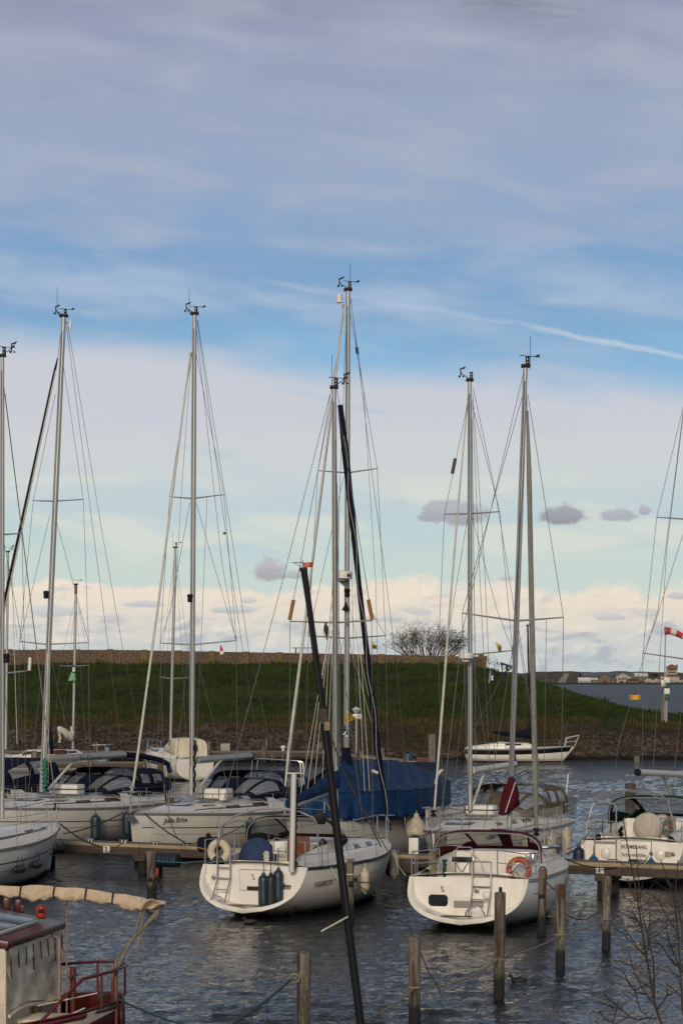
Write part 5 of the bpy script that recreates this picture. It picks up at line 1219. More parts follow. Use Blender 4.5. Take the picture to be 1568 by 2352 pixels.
sb_.stay((141, 760, 0), (133, 822, .3))
sb_.stay((146, 838, 0), (192, 1147, .3), (200, 1380, .3), (204, 1476, .3), (207, 1850, .2)); sb_.stay((128, 905, 0), (77, 1150, .3), (46, 1473, .3), (40, 1860, .2))
sb_.stay((152, 738, 0), (215, 1223, 3), (250, 1493, 4.4), (288, 1790, 6.2)); sb_.stay((155, 739, 0), (235, 1223, 3.4), (283, 1493, 5), (345, 1800, 7))
sb_.stay((115, 1184, 0), (70, 1373, .3), (46, 1473, .3)); sb_.stay((128, 1189, 0), (170, 1344, .3), (204, 1476, .3))
sb_.stay((113, 1490, 0), (160, 1700, .1), (190, 1845, .1)); sb_.stay((103, 1490, 0), (62, 1850, .1))
for i in range(3): sb_.stay((109 + 3 * i, 1500, -.1), (103 + 4 * i, 1800, -.1), r=.010, m=rope_w, name='halyard')
sb_.wpart('halyard_bundle', MB().tube([at(101 + 3.5 * math.sin(i * 1.9), 1742 + i * 3.0, 82.6) for i in range(26)], .05, 5).tube([at(104 + 4 * math.cos(i * 2.3), 1746 + i * 2.6, 82.55) for i in range(24)], .045, 5), rope_g)
bo = sb_.boom(112, 1743, .1, 285, 1733, 4.2, .135, alu)
text('le Régal', .27, at(184, 1747, 84.45), (1, .55, .0), (0, 0, 1), 'boat_name', letter, bo, M=sb_.I, sx=1.0)
sb_.wpart('rolled_cover', MB().tube([at(285, 1733, 87.2), at(330, 1737, 88.2), at(370, 1746, 89.2), at(386, 1755, 89.4), at(391, 1775, 89.4)], .10, 10), navy, bo)
sb_.wpart('kicker', MB().tube([at(112, 1812, 83), at(177, 1740, 84.6)], .05, 8), alu_w)
ga = MB().tube([at(331, 1790, 89), at(343, 1752, 89), at(352, 1746, 89.2)], .025, 6).tube([at(375, 1800, 89.5), at(390, 1756, 89.5)], .03, 6)
sb_.wpart('stern_gantry', ga, alu_w)
fender(hang(sb_, 220, 1), .98, .17, fender_b, 'long slate blue fender on the flank of the le Régal yacht', tail=.15)
fender(hang(sb_, 292, 1), .95, .17, fender_b, 'slate blue fender squeezed between the two yachts with navy hoods', tail=.1)
ob = tag(empty('outboard_motor', at(383, 1808, 88.5), 0), 'dark outboard motor on the stern rail between the two navy hoods', 'outboard motor')
MB().bbox((0, 0, .1), (.35, .4, .42), .1).build('cowl', navy, ob); MB().tube([(0, 0, -.1), (0, 0, -.7)], .06, 8).build('leg', black, ob); MB().tube([(0, 0, .2), (-.5, -.2, .25)], .03, 6).build('tiller', black, ob)

# yacht behind on the far left: only its blue tent and part of its side show
kb = bavaria('cruising_yacht', 'white yacht under a tall dark navy cockpit tent at the left edge', -300, 81.6, (.37, .93), 11.6)
h = kb.hull(gel_grey, strake=stripe_g); kb.deck(deckm, .30, 1.1, .7, cream=gel); kb.roof(gel, 3.6, 9.6, 1.3, .75, .40, .22, nose=.35, e=.55)
kb.roofpatch('tinted_window', glass_red, .10, .24, .05, .15); kb.rails(.1, .88, 6, .62, stern=.9)
kb.hood(5.2, .6, 1.0, 1.5, .2, 1.30, kb.zs(.4) + .40, kb.zs(.15) + .25, navy, [(.08, .30, .30, .55), (.08, .30, .62, .82), (.36, .48, .06, .3), (.52, .64, .06, .3), (.70, .92, .30, .55)], name='cockpit_tent', e=.42)

# ------------------------------------------------------------------ white bow at the left edge with three round charcoal fenders
ab = Boat('cruising_yacht', 'white bow at the left edge with three charcoal fenders lying along its side', V((-8.87, 73.4, 0)) - V((.33, .944, 0)) * 10.6, (.33, .944), 10.6, 3.7, bs=.8, zs0=1.25, zs1=1.56, sr=.3, br=.55, zk0=.0, bowp=1.9)
h = ab.hull(gel, strake=stripe_g); ab.stripe(stripe_b, .42, .03, .05, .96, h); ab.stripe(letter_g, .66, .012, .05, .96, h)
ab.deck(deckm, .3, 1.1, .6, cream=gel); ab.roof(gel, 3.3, 9.2, 1.3, .7, .40, .2, nose=.35, e=.55)
ab.roofpatch('side_stripe', stripe_b, .06, .86, .05, .08)
for a, b_ in ((.55, .66), (.80, .88)): ab.roofpatch('tinted_window', glass_red, a, b_, .05, .15)
ab.rails(.1, .88, 6, .6)
q = ab.hz(.86, .88, -1, 0); ab.part('port_light', MB().ball(q, .14, (1.2, .25, 1)), glass, h)
Ya = 70.0
ab.mast((6, 1880), (6, 819), Ya, .068)
ab.spreader(-40, 1224, 51, 1225, 6, 1228); ab.spreader(-66, 1544, 64, 1541, 6, 1547)
ab.head(6, 817, 1, 1)
ab.stay((12, 905, .1), (71, 1380, 1.9), (129, 1846, 3.6), r=.018, m=grey_sail, name='forestay'); ab.drum(129, 1860, 3.6, .1, .22)
ab.stay((9, 880, 0), (51, 1225, .2), (58, 1541, .2), (60, 1885, .1)); ab.stay((9, 1240, 0), (64, 1541, .2)); ab.stay((8, 1550, 0), (42, 1890, .1))
ab.wpart('white_roll', MB().tube([at(68, 1540, Ya), at(70, 1510, Ya)], .05, 8), whitep); ab.lamp(17, 1512)
ab.part('anchor', MB().tube([V((10.4, .08, 1.62)), V((10.9, .08, 1.5))], .03, 6).prism([V((10.75, .02, 1.55)), V((11.05, .1, 1.28)), V((10.65, .15, 1.25))], (0, .05, 0)), steel)
for (px_, z_, lb) in ((46, .62, 'left charcoal fender of three lying along the white bow at the left edge'), (85, .66, 'middle charcoal fender of three lying along the white bow at the left edge'), (133, .74, 'right charcoal fender of three, at the stem of the white bow')):
    best = min((abs(CX + F * (ab.M @ ab.hz(t / 200, z_, -1, .13)).x / (ab.M @ ab.hz(t / 200, z_, -1, .13)).y - px_), t) for t in range(20, 200))[1] / 200
    p = ab.M @ ab.hz(best, z_, -1, .14); q = ab.M @ ab.hz(min(.995, best + .03), z_, -1, .14)
    fender(p + V((0, 0, .35)), .62, .125, fender_g, lb, tail=.35, horizontal=(q - ab.M @ ab.hz(best - .03, z_, -1, .14)).normalized() if best < .97 else V((.9, .4, 0)))
# ------------------------------------------------------------------ big boat under the blue tarpaulin
cb = bavaria('cruising_yacht', 'large yacht wrapped in a blue winter tarpaulin with the tallest mast', 655, 72.2, (.37, .93), 12.6)
h = cb.hull(gel_grey, strake=stripe_g); cb.deck(deckm); cb.rails(.3, .88, 4, .55)
Yc = 76.9
tp = MB()
rg = [at(762, 1757, 75.6), at(790, 1748, 76.6), at(850, 1747, 79), at(911, 1746, 82), at(975, 1766, 83.5), at(1031, 1791, 84.2)]
ev = [at(690, 1822, 73.6), at(780, 1821, 73.9), at(870, 1818, 74.6), at(945, 1815, 76.0), at(985, 1811, 77.6), at(1034, 1795, 83.0)]
bt_ = [at(690, 1884, 73.5), at(782, 1885, 73.8), at(870, 1881, 74.5), at(948, 1875, 75.9), at(988, 1868, 77.5), at(1035, 1846, 83.0)]
def spl(pts, n):
    o = []
    for i in range(n + 1):
        u = i / n * (len(pts) - 1); k = min(int(u), len(pts) - 2); f = u - k; o.append(pts[k].lerp(pts[k + 1], f))
    return o
nn_ = 60; rg_, ev_, bt2 = spl(rg, nn_), spl(ev, nn_), spl(bt_, nn_); rows = []
for i in range(nn_ + 1):
    r_ = []
    fold = .07 * math.sin(i * .9) + .09 * noise.noise(V((i * .45, 0, 1)))
    for j in range(9):
        f = j / 8; p = rg_[i].lerp(ev_[i], f); r_.append(p + V((0, 0, -.13 * math.sin(PI * f) + fold * math.sin(PI * f) * .5 + .04 * noise.noise(V((i * .3 - j * .5, j * .4, 3))) + .04 * abs(noise.noise(V((i * .6 + j * .7, j * .2, 8)))))))
    for j in range(1, 9):
        f = j / 8; p = ev_[i].lerp(bt2[i], f); r_.append(p + V((0, (.07 * math.sin(i * 1.3 + .6 * math.sin(i * .4)) + .09 * noise.noise(V((i * .6, j * .25, 7)))) * f, 0)))
    rows.append(r_)
# far slope
for i in range(nn_ + 1):
    a = rg_[i]; far_ = a + V((-1.3, 2.2, -1.0)); rows[i] = [far_ + V((0, .1, -.9)), far_] + rows[i]
tp.grid(rows)
tp.poly([rows[-1][k] for k in range(len(rows[-1]))])
tpo = cb.wpart('tarpaulin', tp, blue_tarp, solid=.012, ang=50)
hem = MB().tube([rows[i][2 + 8] + V((0, -.02, 0)) for i in range(nn_ + 1)], .012, 5); cb.wpart('seam', hem, navy, tpo)
for i in (9, 20, 31, 42, 51): cb.wpart('seam', MB().tube([rows[i][k] + V((0, -.012, .012)) for k in range(2, len(rows[i]))], .011, 4), mat('pale blue seam', (.02, .065, .15), .7), tpo)
for i in range(3, 60, 6): cb.wpart('tie_down', MB().tube([rows[i][-1], rows[i][-1] + V((.02, -.02, -.22))], .010, 4), rope_w, tpo)
cb.wpart('patch', MB().tube([at(854, 1770, 76.5), at(866, 1775, 76.4), at(872, 1773, 76.4)], .05, 6), whitep, tpo)
cb.mast((795, 1850), (799, 667), Yc, .087)
cb.spreader(730, 1081, 866, 1076, 797, 1086); cb.spreader(708, 1460, 885, 1460, 794, 1466, .032)
cb.head(799, 665, 1, -1, (804, 660, 605))
c_ = at(779, 686, Yc); cb.wpart('radar_reflector', MB().lathe([(.10, -.13), (.10, .13)], c_, 12).tube([c_ + V((0, 0, -.13)), c_ + V((0, 0, -.2)), at(797, 697, Yc)], .015, 5), whitep, cb.mo)
rc = at(788, 1322, 76.2); rd = cb.wpart('radar_dome', MB().lathe([(.15, -.14), (.29, -.10), (.31, .05), (.29, .13), (.12, .16)], rc, 20), whitep, cb.mo)
text('BE', .13, rc + V((.12, -.305, -.04)), (1, .3, 0), (0, 0, 1), 'lettering', letter, rd, M=cb.I, bold=.006)
cb.wpart('radar_bracket', MB().prism([rc + V((-.18, .1, -.15)), rc + V((.2, .1, -.15)), rc + V((.14, .3, -.45))], (0, .06, 0)), alu, cb.mo)
cb.lamp(797, 1362); cb.wpart('deck_speaker', MB().lathe([(.03, -.1), (.14, -.08), (.05, .08), (.02, .2)], at(794, 1396, 76.7), 10), black, cb.mo)
for k, ch in enumerate('UR'): text(ch, .2, at(793.5, 1424 + 12 * k + 3, 76.77), (1, 0, 0), (0, 0, 1), 'mast_lettering', letter, cb.mo, M=cb.I)
cb.wpart('mast_collar', MB().lathe([(.16, -.25), (.20, .0), (.14, .22), (.10, .4)], at(795, 1745, Yc), 12), navy)
cb.jib([(789, 696, .3), (770, 868, -.3), (744, 1076, -1.1), (715, 1310, -2.2), (693, 1491, -3.2), (663, 1724, -4.3), (655, 1806, -4.5)], [.03, .04, .042, .042, .045, .048, .03], sailcl)
cb.drum(653, 1826, -4.55, .10, .24)
cb.stay((789, 724, 0), (730, 1081, .3), (708, 1460, .3), (700, 1870, .2)); cb.stay((804, 721, 0), (866, 1076, .3), (885, 1460, .3), (893, 1870, .1))
cb.stay((805, 686, 0), (820, 804, .8), (853, 1082, 2.8), (888, 1349, 4.6), (907, 1497, 5.4), (930, 1750, 7)); cb.stay((805, 690, 0), (835, 900, .6), (863, 1349, 2.5), (872, 1760, 4), r=.007, name='topping_lift')
cb.wpart('insulator', MB().tube([at(818.5, 798, 77.7), at(820.5, 812, 77.8)], .05, 6), black)
cb.stay((789, 1095, 0), (722, 1400, .3), (708, 1460, .3)); cb.stay((803, 1095, 0), (850, 1400, .3), (885, 1460, .3)); cb.stay((803, 1470, 0), (868, 1870, -.2)); cb.stay((788, 1470, 0), (716, 1870, -.2))
cb.stay((794, 760, -.1), (781, 1100, -.2), (770, 1500, -.3), (757, 1790, -.3), name='halyard'); cb.stay((803, 1100, -.1), (812, 1500, -.1), (830, 1800, -.3), name='halyard')
for i, (x0, y0, x1, y1, d) in enumerate(((803, 1120, 838, 1834, -2.5), (806, 1140, 850, 1840, -2.4), (800, 1380, 868, 1700, 1), (803, 1480, 870, 1720, 1.5))): cb.stay((x0, y0, -.1), (x1, y1, d), r=.009, m=rope_w, name='lazy_jack')
cb.wpart('boat_hook', MB().tube([at(997, 1870, 76), at(1001, 1800, 76)], .03, 6).tube([at(1000, 1800, 76), at(1004, 1780, 76), at(1012, 1770, 76), at(1017, 1769, 76)], .045, 6), whitep)
fender(at(956, 1862, 75.2), .92, .34, fender_w, 'big pear shaped cream fender by the blue tarpaulin', tail=.08, swell=1)
fender(at(945, 1849, 76.4), .85, .22, fender_w, 'smaller cream fender tucked above the big pear shaped fender', tail=.05, swell=1)
cor = tag(empty('cormorant', at(749, 1459, Yc), 0), 'black cormorant perched on the lower spreader of the tallest mast', 'bird')
birdm = mat('black feathers', (.012, .012, .013), .6, var=.3, vscale=9)
MB().tube([(0, 0, -.02), (.02, 0, .05), (.01, .0, .16), (-.01, .0, .27), (-.02, .0, .34), (-.015, -.01, .385), (.02, -.03, .40), (.07, -.05, .405)], [.02, .062, .085, .075, .045, .034, .032, .006], 10).prism([(-.02, .03, .02), (.05, .04, .02), (.06, .10, -.16), (.0, .10, -.16)], (.0, .02, 0)).build('body', birdm, cor, ang=60)
for s_ in (-1, 1): MB().grid([[(s_ * (.06 + .02 * math.sin(PI * i / 6)), .03 + .04 * j / 3 - .02, .28 - .30 * i / 6) for j in range(4)] for i in range(7)]).build('wing', birdm, cor, solid=.02)
gull = tag(empty('flying_bird', at(516, 1226, 120), 0), 'small dark bird flying in the sky just right of the Jolie Brise mast', 'bird')
MB().tube([(-.22, 0, -.02), (-.1, 0, 0), (.08, 0, 0), (.2, 0, .03)], [.02, .06, .05, .008], 8).build('body', birdm, gull); gull.scale = (.5, .5, .5)
for s_ in (-1, 1): MB().grid([[(-.06 + .10 * j + (-.12 * i / 5), s_ * .05 + s_ * i * .04, .05 + .11 * math.sin(i / 5 * 1.9)) for j in range(3)] for i in range(6)]).build('wing', birdm, gull, solid=.01)

# ------------------------------------------------------------------ yacht with the tan hood
db = Boat('cruising_yacht', 'white yacht with a tan hood and netted rails behind the burgundy sail cover', V((2.64, 69.8, 0)) + V((.385, .923, 0)) * 9.8, (-.385, -.923), 9.8, 3.4, bs=.8, zs0=1.3, zs1=1.53, sr=-.2, br=.45, zk0=.0, bowp=1.9)
h = db.hull(gel, strake=stripe_g); db.stripe(letter_g, .40, .03, .05, .95, h); db.stripe(letter_g, .62, .012, .05, .95, h)
db.deck(deckm, .30, 1.0, .6, cream=gel); db.roof(gel, 3.0, 8.0, 1.2, .7, .42, .2, nose=.3)
for a, b_ in ((.12, .26), (.36, .46), (.58, .66)): db.roofpatch('cabin_window', glass, a, b_, .05, .15)
for a in (.55, .80): db.roofpatch('hatch', glass, a, a + .10, .38, .62, mirror=False)
db.rails(.08, .88, 6, .62, stern=.8)
net = MB()
for sd_ in (1, -1):
    for k in range(70):
        t = lerp(.15, .9, k / 69); net.tube([db.rail_pts(t, sd_, .07, 0), db.rail_pts(min(.93, t + .012), sd_, .07, .60)], .004, 3)
    for zz in (.12, .24, .36, .48): net.tube([db.rail_pts(lerp(.15, .9, k / 20), sd_, .07, zz) for k in range(21)], .004, 3)
db.part('rail_net', net, rope_w)
db.hood(4.2, 2.5, .95, 1.35, .12, .74, db.zs(.4) + .42, db.zs(.3) + .32, tan_cv, [(.07, .30, .15, .80), (.35, .48, .08, .72), (.52, .65, .08, .72), (.70, .93, .15, .80)], e=.5)
db.hood(2.55, .3, 1.36, 1.3, 1.0, .92, db.zs(.25) + .33, db.zs(.05) + .30, tan_cv, [(.05, .22, .10, .46), (.05, .22, .56, .9), (.78, .95, .10, .46), (.78, .95, .56, .9)], name='cockpit_tent', e=.45)
db.mast((1079, 1862), (1078, 875), 73.6, .074)
db.spreader(1020, 1181, 1147, 1175, 1078, 1180); db.spreader(1006, 1497, 1176, 1494, 1078, 1504, .03)
db.head(1078, 873, 0, -1)
rc = at(1069, 1505, 73.2); rd = db.wpart('radar_dome', MB().lathe([(.12, -.12), (.22, -.10), (.235, .0), (.22, .07), (.1, .09)], rc, 18), whitep, db.mo)
db.wpart('radar_bracket', MB().bbox(rc + V((.0, .1, -.17)), (.22, .3, .08), .01), alu, db.mo)
db.jib([(1074, 911, .2), (1050, 1180, -.8), (1030, 1430, -1.8), (1014, 1640, -2.8), (997, 1860, -3.6)], [.022, .03, .035, .04, .03], sailcl)
db.drum(995, 1876, -3.6, .09, .2); db.stay((1078, 885, 0), (1074, 911, .2))
db.stay((1073, 930, 0), (1020, 1181, .3), (1006, 1497, .3), (1018, 1880, .2)); db.stay((1084, 930, 0), (1147, 1175, .3), (1176, 1494, .3), (1180, 1885, .1))
db.stay((1086, 891, 0), (1137, 1131, 2), (1180, 1400, 4), (1240, 1800, 5.8)); db.stay((1085, 905, 0), (1112, 1300, 1.2), (1125, 1600, 2), (1140, 1790, 2.6)); db.stay((1084, 920, -.1), (1100, 1300, .4), (1110, 1500, .8), (1126, 1790, 1.2), name='topping_lift')
db.stay((1073, 1190, 0), (1030, 1450, .2), (1006, 1497, .3)); db.stay((1084, 1190, 0), (1140, 1400, .2), (1176, 1494, .3)); db.stay((1084, 1510, 0), (1140, 1880, .1)); db.stay((1073, 1510, 0), (1035, 1880, .1))
db.wpart('amber_roll', MB().tube([at(1045, 1053, 73.8), at(1038, 1088, 73.8)], .055, 8), mat('brown roll', (.10, .055, .025), .6, var=.2, vscale=6))
db.stay((1083, 960, -.1), (1090, 1500, -.1), (1092, 1840, -.1), r=.011, name='halyard')
db.boom(1088, 1769, .1, 1182, 1755, 2.6, .10, alu_w)
db.wpart('kicker', MB().tube([at(1085, 1850, 73.7), at(1112, 1772, 74.5)], .04, 8), alu_w)
lr_ = tag(empty('life_raft', db.M @ V((5.35, .05, db.zs(.5) + .60)), db.root.rotation_euler.z), 'rounded white life raft case with black straps before the tan hood', 'life raft')
MB().bbox((0, 0, 0), (.55, .95, .32), .12).build('case', whitep, lr_)
for y in (-.28, .28): MB().bbox((0, y, 0), (.57, .03, .35), .012).build('strap', stripe_g, lr_)
MB().bbox((0, 0, .0), (.57, .97, .04), .01).build('seam', black, lr_)
for t, ln, lb in ((1209, .80, 'cream fender left of two on the flank of the tan hooded yacht'), (1266, .85, 'cream fender right of two on the flank of the tan hooded yacht'), (1300, .92, 'grimy cream fender at the stern corner of the tan hooded yacht')):
    fender(hang(db, t, 1, off=.17), ln, .15, fender_w, lb, tail=.1 if t < 1290 else .02)
db.part('ensign_staff', MB().tube([V((.1, 1.15, 1.95)), V((-.1, 1.2, 2.85))], .025, 6), whitep)
db.part('stern_net', MB().grid([[V((lerp(.0, -.1, i / 6), lerp(.9, 1.5, j / 6), lerp(1.5, 2.1, i / 6))) for j in range(7)] for i in range(7)]), mat('dark net', (.05, .055, .06), .9, alpha=.55))

# ------------------------------------------------------------------ stern of the boat named BOEMERANG
fb = Boat('cruising_yacht', 'white yacht with BOEMERANG on its stern, green hood and cream wheel cover', V((8.28, 68.3, 0)), (.38, .925), 10.2, 3.5, bs=.88, zs0=1.28, zs1=1.42, sr=.55)
h = fb.hull(gel, scoop=True, strake=stripe_g); fb.stripe(letter_g, .36, .015, .08, .9, h)
fb.deck(deckm, .36, 1.0, .58, cream=gel); fb.roof(gel, 3.6, 8.4, 1.12, .65, .46, .22, nose=.3)
for (a, b_) in ((.10, .24), (.36, .46)): fb.roofpatch('cabin_window', glass, a, b_, .05, .15)
fb.rails(.16, .86, 5, .62, stern=.85)
wx = fb.wall_x - .05
nb_ = fb.part('name_board', MB().bbox((wx - .0, -.12, .98), (.06, .92, .62), .02), gel)
text('BOEMERANG', .155, (wx - .034, .31, 1.07), (0, -1, 0), (0, 0, 1), 'boat_name', letter, nb_, sx=.84, bold=.003)
text('Scharendijke', .145, (wx - .034, .29, .84), (0, -1, 0), (0, 0, 1), 'port_name', letter, nb_, sx=.98, bold=.002)
fb.part('locker_handle', MB().bbox((wx - .036, -.12, .73), (.02, .42, .07), .006), boot, nb_)
fb.part('locker_gap', MB().bbox((wx + .012, -.12, .98), (.06, .95, .65), .02), mat('painted recess shade', (.25, .235, .21), .6))  # backing edge coloured grey for the shade in the gap round the board
ld = MB()
for y in (.44, 1.10): ld.tube([V((wx - .10, y, .45)), V((wx - .10, y, 2.28)), V((wx - .1, lerp(y, .77, .2), 2.37))], .022, 6)
ld.tube([V((wx - .10, .44, 2.28)), V((wx - .10, .50, 2.37)), V((wx - .10, 1.04, 2.37)), V((wx - .10, 1.10, 2.28))], .022, 6)
for z in (.68, 1.25, 1.85): ld.tube([V((wx - .10, .44, z)), V((wx - .10, 1.10, z))], .018, 6)
fb.part('swim_ladder', ld, steel)
for y in (.78, -.85): fb.part('vent_cowl', MB().ball((wx - .02, y, .92), .15, (.6, 1, 1.15)), gel)
for y in (-.60, -1.24): fb.part('vent', MB().lathe([(.065, 0), (.065, .03), (.03, .035)], (wx - .02, y, .95), 12, Matrix.Rotation(-PI / 2, 3, 'Y')), steel)
fb.part('shore_power_socket', MB().bbox((wx - .02, -1.08, .93), (.03, .16, .16), .01), dockwood)
fb.part('bulkhead', MB().bbox((3.64, 0, 1.2), (.12, 2.2, 1.15), .04), gel)
fb.part('companionway_door', MB().bbox((3.56, -.15, 1.35), (.05, .78, 1.05), .02), wood)
fb.part('wheel_cover', MB().grid([[V((1.9 + .20 * math.sin(PI * j / 12) * math.cos(2 * PI * i / 24), -.12 + .46 * math.sin(PI * j / 12) * math.sin(2 * PI * i / 24) * (1 + .02 * math.sin(i * 3)), 1.62 - .44 * math.cos(PI * j / 12))) for j in range(13)] for i in range(24)], cu=True).bbox((2.25, -.45, 1.62), (.4, .42, .75), .16), mat('grey cream cover', (.48, .43, .35), .9, var=.22, vscale=4, bump=.4, bscale=7, stretch=(1, 4, .6)))
fb.hood(4.9, 3.0, .95, 1.42, .10, .86, fb.zs(.45) + .42, fb.zs(.3) + .36, dgreen_cv, [(.04, .31, .16, .88), (.34, .66, .04, .84), (.69, .96, .16, .88)], e=.5)
fb.part('hood_top', MB().grid([[fb.S(i / 30, v, .012) for v in (.78, .9, 1.02)] for i in range(6, 25)]), green_cv, solid=.01)
fb.wpart('stern_arch', MB().tube([at(x, y, 70.5 + d) for x, y, d in ((1345, 1915, -.5), (1355, 1862, -.3), (1362, 1838, -.2), (1372, 1826, -.1), (1395, 1819, 0), (1440, 1814, 0), (1490, 1819, -.6), (1520, 1828, -1), (1532, 1840, -1.2), (1546, 1890, -1.4), (1550, 1925, -1.5))], .026, 7).tube([at(x, y, 70.2 + d) for x, y, d in ((1365, 1842, 0), (1376, 1829, 0), (1440, 1817, 0), (1490, 1823, -.6), (1524, 1838, -1))], .02, 6), steel)
fb.wpart('arch_stay', MB().tube([at(1362, 1846, 70.2), at(1340, 1915, 69.6)], .012, 5), rope_w)
fb.wpart('rope_coil', MB().torus(at(1534, 1895, 69.8), .17, .028, (.6, 0, 0), (0, 0, 1.3), n=20).torus(at(1535, 1900, 69.7), .19, .026, (.6, 0, 0), (0, 0, 1.4), n=20), mat('grey green rope', (.16, .19, .17), .9, var=.3, vscale=9))
fb.wpart('horseshoe_bag', MB().tube([at(1424 + 3 * math.sin(i), 1900 + i * 2.0, 69.9) for i in range(12)], .06, 6), black)
for x in (1384, 1403, ): fb.wpart('stern_line', MB().tube([at(x, 1885, 69.6), at(x - 2, 1912, 69.2)], .02, 5), rope_d)
fb.mY = 74.0
fb.mast((1582, 1850), (1582, 860), 74.0, .08)
fb.spreader(1507, 1188, 1655, 1188, 1582, 1193); fb.spreader(1475, 1500, 1690, 1500, 1582, 1515, .03)
fb.head(1580, 858, 1, 0)
fb.stay((1570, 925, 0), (1507, 1188, .3), (1492, 1330, .3), (1475, 1500, .3), (1474, 1890, .2)); fb.stay((1576, 880, 0), (1510, 1400, -2), (1420, 1705, -4), (1408, 1800, -4.8))
fb.stay((1576, 1200, 0), (1500, 1440, .2), (1475, 1500, .3)); fb.stay((1574, 900, -.1), (1530, 1260, -.8), (1497, 1790, -2.2), name='topping_lift'); fb.stay((1576, 1520, 0), (1535, 1880, .1))
bo = fb.boom(1580, 1780, 0, 1464, 1774, -4.4, .105, alu_w)
fb.wpart('kicker', MB().tube([at(1545, 1838, 73.6), at(1520, 1780, 72)], .045, 8), alu_w)
for x, d, lb in ((1335, 0, 'navy fender at the left stern corner of the boat named BOEMERANG'),):
    fender(at(1328, 1938, 68.6), .72, .17, mat('navy fender', (.010, .016, .045), .5, var=.2, vscale=5), lb, tail=.05)
fender(at(1362, 1944, 66.9) , .48, .145, fender_blue, 'bright blue ball fender at the stern, below the ladder of BOEMERANG', tail=.22)
fender(at(1494, 1952, 66.4), .48, .145, fender_blue, 'bright blue ball fender at the right of the BOEMERANG stern', tail=.22)

# ------------------------------------------------------------------ boats along the far dock
gb_ = Boat('sailing_boat', 'small black and white sailing boat lying alone before the dyke, blue boom cover', wl(1068, 1750) + V((.1, .3, 0)), (1, -.02), 8.0, 2.4, bs=.72, zs0=.98, zs1=1.18, sr=-.15, br=1.0, zk0=-.02, bowp=1.8, sag=.08, group='boats moored below the dyke')
gb_.P_ = None
h = gb_.hull(gel, strake=stripe_g, bootz=.08)
gb_.stripe(mat('black topside band', (.008, .009, .009), .6, var=.2, vscale=3, spec=.1), .0, .40, .0, .97, h, name='black_band')
gb_.deck(deckm, .3, .7, .5, cream=gel); gb_.roof(gel, 2.3, 5.0, .8, .6, .52, .36, nose=.2, e=.4)
gb_.roofpatch('cabin_window', glass, .12, .62, .07, .20); gb_.rails(.1, .85, 4, .5, bow=False)
gb_.part('pulpit', MB().tube([V((7.2, -.5, 1.1)), V((7.3, -.5, 1.75)), V((8.25, -.12, 1.95)), V((8.25, .12, 1.95)), V((7.3, .5, 1.75)), V((7.2, .5, 1.1))], .03, 6).tube([V((7.9, -.2, 1.15)), V((8.2, -.14, 1.9))], .03, 6).tube([V((7.25, -.5, 1.45)), V((8.1, -.16, 1.55))], .025, 6), alu_w)
gb_.part('outboard_motor', MB().bbox((-.35, -.2, .95), (.38, .3, .4), .08).tube([V((-.32, -.2, .8)), V((-.32, -.2, -.2))], .07, 6), black)
gb_.mast((1218, 1712), (1211, 1437), 172.2, .075, black, False); gb_.stay((1211, 1440, 0), (1070, 1712, .2)); gb_.stay((1212, 1445, 0), (1310, 1712, -.1)); gb_.stay((1212, 1470, 0), (1225, 1716, -.5)); gb_.stay((1211, 1470, 0), (1200, 1716, .5))
gb_.wpart('sail_cover', MB().grid([[at(lerp(1128, 1217, u) , lerp(1681, 1684, u) + 3.5 * math.sin(u * 3) + lerp(3, 10, u) * math.sin(2 * PI * j / 10) * (1.0 if u < .85 else 1.35), 171.9 + .3 * math.cos(2 * PI * j / 10)) for j in range(10)] for u in [i / 14 for i in range(15)]], cv=True), navy)
fender(at(1180, 1727, 170.9), .75, .12, fender_g, 'dark fender on the side of the black and white sailing boat', tail=.05)
tag(MB().tube(sag(at(1066, 1722, 172), at(992, 1725, 150), .5), .03, 5).build('mooring_line', rope_t), 'line from the black and white sailing boat to the tall dock post', 'rope', 'mooring lines')

def small_boat(label, px, yw, Y, L, B, hd_, hull_m, cab_m, win_m, **k):
    p = at(px, yw, Y); p.z = 0
    b = Boat('sailing_boat', label, p, hd_, L, B, bs=.75, zs0=.85, zs1=1.15, sr=-.1, br=.7, zk0=-.02, bowp=1.8, group='boats moored below the dyke', **k)
    h = b.hull(hull_m, bootz=.08); b.deck(deckm, .3, .7, .5, cream=gel); b.roof(cab_m, 2.2, 5.4, .85, .6, .62, .45, nose=.18, e=.4)
    b.roofpatch('cabin_window', win_m, .2, .5, .07, .2); b.roofpatch('cabin_window', win_m, .6, .8, .07, .2); return b
hb = small_boat('little white boat with a varnished brown cabin and a bundled pale sail', 190, 1738, 150, 8.0, 2.6, (-.75, .66), gel, brownwood, glass)
hb.part('cabin_top', MB().grid([[hb.rp(i / 12, .22 + .56 * j / 8, .03) for j in range(9)] for i in range(13)]), deckm, solid=.03)
hb.mast((168, 1722), (175, 1343), 152, .085, alu, False); hb.spreader(138, 1529, 207, 1528, 171, 1530)
hb.part('mast_top', MB().tube([hb.P(174.6, 1365, 152), hb.P(175, 1343, 152)], .092, 10), wood); hb.head(175, 1342, 1, 0, None, False)
hb.stay((174, 1370, 0), (138, 1529, .2), (122, 1720, .2)); hb.stay((175, 1370, 0), (202, 1500, .2), (207, 1720, .1)); hb.stay((174, 1380, 0), (150, 1600, .2), (140, 1720, .2)); hb.stay((175, 1380, 0), (190, 1600, -.5), (198, 1715, -1))
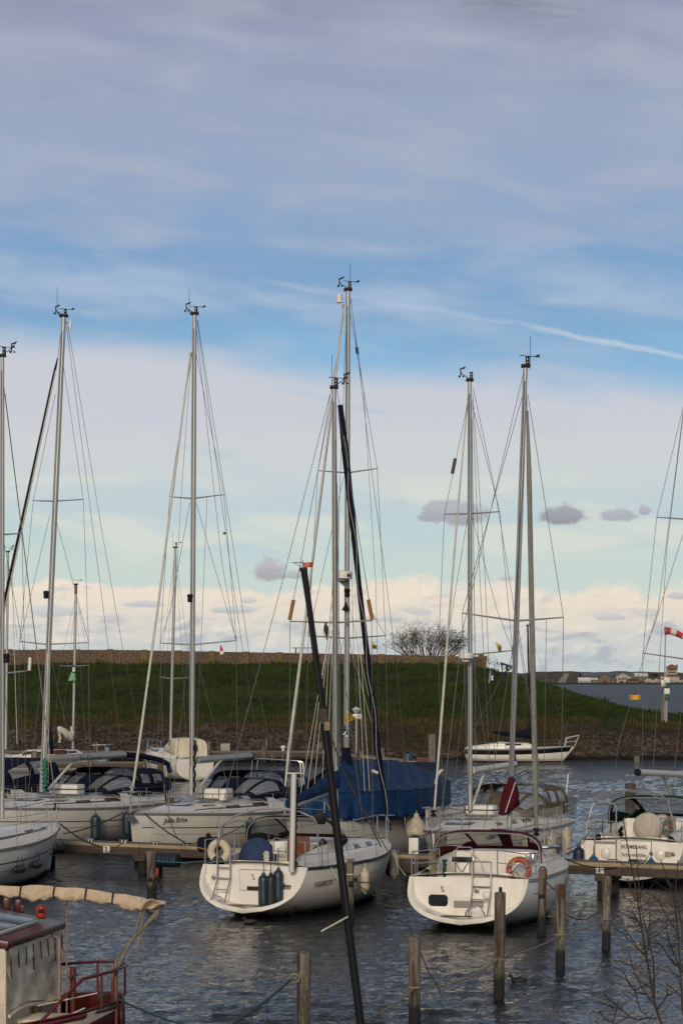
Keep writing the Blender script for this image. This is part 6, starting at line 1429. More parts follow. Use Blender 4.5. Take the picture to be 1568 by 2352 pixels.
hb.wpart('bundled_sail', MB().tube([at(134, 1669, 151.5), at(140, 1678, 151.5), at(147, 1679, 151.5), at(155, 1687, 151.5), at(162, 1692, 151.7), at(167, 1684, 151.8), at(165, 1668, 151.8)], [.10, .26, .20, .24, .28, .16, .08], 9).tube([at(136, 1682, 151.5), at(139, 1695, 151.5), at(137, 1706, 151.5)], .08, 6), sailcl)
ib = Boat('motor_sailer', 'white motor sailer with a cream canvas shelter, stern turned to us', V((-8.75, 139.7, 0)), (-.385, .92), 8.6, 2.75, bs=.86, zs0=1.32, zs1=1.65, sr=-.2, br=.7, zk0=.0, bowp=1.9, group='boats moored below the dyke')
h = ib.hull(gel, bootz=.10); ib.stripe(stripe_b, .28, .14, .12, .98, h, name='blue_stripe'); ib.deck(deckm, .3, 1.0, .7, cream=gel); ib.roof(gel, 3.4, 6.8, 1.1, .7, .55, .3, nose=.3)
ib.roofpatch('cabin_window', glass, .15, .7, .07, .2); ib.rails(.3, .88, 4, .6)
ib.hood(3.2, .5, .8, 1.0, .35, 1.05, 1.72, 1.42, cream_d, [(.08, .24, .30, .52), (.76, .92, .30, .52)], name='canvas_shelter', e=.42, frame=False)
ib.part('shelter_back', MB().poly([ib.S(i / 20, 1.0) for i in range(21)]), cream_d, smooth=False)
ib.part('shelter_window', MB().bbox((.46, -.2, 1.95), (.03, .3, .42), .1), glass)
ib.part('boarding_ladder', MB().tube([V((-.06, -.25, 1.4)), V((-.06, -.25, .5))], .025, 5).tube([V((-.06, -.85, 1.4)), V((-.06, -.85, .5))], .025, 5).tube([V((-.06, -.25, .9)), V((-.06, -.85, .9))], .025, 5), steel)
ib.mast((391, 1740), (403, 1258), 143, .09, alu, False); ib.spreader(367, 1555, 434, 1556, 397, 1559); ib.head(403, 1256, 1, 0, (397, 1258, 1220))
ib.stay((402, 1265, 0), (367, 1555, .2), (362, 1735, .3)); ib.stay((404, 1265, 0), (430, 1480, .1), (434, 1556, .2), (436, 1735, .2)); ib.stay((404, 1275, 0), (418, 1500, -.5), (428, 1720, -1)); ib.stay((401, 1275, 0), (385, 1500, .5), (356, 1738, 1.5))
ib.wpart('mast_boot', MB().tube([at(391, 1742, 142.8), at(393, 1722, 142.8)], .16, 8), black); ib.boom(396, 1700, 0, 452, 1704, -2.5, .14, alu_w)
vb = small_boat('small white boat with a covered bow rail, leftmost below the dyke', 10, 1742, 152, 7.5, 2.5, (.88, .46), gel, gel, glass)
vb.mast((14, 1722), (19, 1268), 153, .085, alu, False); vb.head(19, 1266, 1, 1, None, False); vb.spreader(-10, 1502, 44, 1502, 16, 1504)
vb.stay((19, 1280, 0), (44, 1502, .2), (52, 1720, .2)); vb.stay((18, 1280, 0), (-10, 1502, .2), (-8, 1720, .2)); vb.stay((28, 1300, -1), (40, 1710, -2), r=.02, m=sailcl)
vb.part('net', MB().tube([V((6.3, -.6, 1.7)), V((7.6, 0, 1.75)), V((6.3, .6, 1.7))], .03, 5).tube([V((6.9, -.3, 1.1)), V((6.9, -.3, 1.75))], .03, 5), steel)
fender(at(104, 1732, 149.0), .75, .17, fender_blue, 'bright blue fender on the small white boat leftmost below the dyke', tail=.02)
# furled navy sail standing behind the le Régal mast
nvb = tag(empty('furled_dinghy_sail', at(112, 1735, 146), 0), 'tall rolled navy sail standing upright behind the le Régal mast', 'sail')
I = Matrix.Translation(-at(112, 1735, 146)); MB().tube([at(113, 1733, 146), at(112, 1705, 146), at(108, 1660, 146), at(105, 1600, 146)], [.27, .30, .20, .05], 9).build('sail', navy, nvb, I); MB().tube([at(104.5, 1740, 146.1), at(105, 1570, 146.1)], .05, 6).build('mast', alu, nvb, I)
# ------------------------------------------------------------------ dock, far docks, piles
A0, A1 = wl(-60, 1924.5, .9), wl(1680, 1994.5, .9)
dd = (A1 - A0); dl = dd.length; du = dd.normalized(); dn = V((-du.y, du.x, 0))
dock = empty('dock', A0, math.atan2(du.y, du.x), 'long narrow timber dock with pale edging running between the two rows of yachts', 'dock')
MB().bbox((dl / 2, .55, -.05), (dl, 1.0, .09), .01).build('walkway', dockgrey, dock)
for i in range(8):
    x0, x1 = dl * i / 8 + .01, dl * (i + 1) / 8 - .01
    MB().bbox(((x0 + x1) / 2, .06, -.045), (x1 - x0, .14, .105), .012).build('edging', dockwood, dock)
    MB().bbox(((x0 + x1) / 2, .035, -.22), (x1 - x0, .09, .235), .008).build('fascia', dockdark, dock)
MB().bbox((dl / 2, 1.07, -.12), (dl, .08, .22), .008).build('fascia', dockdark, dock)
def dock_x(px): # distance along the dock under an image column
    best = None
    for i in range(0, 2000):
        p = A0 + du * (dl * i / 2000); q = CX + F * p.x / p.y
        if best is None or abs(q - px) < best[0]: best = (abs(q - px), dl * i / 2000)
    return best[1]
for px in (75, 322, 640, 938, 1378, 1600):
    x = dock_x(px)
    for yy_ in (.18, .95): MB().bbox((x, yy_, -1.5), (.26, .26, 2.4), .02).build('support_post', pilem, dock)
    MB().bbox((x, .55, -.42), (.34, 1.2, .18), .01).build('cross_beam', dockdark, dock)
for px, ch in ((246, '3'), (1377, '1')):
    x = dock_x(px); pl = MB().bbox((x, -.022, -.19), (.24, .02, .20), .004).build('number_plate', whitep, dock)
    text(ch, .22, (x - .065, -.036, -.265), (1, 0, 0), (0, 0, 1), 'number', letter, pl, bold=.006)
for px in (200, 278, 350, 420, 900, 1400, 1470):
    x = dock_x(px); MB().tube([(x - .16, .16, .10), (x + .16, .16, .10)], .022, 6).tube([(x - .06, .16, 0), (x - .06, .16, .1)], .02, 6).tube([(x + .06, .16, 0), (x + .06, .16, .1)], .02, 6).build('cleat', steel, dock)
x = dock_x(381); fl_ = tag(empty('float_barrel', A0 + du * x + V((0, -.25, -.42)), math.atan2(du.y, du.x)), 'blue ribbed float barrel under the dock beside a weathered pile', 'barrel')
MB().lathe([(.18, -.47), (.21, -.45)] + [(.21 + (.012 if i % 4 < 2 else 0), -.42 + .84 * i / 24) for i in range(25)] + [(.21, .45), (.18, .47)], n=16, M=Matrix.Rotation(PI / 2, 3, 'Y')).build('drum', mat('blue barrel', (.010, .022, .042), .5, var=.3, vscale=4), fl_)

def plank_dock(name, label, pts, wd, y_off=0, step=4.0, zt=.9):
    t = empty(name, pts[0], 0, label, 'dock'); o = V(pts[0])
    for a, b_ in zip(pts, pts[1:]):
        a, b_ = V(a) - o, V(b_) - o; d = b_ - a; ln = d.length; rz = math.atan2(d.y, d.x); nn2 = V((-math.sin(rz), math.cos(rz), 0)); c_ = (a + b_) / 2
        MB().bbox(c_ + V((0, 0, -.06)), (ln, wd, .10), .01, rz).build('walkway', dockgrey, t)
        MB().bbox(c_ - nn2 * (wd / 2 + .03) + V((0, 0, -.03)), (ln, .10, .16), .01, rz).build('edging', dockwood if 'pale' in label else dockgrey, t)
        MB().bbox(c_ - nn2 * (wd / 2 + .005) + V((0, 0, -.25)), (ln, .08, .26), .01, rz).build('fascia', dockdark, t)
        for i in range(int(ln / step) + 1):
            p = a + d.normalized() * (i * step + .5)
            MB().bbox(p - nn2 * (wd / 2 + .12) + V((0, 0, -.75)), (.34, .26, 2.9 if i % 2 else 2.3), .03, rz).build('post', pilem, t)
    return t
plank_dock('dock', 'far dock along the foot of the dyke', [V((-30, 169.2, .9)), V((-1.0, 168.6, .9))], 1.5)
plank_dock('dock', 'far dock with pale edging slanting out to a tall square post', [V((-1.0, 167.6, .9)), V((5.3, 146.5, .9))], 1.5, step=5)
plank_dock('dock', 'dark low dock behind the two navy hooded yachts', [V((-30, 147.6, .9)), V((-11.9, 146.6, .9))], 1.6, step=3.5)
def post(name, px, yt, yw, w_, label, m=pilem, grp=None, sq=False, Y=None):
    p = wl(px, yw, 0) if Y is None else V(((px - CX) * Y / F, Y, 0)); zt = H - (yt - HY) * p.y / F
    t = empty(name, V((p.x, p.y, 0)), R.uniform(-.2, .2), label, 'post' if sq else 'pile', grp)
    tl = R.uniform(-.022, .022)
    if sq: MB().bbox((0, 0, (zt - 1.5) / 2), (w_, w_, zt + 1.5), .02).build('timber', m, t)
    else:
        prof = [(w_ / 2 * (1.0 + .03 * math.sin(i * 1.7)), -1.5 + (zt + 1.5) * i / 16) for i in range(17)]
        prof += [(w_ / 2 * .93, zt + .012), (w_ / 2 * .5, zt + .02)]
        mb = MB(); mb.lathe(prof, n=14); mb.v = [(x + tl * z + .012 * noise.noise(V((x * 8, y * 8, z))), y, z) for x, y, z in mb.v]; mb.build('timber', m, t, ang=50)
    return t, zt
PG = 'mooring piles standing in the water'
piles = {}
for k, (px, yt, yw, Yp, w_, lb) in enumerate(((349, 1956, 0, 63.6, .26, 'weathered pile by the blue float barrel, left of the brown hooded yacht'), (805, 1982, 0, 58.6, .20, 'brown pile with a notched top before the flank of the brown hooded yacht'),
        (697, 2190, 0, 37.8, .215, 'rust streaked pile left of the leaning black mast, at the bottom edge'), (952, 2154, 0, 40.2, .205, 'rust streaked pile at the bottom right of the leaning black mast'),
        (1145, 2051, 2295, None, .205, 'tall grey pile standing just in front of the burgundy hooded yacht'), (1243, 1998, 2146, None, .195, 'dark brown pile with a red strap at the flank of the burgundy hooded yacht'),
        (1286, 2033, 2230, None, .20, 'pale speckled pile right of the pile with the red strap'), (1391, 2014, 2182, None, .195, 'pale speckled pile under the dock by the number 1 plate'))):
    t, zt = post('mooring_pile', px, yt, yw, w_, lb, grp=PG, Y=Yp); piles[px] = (t, zt)
def on(px, z): t, zt = piles[px]; return V((t.location.x, t.location.y - .11, z))
t, zt = piles[1243]; MB().bbox((.085, -.02, zt - .45), (.03, .16, 1.0), .01).build('strap', mat('rusty strap', (.12, .03, .018), .8, var=.3, vscale=9), t); MB().bbox((0, -.095, zt - .62), (.14, .02, .10), .005).build('black_plate', black, t); MB().torus((.03, 0, zt + .01), .06, .02, (1, 0, 0), (0, 0, 1), n=12, a0=0, a1=PI).build('ring', mat('rusty iron', (.10, .03, .018), .85, var=.3, vscale=9), t)
t, zt = piles[805]; MB().bbox((0, -.10, zt - .52), (.13, .02, .16), .005).build('black_plate', black, t)
for i in range(5): MB().bbox((-.07 + .035 * i, 0, zt + .05), (.018, .15, .10), .004).build('notch', dockdark, t)
MB().torus((0, 0, zt - .28), .115, .016, (1, 0, 0), (0, 1, 0), n=16).build('rope_turn', rope_w, t)
t, zt = piles[1145]; MB().bbox((.03, 0, zt + .06), (.06, .06, .10), .01).build('iron_peg', black, t)
t, zt = piles[349]; MB().bbox((-.02, -.13, zt - .75), (.12, .02, .12), .005).build('black_plate', black, t); MB().torus((.16, -.05, zt - .85), .16, .02, (.4, .5, 0), (0, 0, 1), n=16).torus((.18, -.05, zt - .95), .2, .018, (.2, .6, 0), (0, 0, 1), n=16).build('rope_coil', rope_d, t); MB().bbox((.17, -.1, zt - .55), (.07, .05, .22), .02).build('red_tag', mat('red tag', (.28, .02, .02), .6), t)
for px in (952, 1145, 1286, 1391): MB().torus((0, 0, .75 if px != 1391 else .69), .112, .018, (1, 0, 0), (0, 1, 0), n=16).build('rope_turn', rope_t, piles[px][0])
rope(sag(at(770, 2360, 36.5), on(952, .75), .12), .014, rope_t, 'tan rope rising from the bottom edge to the rust streaked pile on the right')
rope(sag(on(952, .75), on(1145, .79), .16), .014, rope_t, 'tan rope between the right rust streaked pile and the tall grey pile')
rope(sag(on(1145, .79), on(1286, .75), .06), .014, rope_t, 'tan rope between the tall grey pile and the pale speckled pile')
rope(sag(on(1286, .75), on(1391, .69), .04), .014, rope_t, 'tan rope joining the two pale speckled piles')
rope(sag(at(1289, 2092, 48.5), at(1387, 2078, 52.3), .25), .012, mat('rusty rope', (.12, .06, .04), .9, var=.3, vscale=8), 'brown slack line hanging between the two pale speckled piles')
rope(sag(at(1246, 2016, 55.6), at(1283, 2050, 48.7), .04), .014, rope_d, 'dark line from the red strapped pile to the pale speckled pile')
rope(sag(at(1288, 1967, 64.8), at(1378, 1992, 65.2), .08) + sag(at(1378, 1992, 65.2), at(1436, 1990, 65.3), .02)[1:], .022, rope_d, 'dark line from the burgundy hooded yacht to the cleat by the number 1 plate')
rope(sag(at(1290, 1964, 65), at(1345, 1925, 68.4), .10), .014, rope_d, 'dark line from the bow of the burgundy hooded yacht to BOEMERANG')
rope(sag(at(818, 2027, 58.5), at(938, 2012, 57.2), .05), .016, rope_d, 'dark taut line from the notched pile to the burgundy hooded yacht')
rope(sag(at(818, 2030, 58.5), at(936, 2079, 56.8), .10), .012, rope_d, 'dark slack line sloping from the notched pile to the water by the burgundy hooded yacht')
rope(sag(at(760, 1992, 59.8), at(800, 2040, 58.9), .10) + sag(at(800, 2040, 58.9), at(868, 1992, 64.0), .35)[1:], .012, rope_w, 'white line looping along the flank of the brown hooded yacht')
rope(sag(at(903, 1962, 66), on(952, piles[952][1] - .05), .25), .012, rope_d, 'long dark line from the dock down to the right rust streaked pile')
rope([on(952, 1.35) + V((.1, 0, 0)), at(985, 2236, 40), at(1004, 2262, 40), at(1012, 2284, 40)], .012, rope_d, 'frayed dark line trailing from the right rust streaked pile')
rope(sag(at(358, 1977, 63.5), at(484, 1976, 60.8), .05), .010, mat('light blue line', (.10, .24, .30), .8), 'light blue line from the pile by the float barrel to the brown hooded yacht')
rope(sag(at(140, 1893, 73.6), at(233, 1945, 69.5), .10), .026, rope_d, 'thick dark snubber line from the white bow to the number 3 plate')
rope(sag(at(70, 1932, 70.5), at(283, 1935, 69.2), .55), .014, rope_d, 'dark line drooping under the dock edge from the white bow')
rope(sag(at(146, 1915, 72), at(284, 1866, 76), .10), .020, rope_d, 'dark line from the dock up to the stem of Jolie Brise')
rope(sag(at(331, 1866, 76), at(424, 1934, 69.5), .08), .022, rope_d, 'dark snubber line crossing the bow of Jolie Brise to the dock')
rope(sag(at(381, 1862, 77.5), at(407, 1924, 70), .03), .014, rope_d, 'thin dark line from the side of Jolie Brise down to the dock')
rope(sag(at(420, 1938, 69), at(560, 1895, 75), .15), .014, rope_d, 'dark line from the dock along Jolie Brise toward its blue fender')
rope(sag(at(936, 1925, 67.5), at(1015, 1903, 68), .05), .014, rope_d, 'dark line by the big pear shaped fender')
rope(sag(at(890, 1930, 67.5), at(930, 2010, 57.5), .10), .012, rope_w, 'pale line from the bow of the brown hooded yacht to the burgundy hooded yacht')
rope(sag(at(1300, 1950, 69), at(1352, 1912, 69), .1), .012, rope_d, 'dark line between the tan hooded yacht and BOEMERANG')
hose = tag(empty('green_hose', at(949, 1925, 66.4), 0), 'dark green coiled hose hanging on the dock left of the burgundy hood', 'hose')
for k in range(3): MB().torus((.02 * k, 0, -.1), .15 + .012 * k, .03, (1, .2, 0), (0, .05, 1.5), n=20).build('coil', rope_teal, hose)
post('dock_post', 1012, 1912, 0, .32, 'broad dock post left of the burgundy hood', sq=True, Y=67.6)
post('dock_post', 1447, 1800, 0, .36, 'square brown post behind the green hood', dockdark, sq=True, Y=92)
post('dock_post', 992, 1686, 0, .42, 'tall grey square post at the end of the far dock', dockgrey, sq=True, Y=145.6)
post('dock_post', 1462, 1737, 0, .40, 'short square stake standing in the water before the right shore', dockgrey, sq=True, Y=173.5)
post('dock_post', 369, 1742, 0, .34, 'brown dock post beside the white motor sailer', dockdark, sq=True, Y=138)
post('dock_post', 391, 1832, 0, .28, 'short brown post between the two navy hooded yachts', dockdark, sq=True, Y=86)
bx = tag(empty('electric_box', at(518, 1732, 168.6), 0), 'grey electric box standing on the far dock', 'box')
MB().bbox((0, 0, .45), (.66, .4, .62), .02).build('case', mat('box grey', (.30, .285, .25), .6, var=.1, vscale=3), bx); MB().bbox((0, 0, .05), (.3, .25, .3), .01).build('foot', dockgrey, bx)
bp = tag(empty('blue_post', at(248, 1749, 147.2), 0), 'short bright blue post on the dark low dock', 'post'); MB().bbox((0, 0, .42), (.22, .22, .90), .02).build('post', fender_blue, bp)
for px, py, lb in ((650, 1726, 'white dome light on the far dock right of the electric box'), (440, 1722, 'small white dome light on the far dock behind the motor sailer')):
    t = tag(empty('dock_light', at(px, py, 168.4), 0), lb, 'light'); MB().lathe([(.10, 0), (.10, .22), (.19, .24), (.19, .36), (.05, .44)], n=12).build('lamp', whitep, t)
for px, py, lb in ((612, 1727, 'thin steel rod post on the far dock'),):
    t = tag(empty('thin_post', at(px, py, 168.4), 0), lb, 'post'); MB().tube([(0, 0, 0), (0, 0, .95)], .03, 6).build('rod', steel, t)
fr = tag(empty('bench', at(637, 1738, 168.0), 0), 'wooden bench frame on the far dock', 'bench')
MB().bbox((0, 0, .35), (.9, .4, .08), .01).build('seat', dockgrey, fr)
for s_ in (-.38, .38): MB().bbox((s_, 0, .0), (.1, .35, .65), .01).build('leg', dockgrey, fr)
# lamp post with a number board
lp = tag(empty('lamp_post', at(818, 1730, 165.6), 0), 'grey lamp post with a cone shade and a white board on the far dock', 'lamp post')
k = 165.6 / F
MB().tube([(0, 0, 0), (0, 0, 90 * k)], .075, 8).build('pole', mat('lamp post grey', (.33, .33, .32), .5, var=.15, vscale=3), lp)
MB().lathe([(.04, 107 * k), (.31, 101 * k), (.30, 99.5 * k), (.10, 99 * k)], n=16).build('shade', mat('pale shade', (.55, .56, .55), .5), lp)
MB().lathe([(.29, 99.4 * k), (.11, 90 * k), (.08, 88 * k)], n=16).build('diffuser', mat('frosted glass', (.42, .42, .40), .3), lp)
sg = MB().bbox((.06, -.1, 84.5 * k), (.64, .03, .33), .01).build('board', letter_w, lp)
text('X', .30, (.10, -.13, 84.5 * k - .105), (1, 0, 0), (0, 0, 1), 'lettering', letter, sg, bold=.008); text('4', .16, (-.10, -.13, 84.5 * k - .05), (1, 0, 0), (0, 0, 1), 'lettering', redp, sg)
# solar panel and gear on the dock behind the tarpaulin
sp_ = tag(empty('solar_panel', at(965, 1764, 139), 0), 'dark solar panel leaning on the far dock end right of the tarpaulin', 'solar panel'); MB().bbox((0, 0, .0), (1.9, .06, .75), .01, M=Matrix.Rotation(-.5, 3, 'X')).build('panel', mat('solar cells', (.012, .016, .035), .25, var=.2, vscale=9), sp_)
cr = tag(empty('red_crate', at(973, 1752, 146), 0), 'dull red crate at the end of the far dock', 'crate'); MB().bbox((0, 0, .2), (.95, .5, .34), .03).build('box', mat('dull red', (.12, .035, .025), .7, var=.3, vscale=4), cr); MB().bbox((0, 0, .4), (1.0, .52, .06), .02).build('lid', black, cr)
bt = tag(empty('blue_drum', at(936, 1752, 148.5), 0), 'small blue drum on the far dock behind the tarpaulin', 'drum'); MB().lathe([(.3, -.1), (.32, .1), (.32, .5), (.28, .6)], n=14).build('body', mat('drum blue', (.01, .05, .10), .6), bt); MB().lathe([(.1, .6), (.1, .68)], n=10).build('cap', black, bt)

# ------------------------------------------------------------------ flags
yel = mat('yellow cloth', (.58, .40, .012), .8, var=.2, vscale=4); blu = mat('blue pennant cloth', (.012, .05, .135), .8, var=.25, vscale=4); grn = mat('pale green cloth', (.20, .42, .22), .8, var=.2, vscale=3)
nvl = mat('navy lettering', (.012, .018, .045), .6)
t, I = flag('pennant', 'yellow pennant lettered W C V on the tallest mast', [at(796, 1632, 75.6), at(795, 1659, 75.6), at(819, 1652, 75.6), at(819, 1650, 75.6)], yel, wave=.03)
for ch, x, y in (('W', 798.5, 1644), ('V', 799.5, 1653), ('C', 807, 1651.5)): text(ch, .11, at(x, y, 75.45), (1, 0, 0), (0, 0, 1), 'lettering', nvl, t, M=I, bold=.010)
t, I = flag('pennant', 'navy pennant with a white stripe below the yellow W C V pennant', [at(791, 1664, 75.7), at(787, 1689, 75.7), at(797, 1694, 75.7), at(798, 1681, 75.7)], blu, wave=.02)
MB().prism([at(788, 1687, 75.55), at(790, 1689, 75.55), at(796, 1681, 75.55), at(794, 1679, 75.55)], (0, .01, 0)).build('white_stripe', letter_w, t, I); text('c', .12, at(793, 1692, 75.5), (1, 0, 0), (0, 0, 1), 'lettering', letter_w, t, M=I, bold=.01)
t, I = flag('pennant', 'yellow pennant under the right end of the spreader with amber rolls', [at(852, 1468, 64.3), at(853, 1490, 64.3), at(867, 1491, 64.3), at(866, 1489, 64.3)], yel, wave=.02); text('WC', .075, at(854, 1486, 64.2), (1, 0, -.1), (0, 0, 1), 'lettering', nvl, t, M=I, bold=.008)
t, I = flag('pennant', 'yellow pennant curling above the radar of the tan hooded yacht', [at(1137, 1474, 73.6), at(1145, 1499, 73.6), at(1151, 1494, 73.6), at(1151, 1483, 73.6)], yel, wave=.05); text('S', .13, at(1143, 1491, 73.4), (1, 0, 0), (0, 0, 1), 'lettering', nvl, t, M=I, bold=.01)
t, I = flag('pennant', 'frayed blue flag with a white S, larger of two', [at(1148, 1520, 73.6), at(1153, 1549, 73.6), at(1174, 1537, 73.6), at(1175, 1529, 73.6)], blu, wave=.05); text('S', .26, at(1153, 1542, 73.35), (1, 0, 0), (0, 0, 1), 'lettering', letter_w, t, M=I, bold=.012, sx=.85); text('t', .12, at(1167, 1537, 73.35), (1, 0, 0), (0, 0, 1), 'lettering', letter_w, t, M=I, bold=.008)
t, I = flag('pennant', 'small blue flag with a white S, below the larger one', [at(1126, 1541, 73.8), at(1122, 1567, 73.8), at(1136, 1565, 73.8), at(1136, 1552, 73.8)], blu, wave=.04); text('S', .19, at(1127, 1562, 73.6), (1, 0, 0), (0, 0, 1), 'lettering', letter_w, t, M=I, bold=.010, sx=.75)
MB().tube([at(1126, 1540, 73.75), at(1122, 1568, 73.75)], .014, 4).build('hoist', rope_w, t, I)
t, I = flag('pennant', 'pale green pennant on the mast of the brown cabin boat', [at(164, 1544, 151.5), at(157, 1564, 151.5), at(175, 1563, 151.5), at(173, 1546, 151.5)], grn, wave=.05)
t, I = flag('pennant', 'small blue and white pennant above the pale green one', [at(167, 1524, 151.5), at(166, 1545, 151.5), at(173, 1545, 151.5), at(173, 1530, 151.5)], blu, wave=.05); text('S', .35, at(167, 1542, 151.3), (1, 0, 0), (0, 0, 1), 'lettering', letter_w, t, M=I, bold=.02)

# ------------------------------------------------------------------ coots
def coot(px, py, label, flip=1):
    p = wl(px, py, 0); t = tag(empty('coot', p, 0), label, 'bird')
    MB().tube([(.17 * flip, 0, .06), (.12 * flip, 0, .05), (0, 0, .04), (-.10 * flip, 0, .045), (-.13 * flip, 0, .09), (-.14 * flip, 0, .12), (-.155 * flip, 0, .14), (-.18 * flip, 0, .138), (-.215 * flip, 0, .125)], [.012, .05, .075, .06, .034, .026, .034, .024, .006], 10).build('body', birdm, t)
    MB().tube([(-.18 * flip, 0, .137), (-.22 * flip, 0, .122)], [.014, .003], 6).build('bill', mat('pale bill', (.5, .45, .4), .5), t)
    for s_ in (-1, 1): MB().grid([[(flip * (.15 - .2 * i / 6), s_ * (.045 + .025 * math.sin(PI * i / 6)), .03 + .06 * j / 3) for j in range(4)] for i in range(7)]).build('wing', birdm, t, solid=.008)
coot(1190, 2257, 'black coot swimming between the tall grey pile and the bare sapling'); coot(575, 2121, 'black coot close under the stern of the brown hooded yacht')

# ------------------------------------------------------------------ red and cream workboat in the corner
fx = V((.983, -.18, 0)); fy = V((.18, .983, 0))
tipw = V((-3.36, 36.15, 0))
lb2 = Boat('work_boat', 'red and cream workboat with a canvas covered wheelhouse in the bottom left corner', tipw - fx * 9.0, (fx.x, fx.y), 9.0, 4.4, group=None, cat='boat', bs=.82, zs0=.25, zs1=1.06, sr=-.1, br=.25, zk0=-.05, tm=.74, bluff=True, flare=.1, n1=2.4)
h = lb2.hull(mat('cream work hull', (.58, .52, .43), .55, var=.25, vscale=2), bootm=bootred)
rim = MB()
for s_ in (1, -1): rim.grid([[lb2.hp(t, 0, s_, .03), lb2.hz(t, lb2.zs(t) - .06, s_, .035), lb2.hz(t, lb2.zs(t) - .08, s_, .0), ] for t in [i / 30 for i in range(31)]])
for s_ in (1, -1): rim.grid([[lb2.hp(t, 0, s_, .04) + V((0, 0, .03)), lb2.hp(t, 0, s_, -.10) + V((0, 0, .03)), V((lb2.hp(t, 0, s_, -.12).x, lb2.hp(t, 0, s_, -.12).y, .45))] for t in [i / 30 for i in range(31)]])
lb2.part('bulwark', rim, darkred, h, solid=.02)
lb2.part('deck', MB().grid([[V((9.0 * t - .05, y * max(.02, lb2.b(t) - .1), .50)) for y in (-1, -.5, 0, .5, 1)] for t in [i / 20 for i in range(21)]]), mat('dark red deck', (.075, .018, .014), .7, var=.35, vscale=3))
lb2.wpart('bow_post', MB().bbox(at(267, 2305, 36.0), (.055, .07, 1.3), .012).bbox(at(259, 2275, 36.3), (.05, .05, .75), .01), darkred)
def rail(z, off=.05): return [lb2.hp(t, 0, 1, -off) + V((0, 0, z)) for t in (.78, .84, .90, .95, .98, .995)] + [V((8.98, 0, lb2.zs(1) + z))] + [lb2.hp(t, 0, -1, -off) + V((0, 0, z)) for t in (.995, .98, .965)] + [lb2.hp(.94, 0, -1, -off) + V((0, 0, z * .55)), lb2.hp(.91, 0, -1, -off)]
lb2.part('bow_rail', MB().tube(rail(.52), .026, 8), darkred)
for t, s_ in ((.80, 1), (.90, 1), (.975, 1), (.985, -1)): lb2.part('rail_post', MB().tube([lb2.hp(t, 0, s_, -.05), lb2.hp(t, 0, s_, -.05) + V((0, 0, .52))], .021, 7), darkred)
lb2.part('mooring_bollard', MB().tube([V((7.9, 1.0, .5)), V((7.9, 1.0, 1.45))], .05, 10).tube([V((7.9, .78, 1.30)), V((7.9, 1.22, 1.30))], .022, 8), darkred)
lb2.part('rail_pipe', MB().tube([V((7.7, .9, .5)), V((7.7, .9, 1.9)), V((7.55, .9, 1.98)), V((7.0, .8, 1.98))], .032, 8).tube([V((7.75, 1.15, .5)), V((7.75, 1.15, 2.45))], .014, 6), mat('pink pipe', (.33, .21, .17), .5, var=.3, vscale=4))
lb2.part('hatch_lid', MB().bbox((7.75, -.35, .80), (.95, .8, .10), .02), cream_d); lb2.part('hatch_coaming', MB().bbox((7.75, -.35, .62), (.85, .7, .26), .01), black)
# wheelhouse: its front wall lies along the line seen from the corner to the back of the roof
q0, q1 = lb2.I @ V((-4.97, 35.1, 0)), lb2.I @ V((-4.47, 37.85, 0)); xf = (q0.x + q1.x) / 2; y0, y1 = q0.y, q1.y
whb = MB(); rows = []
for i in range(25):
    u = i / 24; y = lerp(y0 + .05, y1 - .05, u); rows.append([V((xf - .03 + .06 * noise.noise(V((y * 2.2, j * .35, 1))) + .07 * abs(noise.noise(V((y * 3.0 + j * .35, j * .22 - y, 4)))) + .035 * math.sin(y * 7 + j * .5) * (j / 14), y, lerp(1.98, 1.02 + .07 * math.sin(u * 5) - .06 * u, j / 14))) for j in range(15)])
whb.grid(rows)
for y_ in (y0 + .05, y1 - .05):
    whb.grid([[V((xf - .06 - 2.9 * i / 12, y_ + .04 * noise.noise(V((i * .7, j * .4, 8))), lerp(1.98, .55, j / 14))) for j in range(15)] for i in range(13)])
wh = lb2.part('wheelhouse_canvas', whb, cream_d, ang=60)
lb2.part('wheelhouse', MB().bbox((xf - 1.52, (y0 + y1) / 2, .95), (2.95, abs(y1 - y0) - .10, 2.0), .03), mat('cream wheelhouse', (.55, .49, .40), .6, var=.2, vscale=3))
lb2.part('rubbing_batten', MB().tube([V((xf + .02, lerp(y0, y1, k / 8), .98 + .05 * math.sin(k * .8))) for k in range(9)], .03, 6), cream_cv, wh)
for k in range(8):
    y = lerp(y0 + .12, y1 - .1, k / 7); lb2.part('strap', MB().tube([V((xf + .0, y, 1.93)), V((xf + .01, y + .02, 1.93 - (.28 if k % 3 else .40)))], .012, 5), rope_d, wh)
lb2.part('wood_plate', MB().bbox((xf + .02, lerp(y0, y1, .5), .90), (.02, .34, .11), .01), mat('brass plate', (.20, .10, .03), .5, var=.3, vscale=8), wh)
rf_ = lb2.part('roof', MB().bbox((xf - 1.50, (y0 + y1) / 2, 2.30), (3.1, abs(y1 - y0) + .16, .11), .03, M=Matrix.Rotation(.165, 3, 'Y')), darkred)
sl_ = tag(empty('solar_panel', lb2.M @ V((xf - .78, lerp(y0, y1, .42), 2.265)), lb2.root.rotation_euler.z), 'pair of blue grey solar panels on the red wheelhouse roof', 'solar panel')
sl_.rotation_euler = (0, .165, lb2.root.rotation_euler.z)
MB().bbox((0, 0, 0), (1.15, 2.0, .05), .01).build('frame', alu_w, sl_)
for s_ in (-.5, .5): MB().bbox((0, s_ * .97, .03), (1.05, .92, .012), .003).build('cells', mat('blue grey cells', (.035, .045, .075), .22, var=.25, vscale=7), sl_)
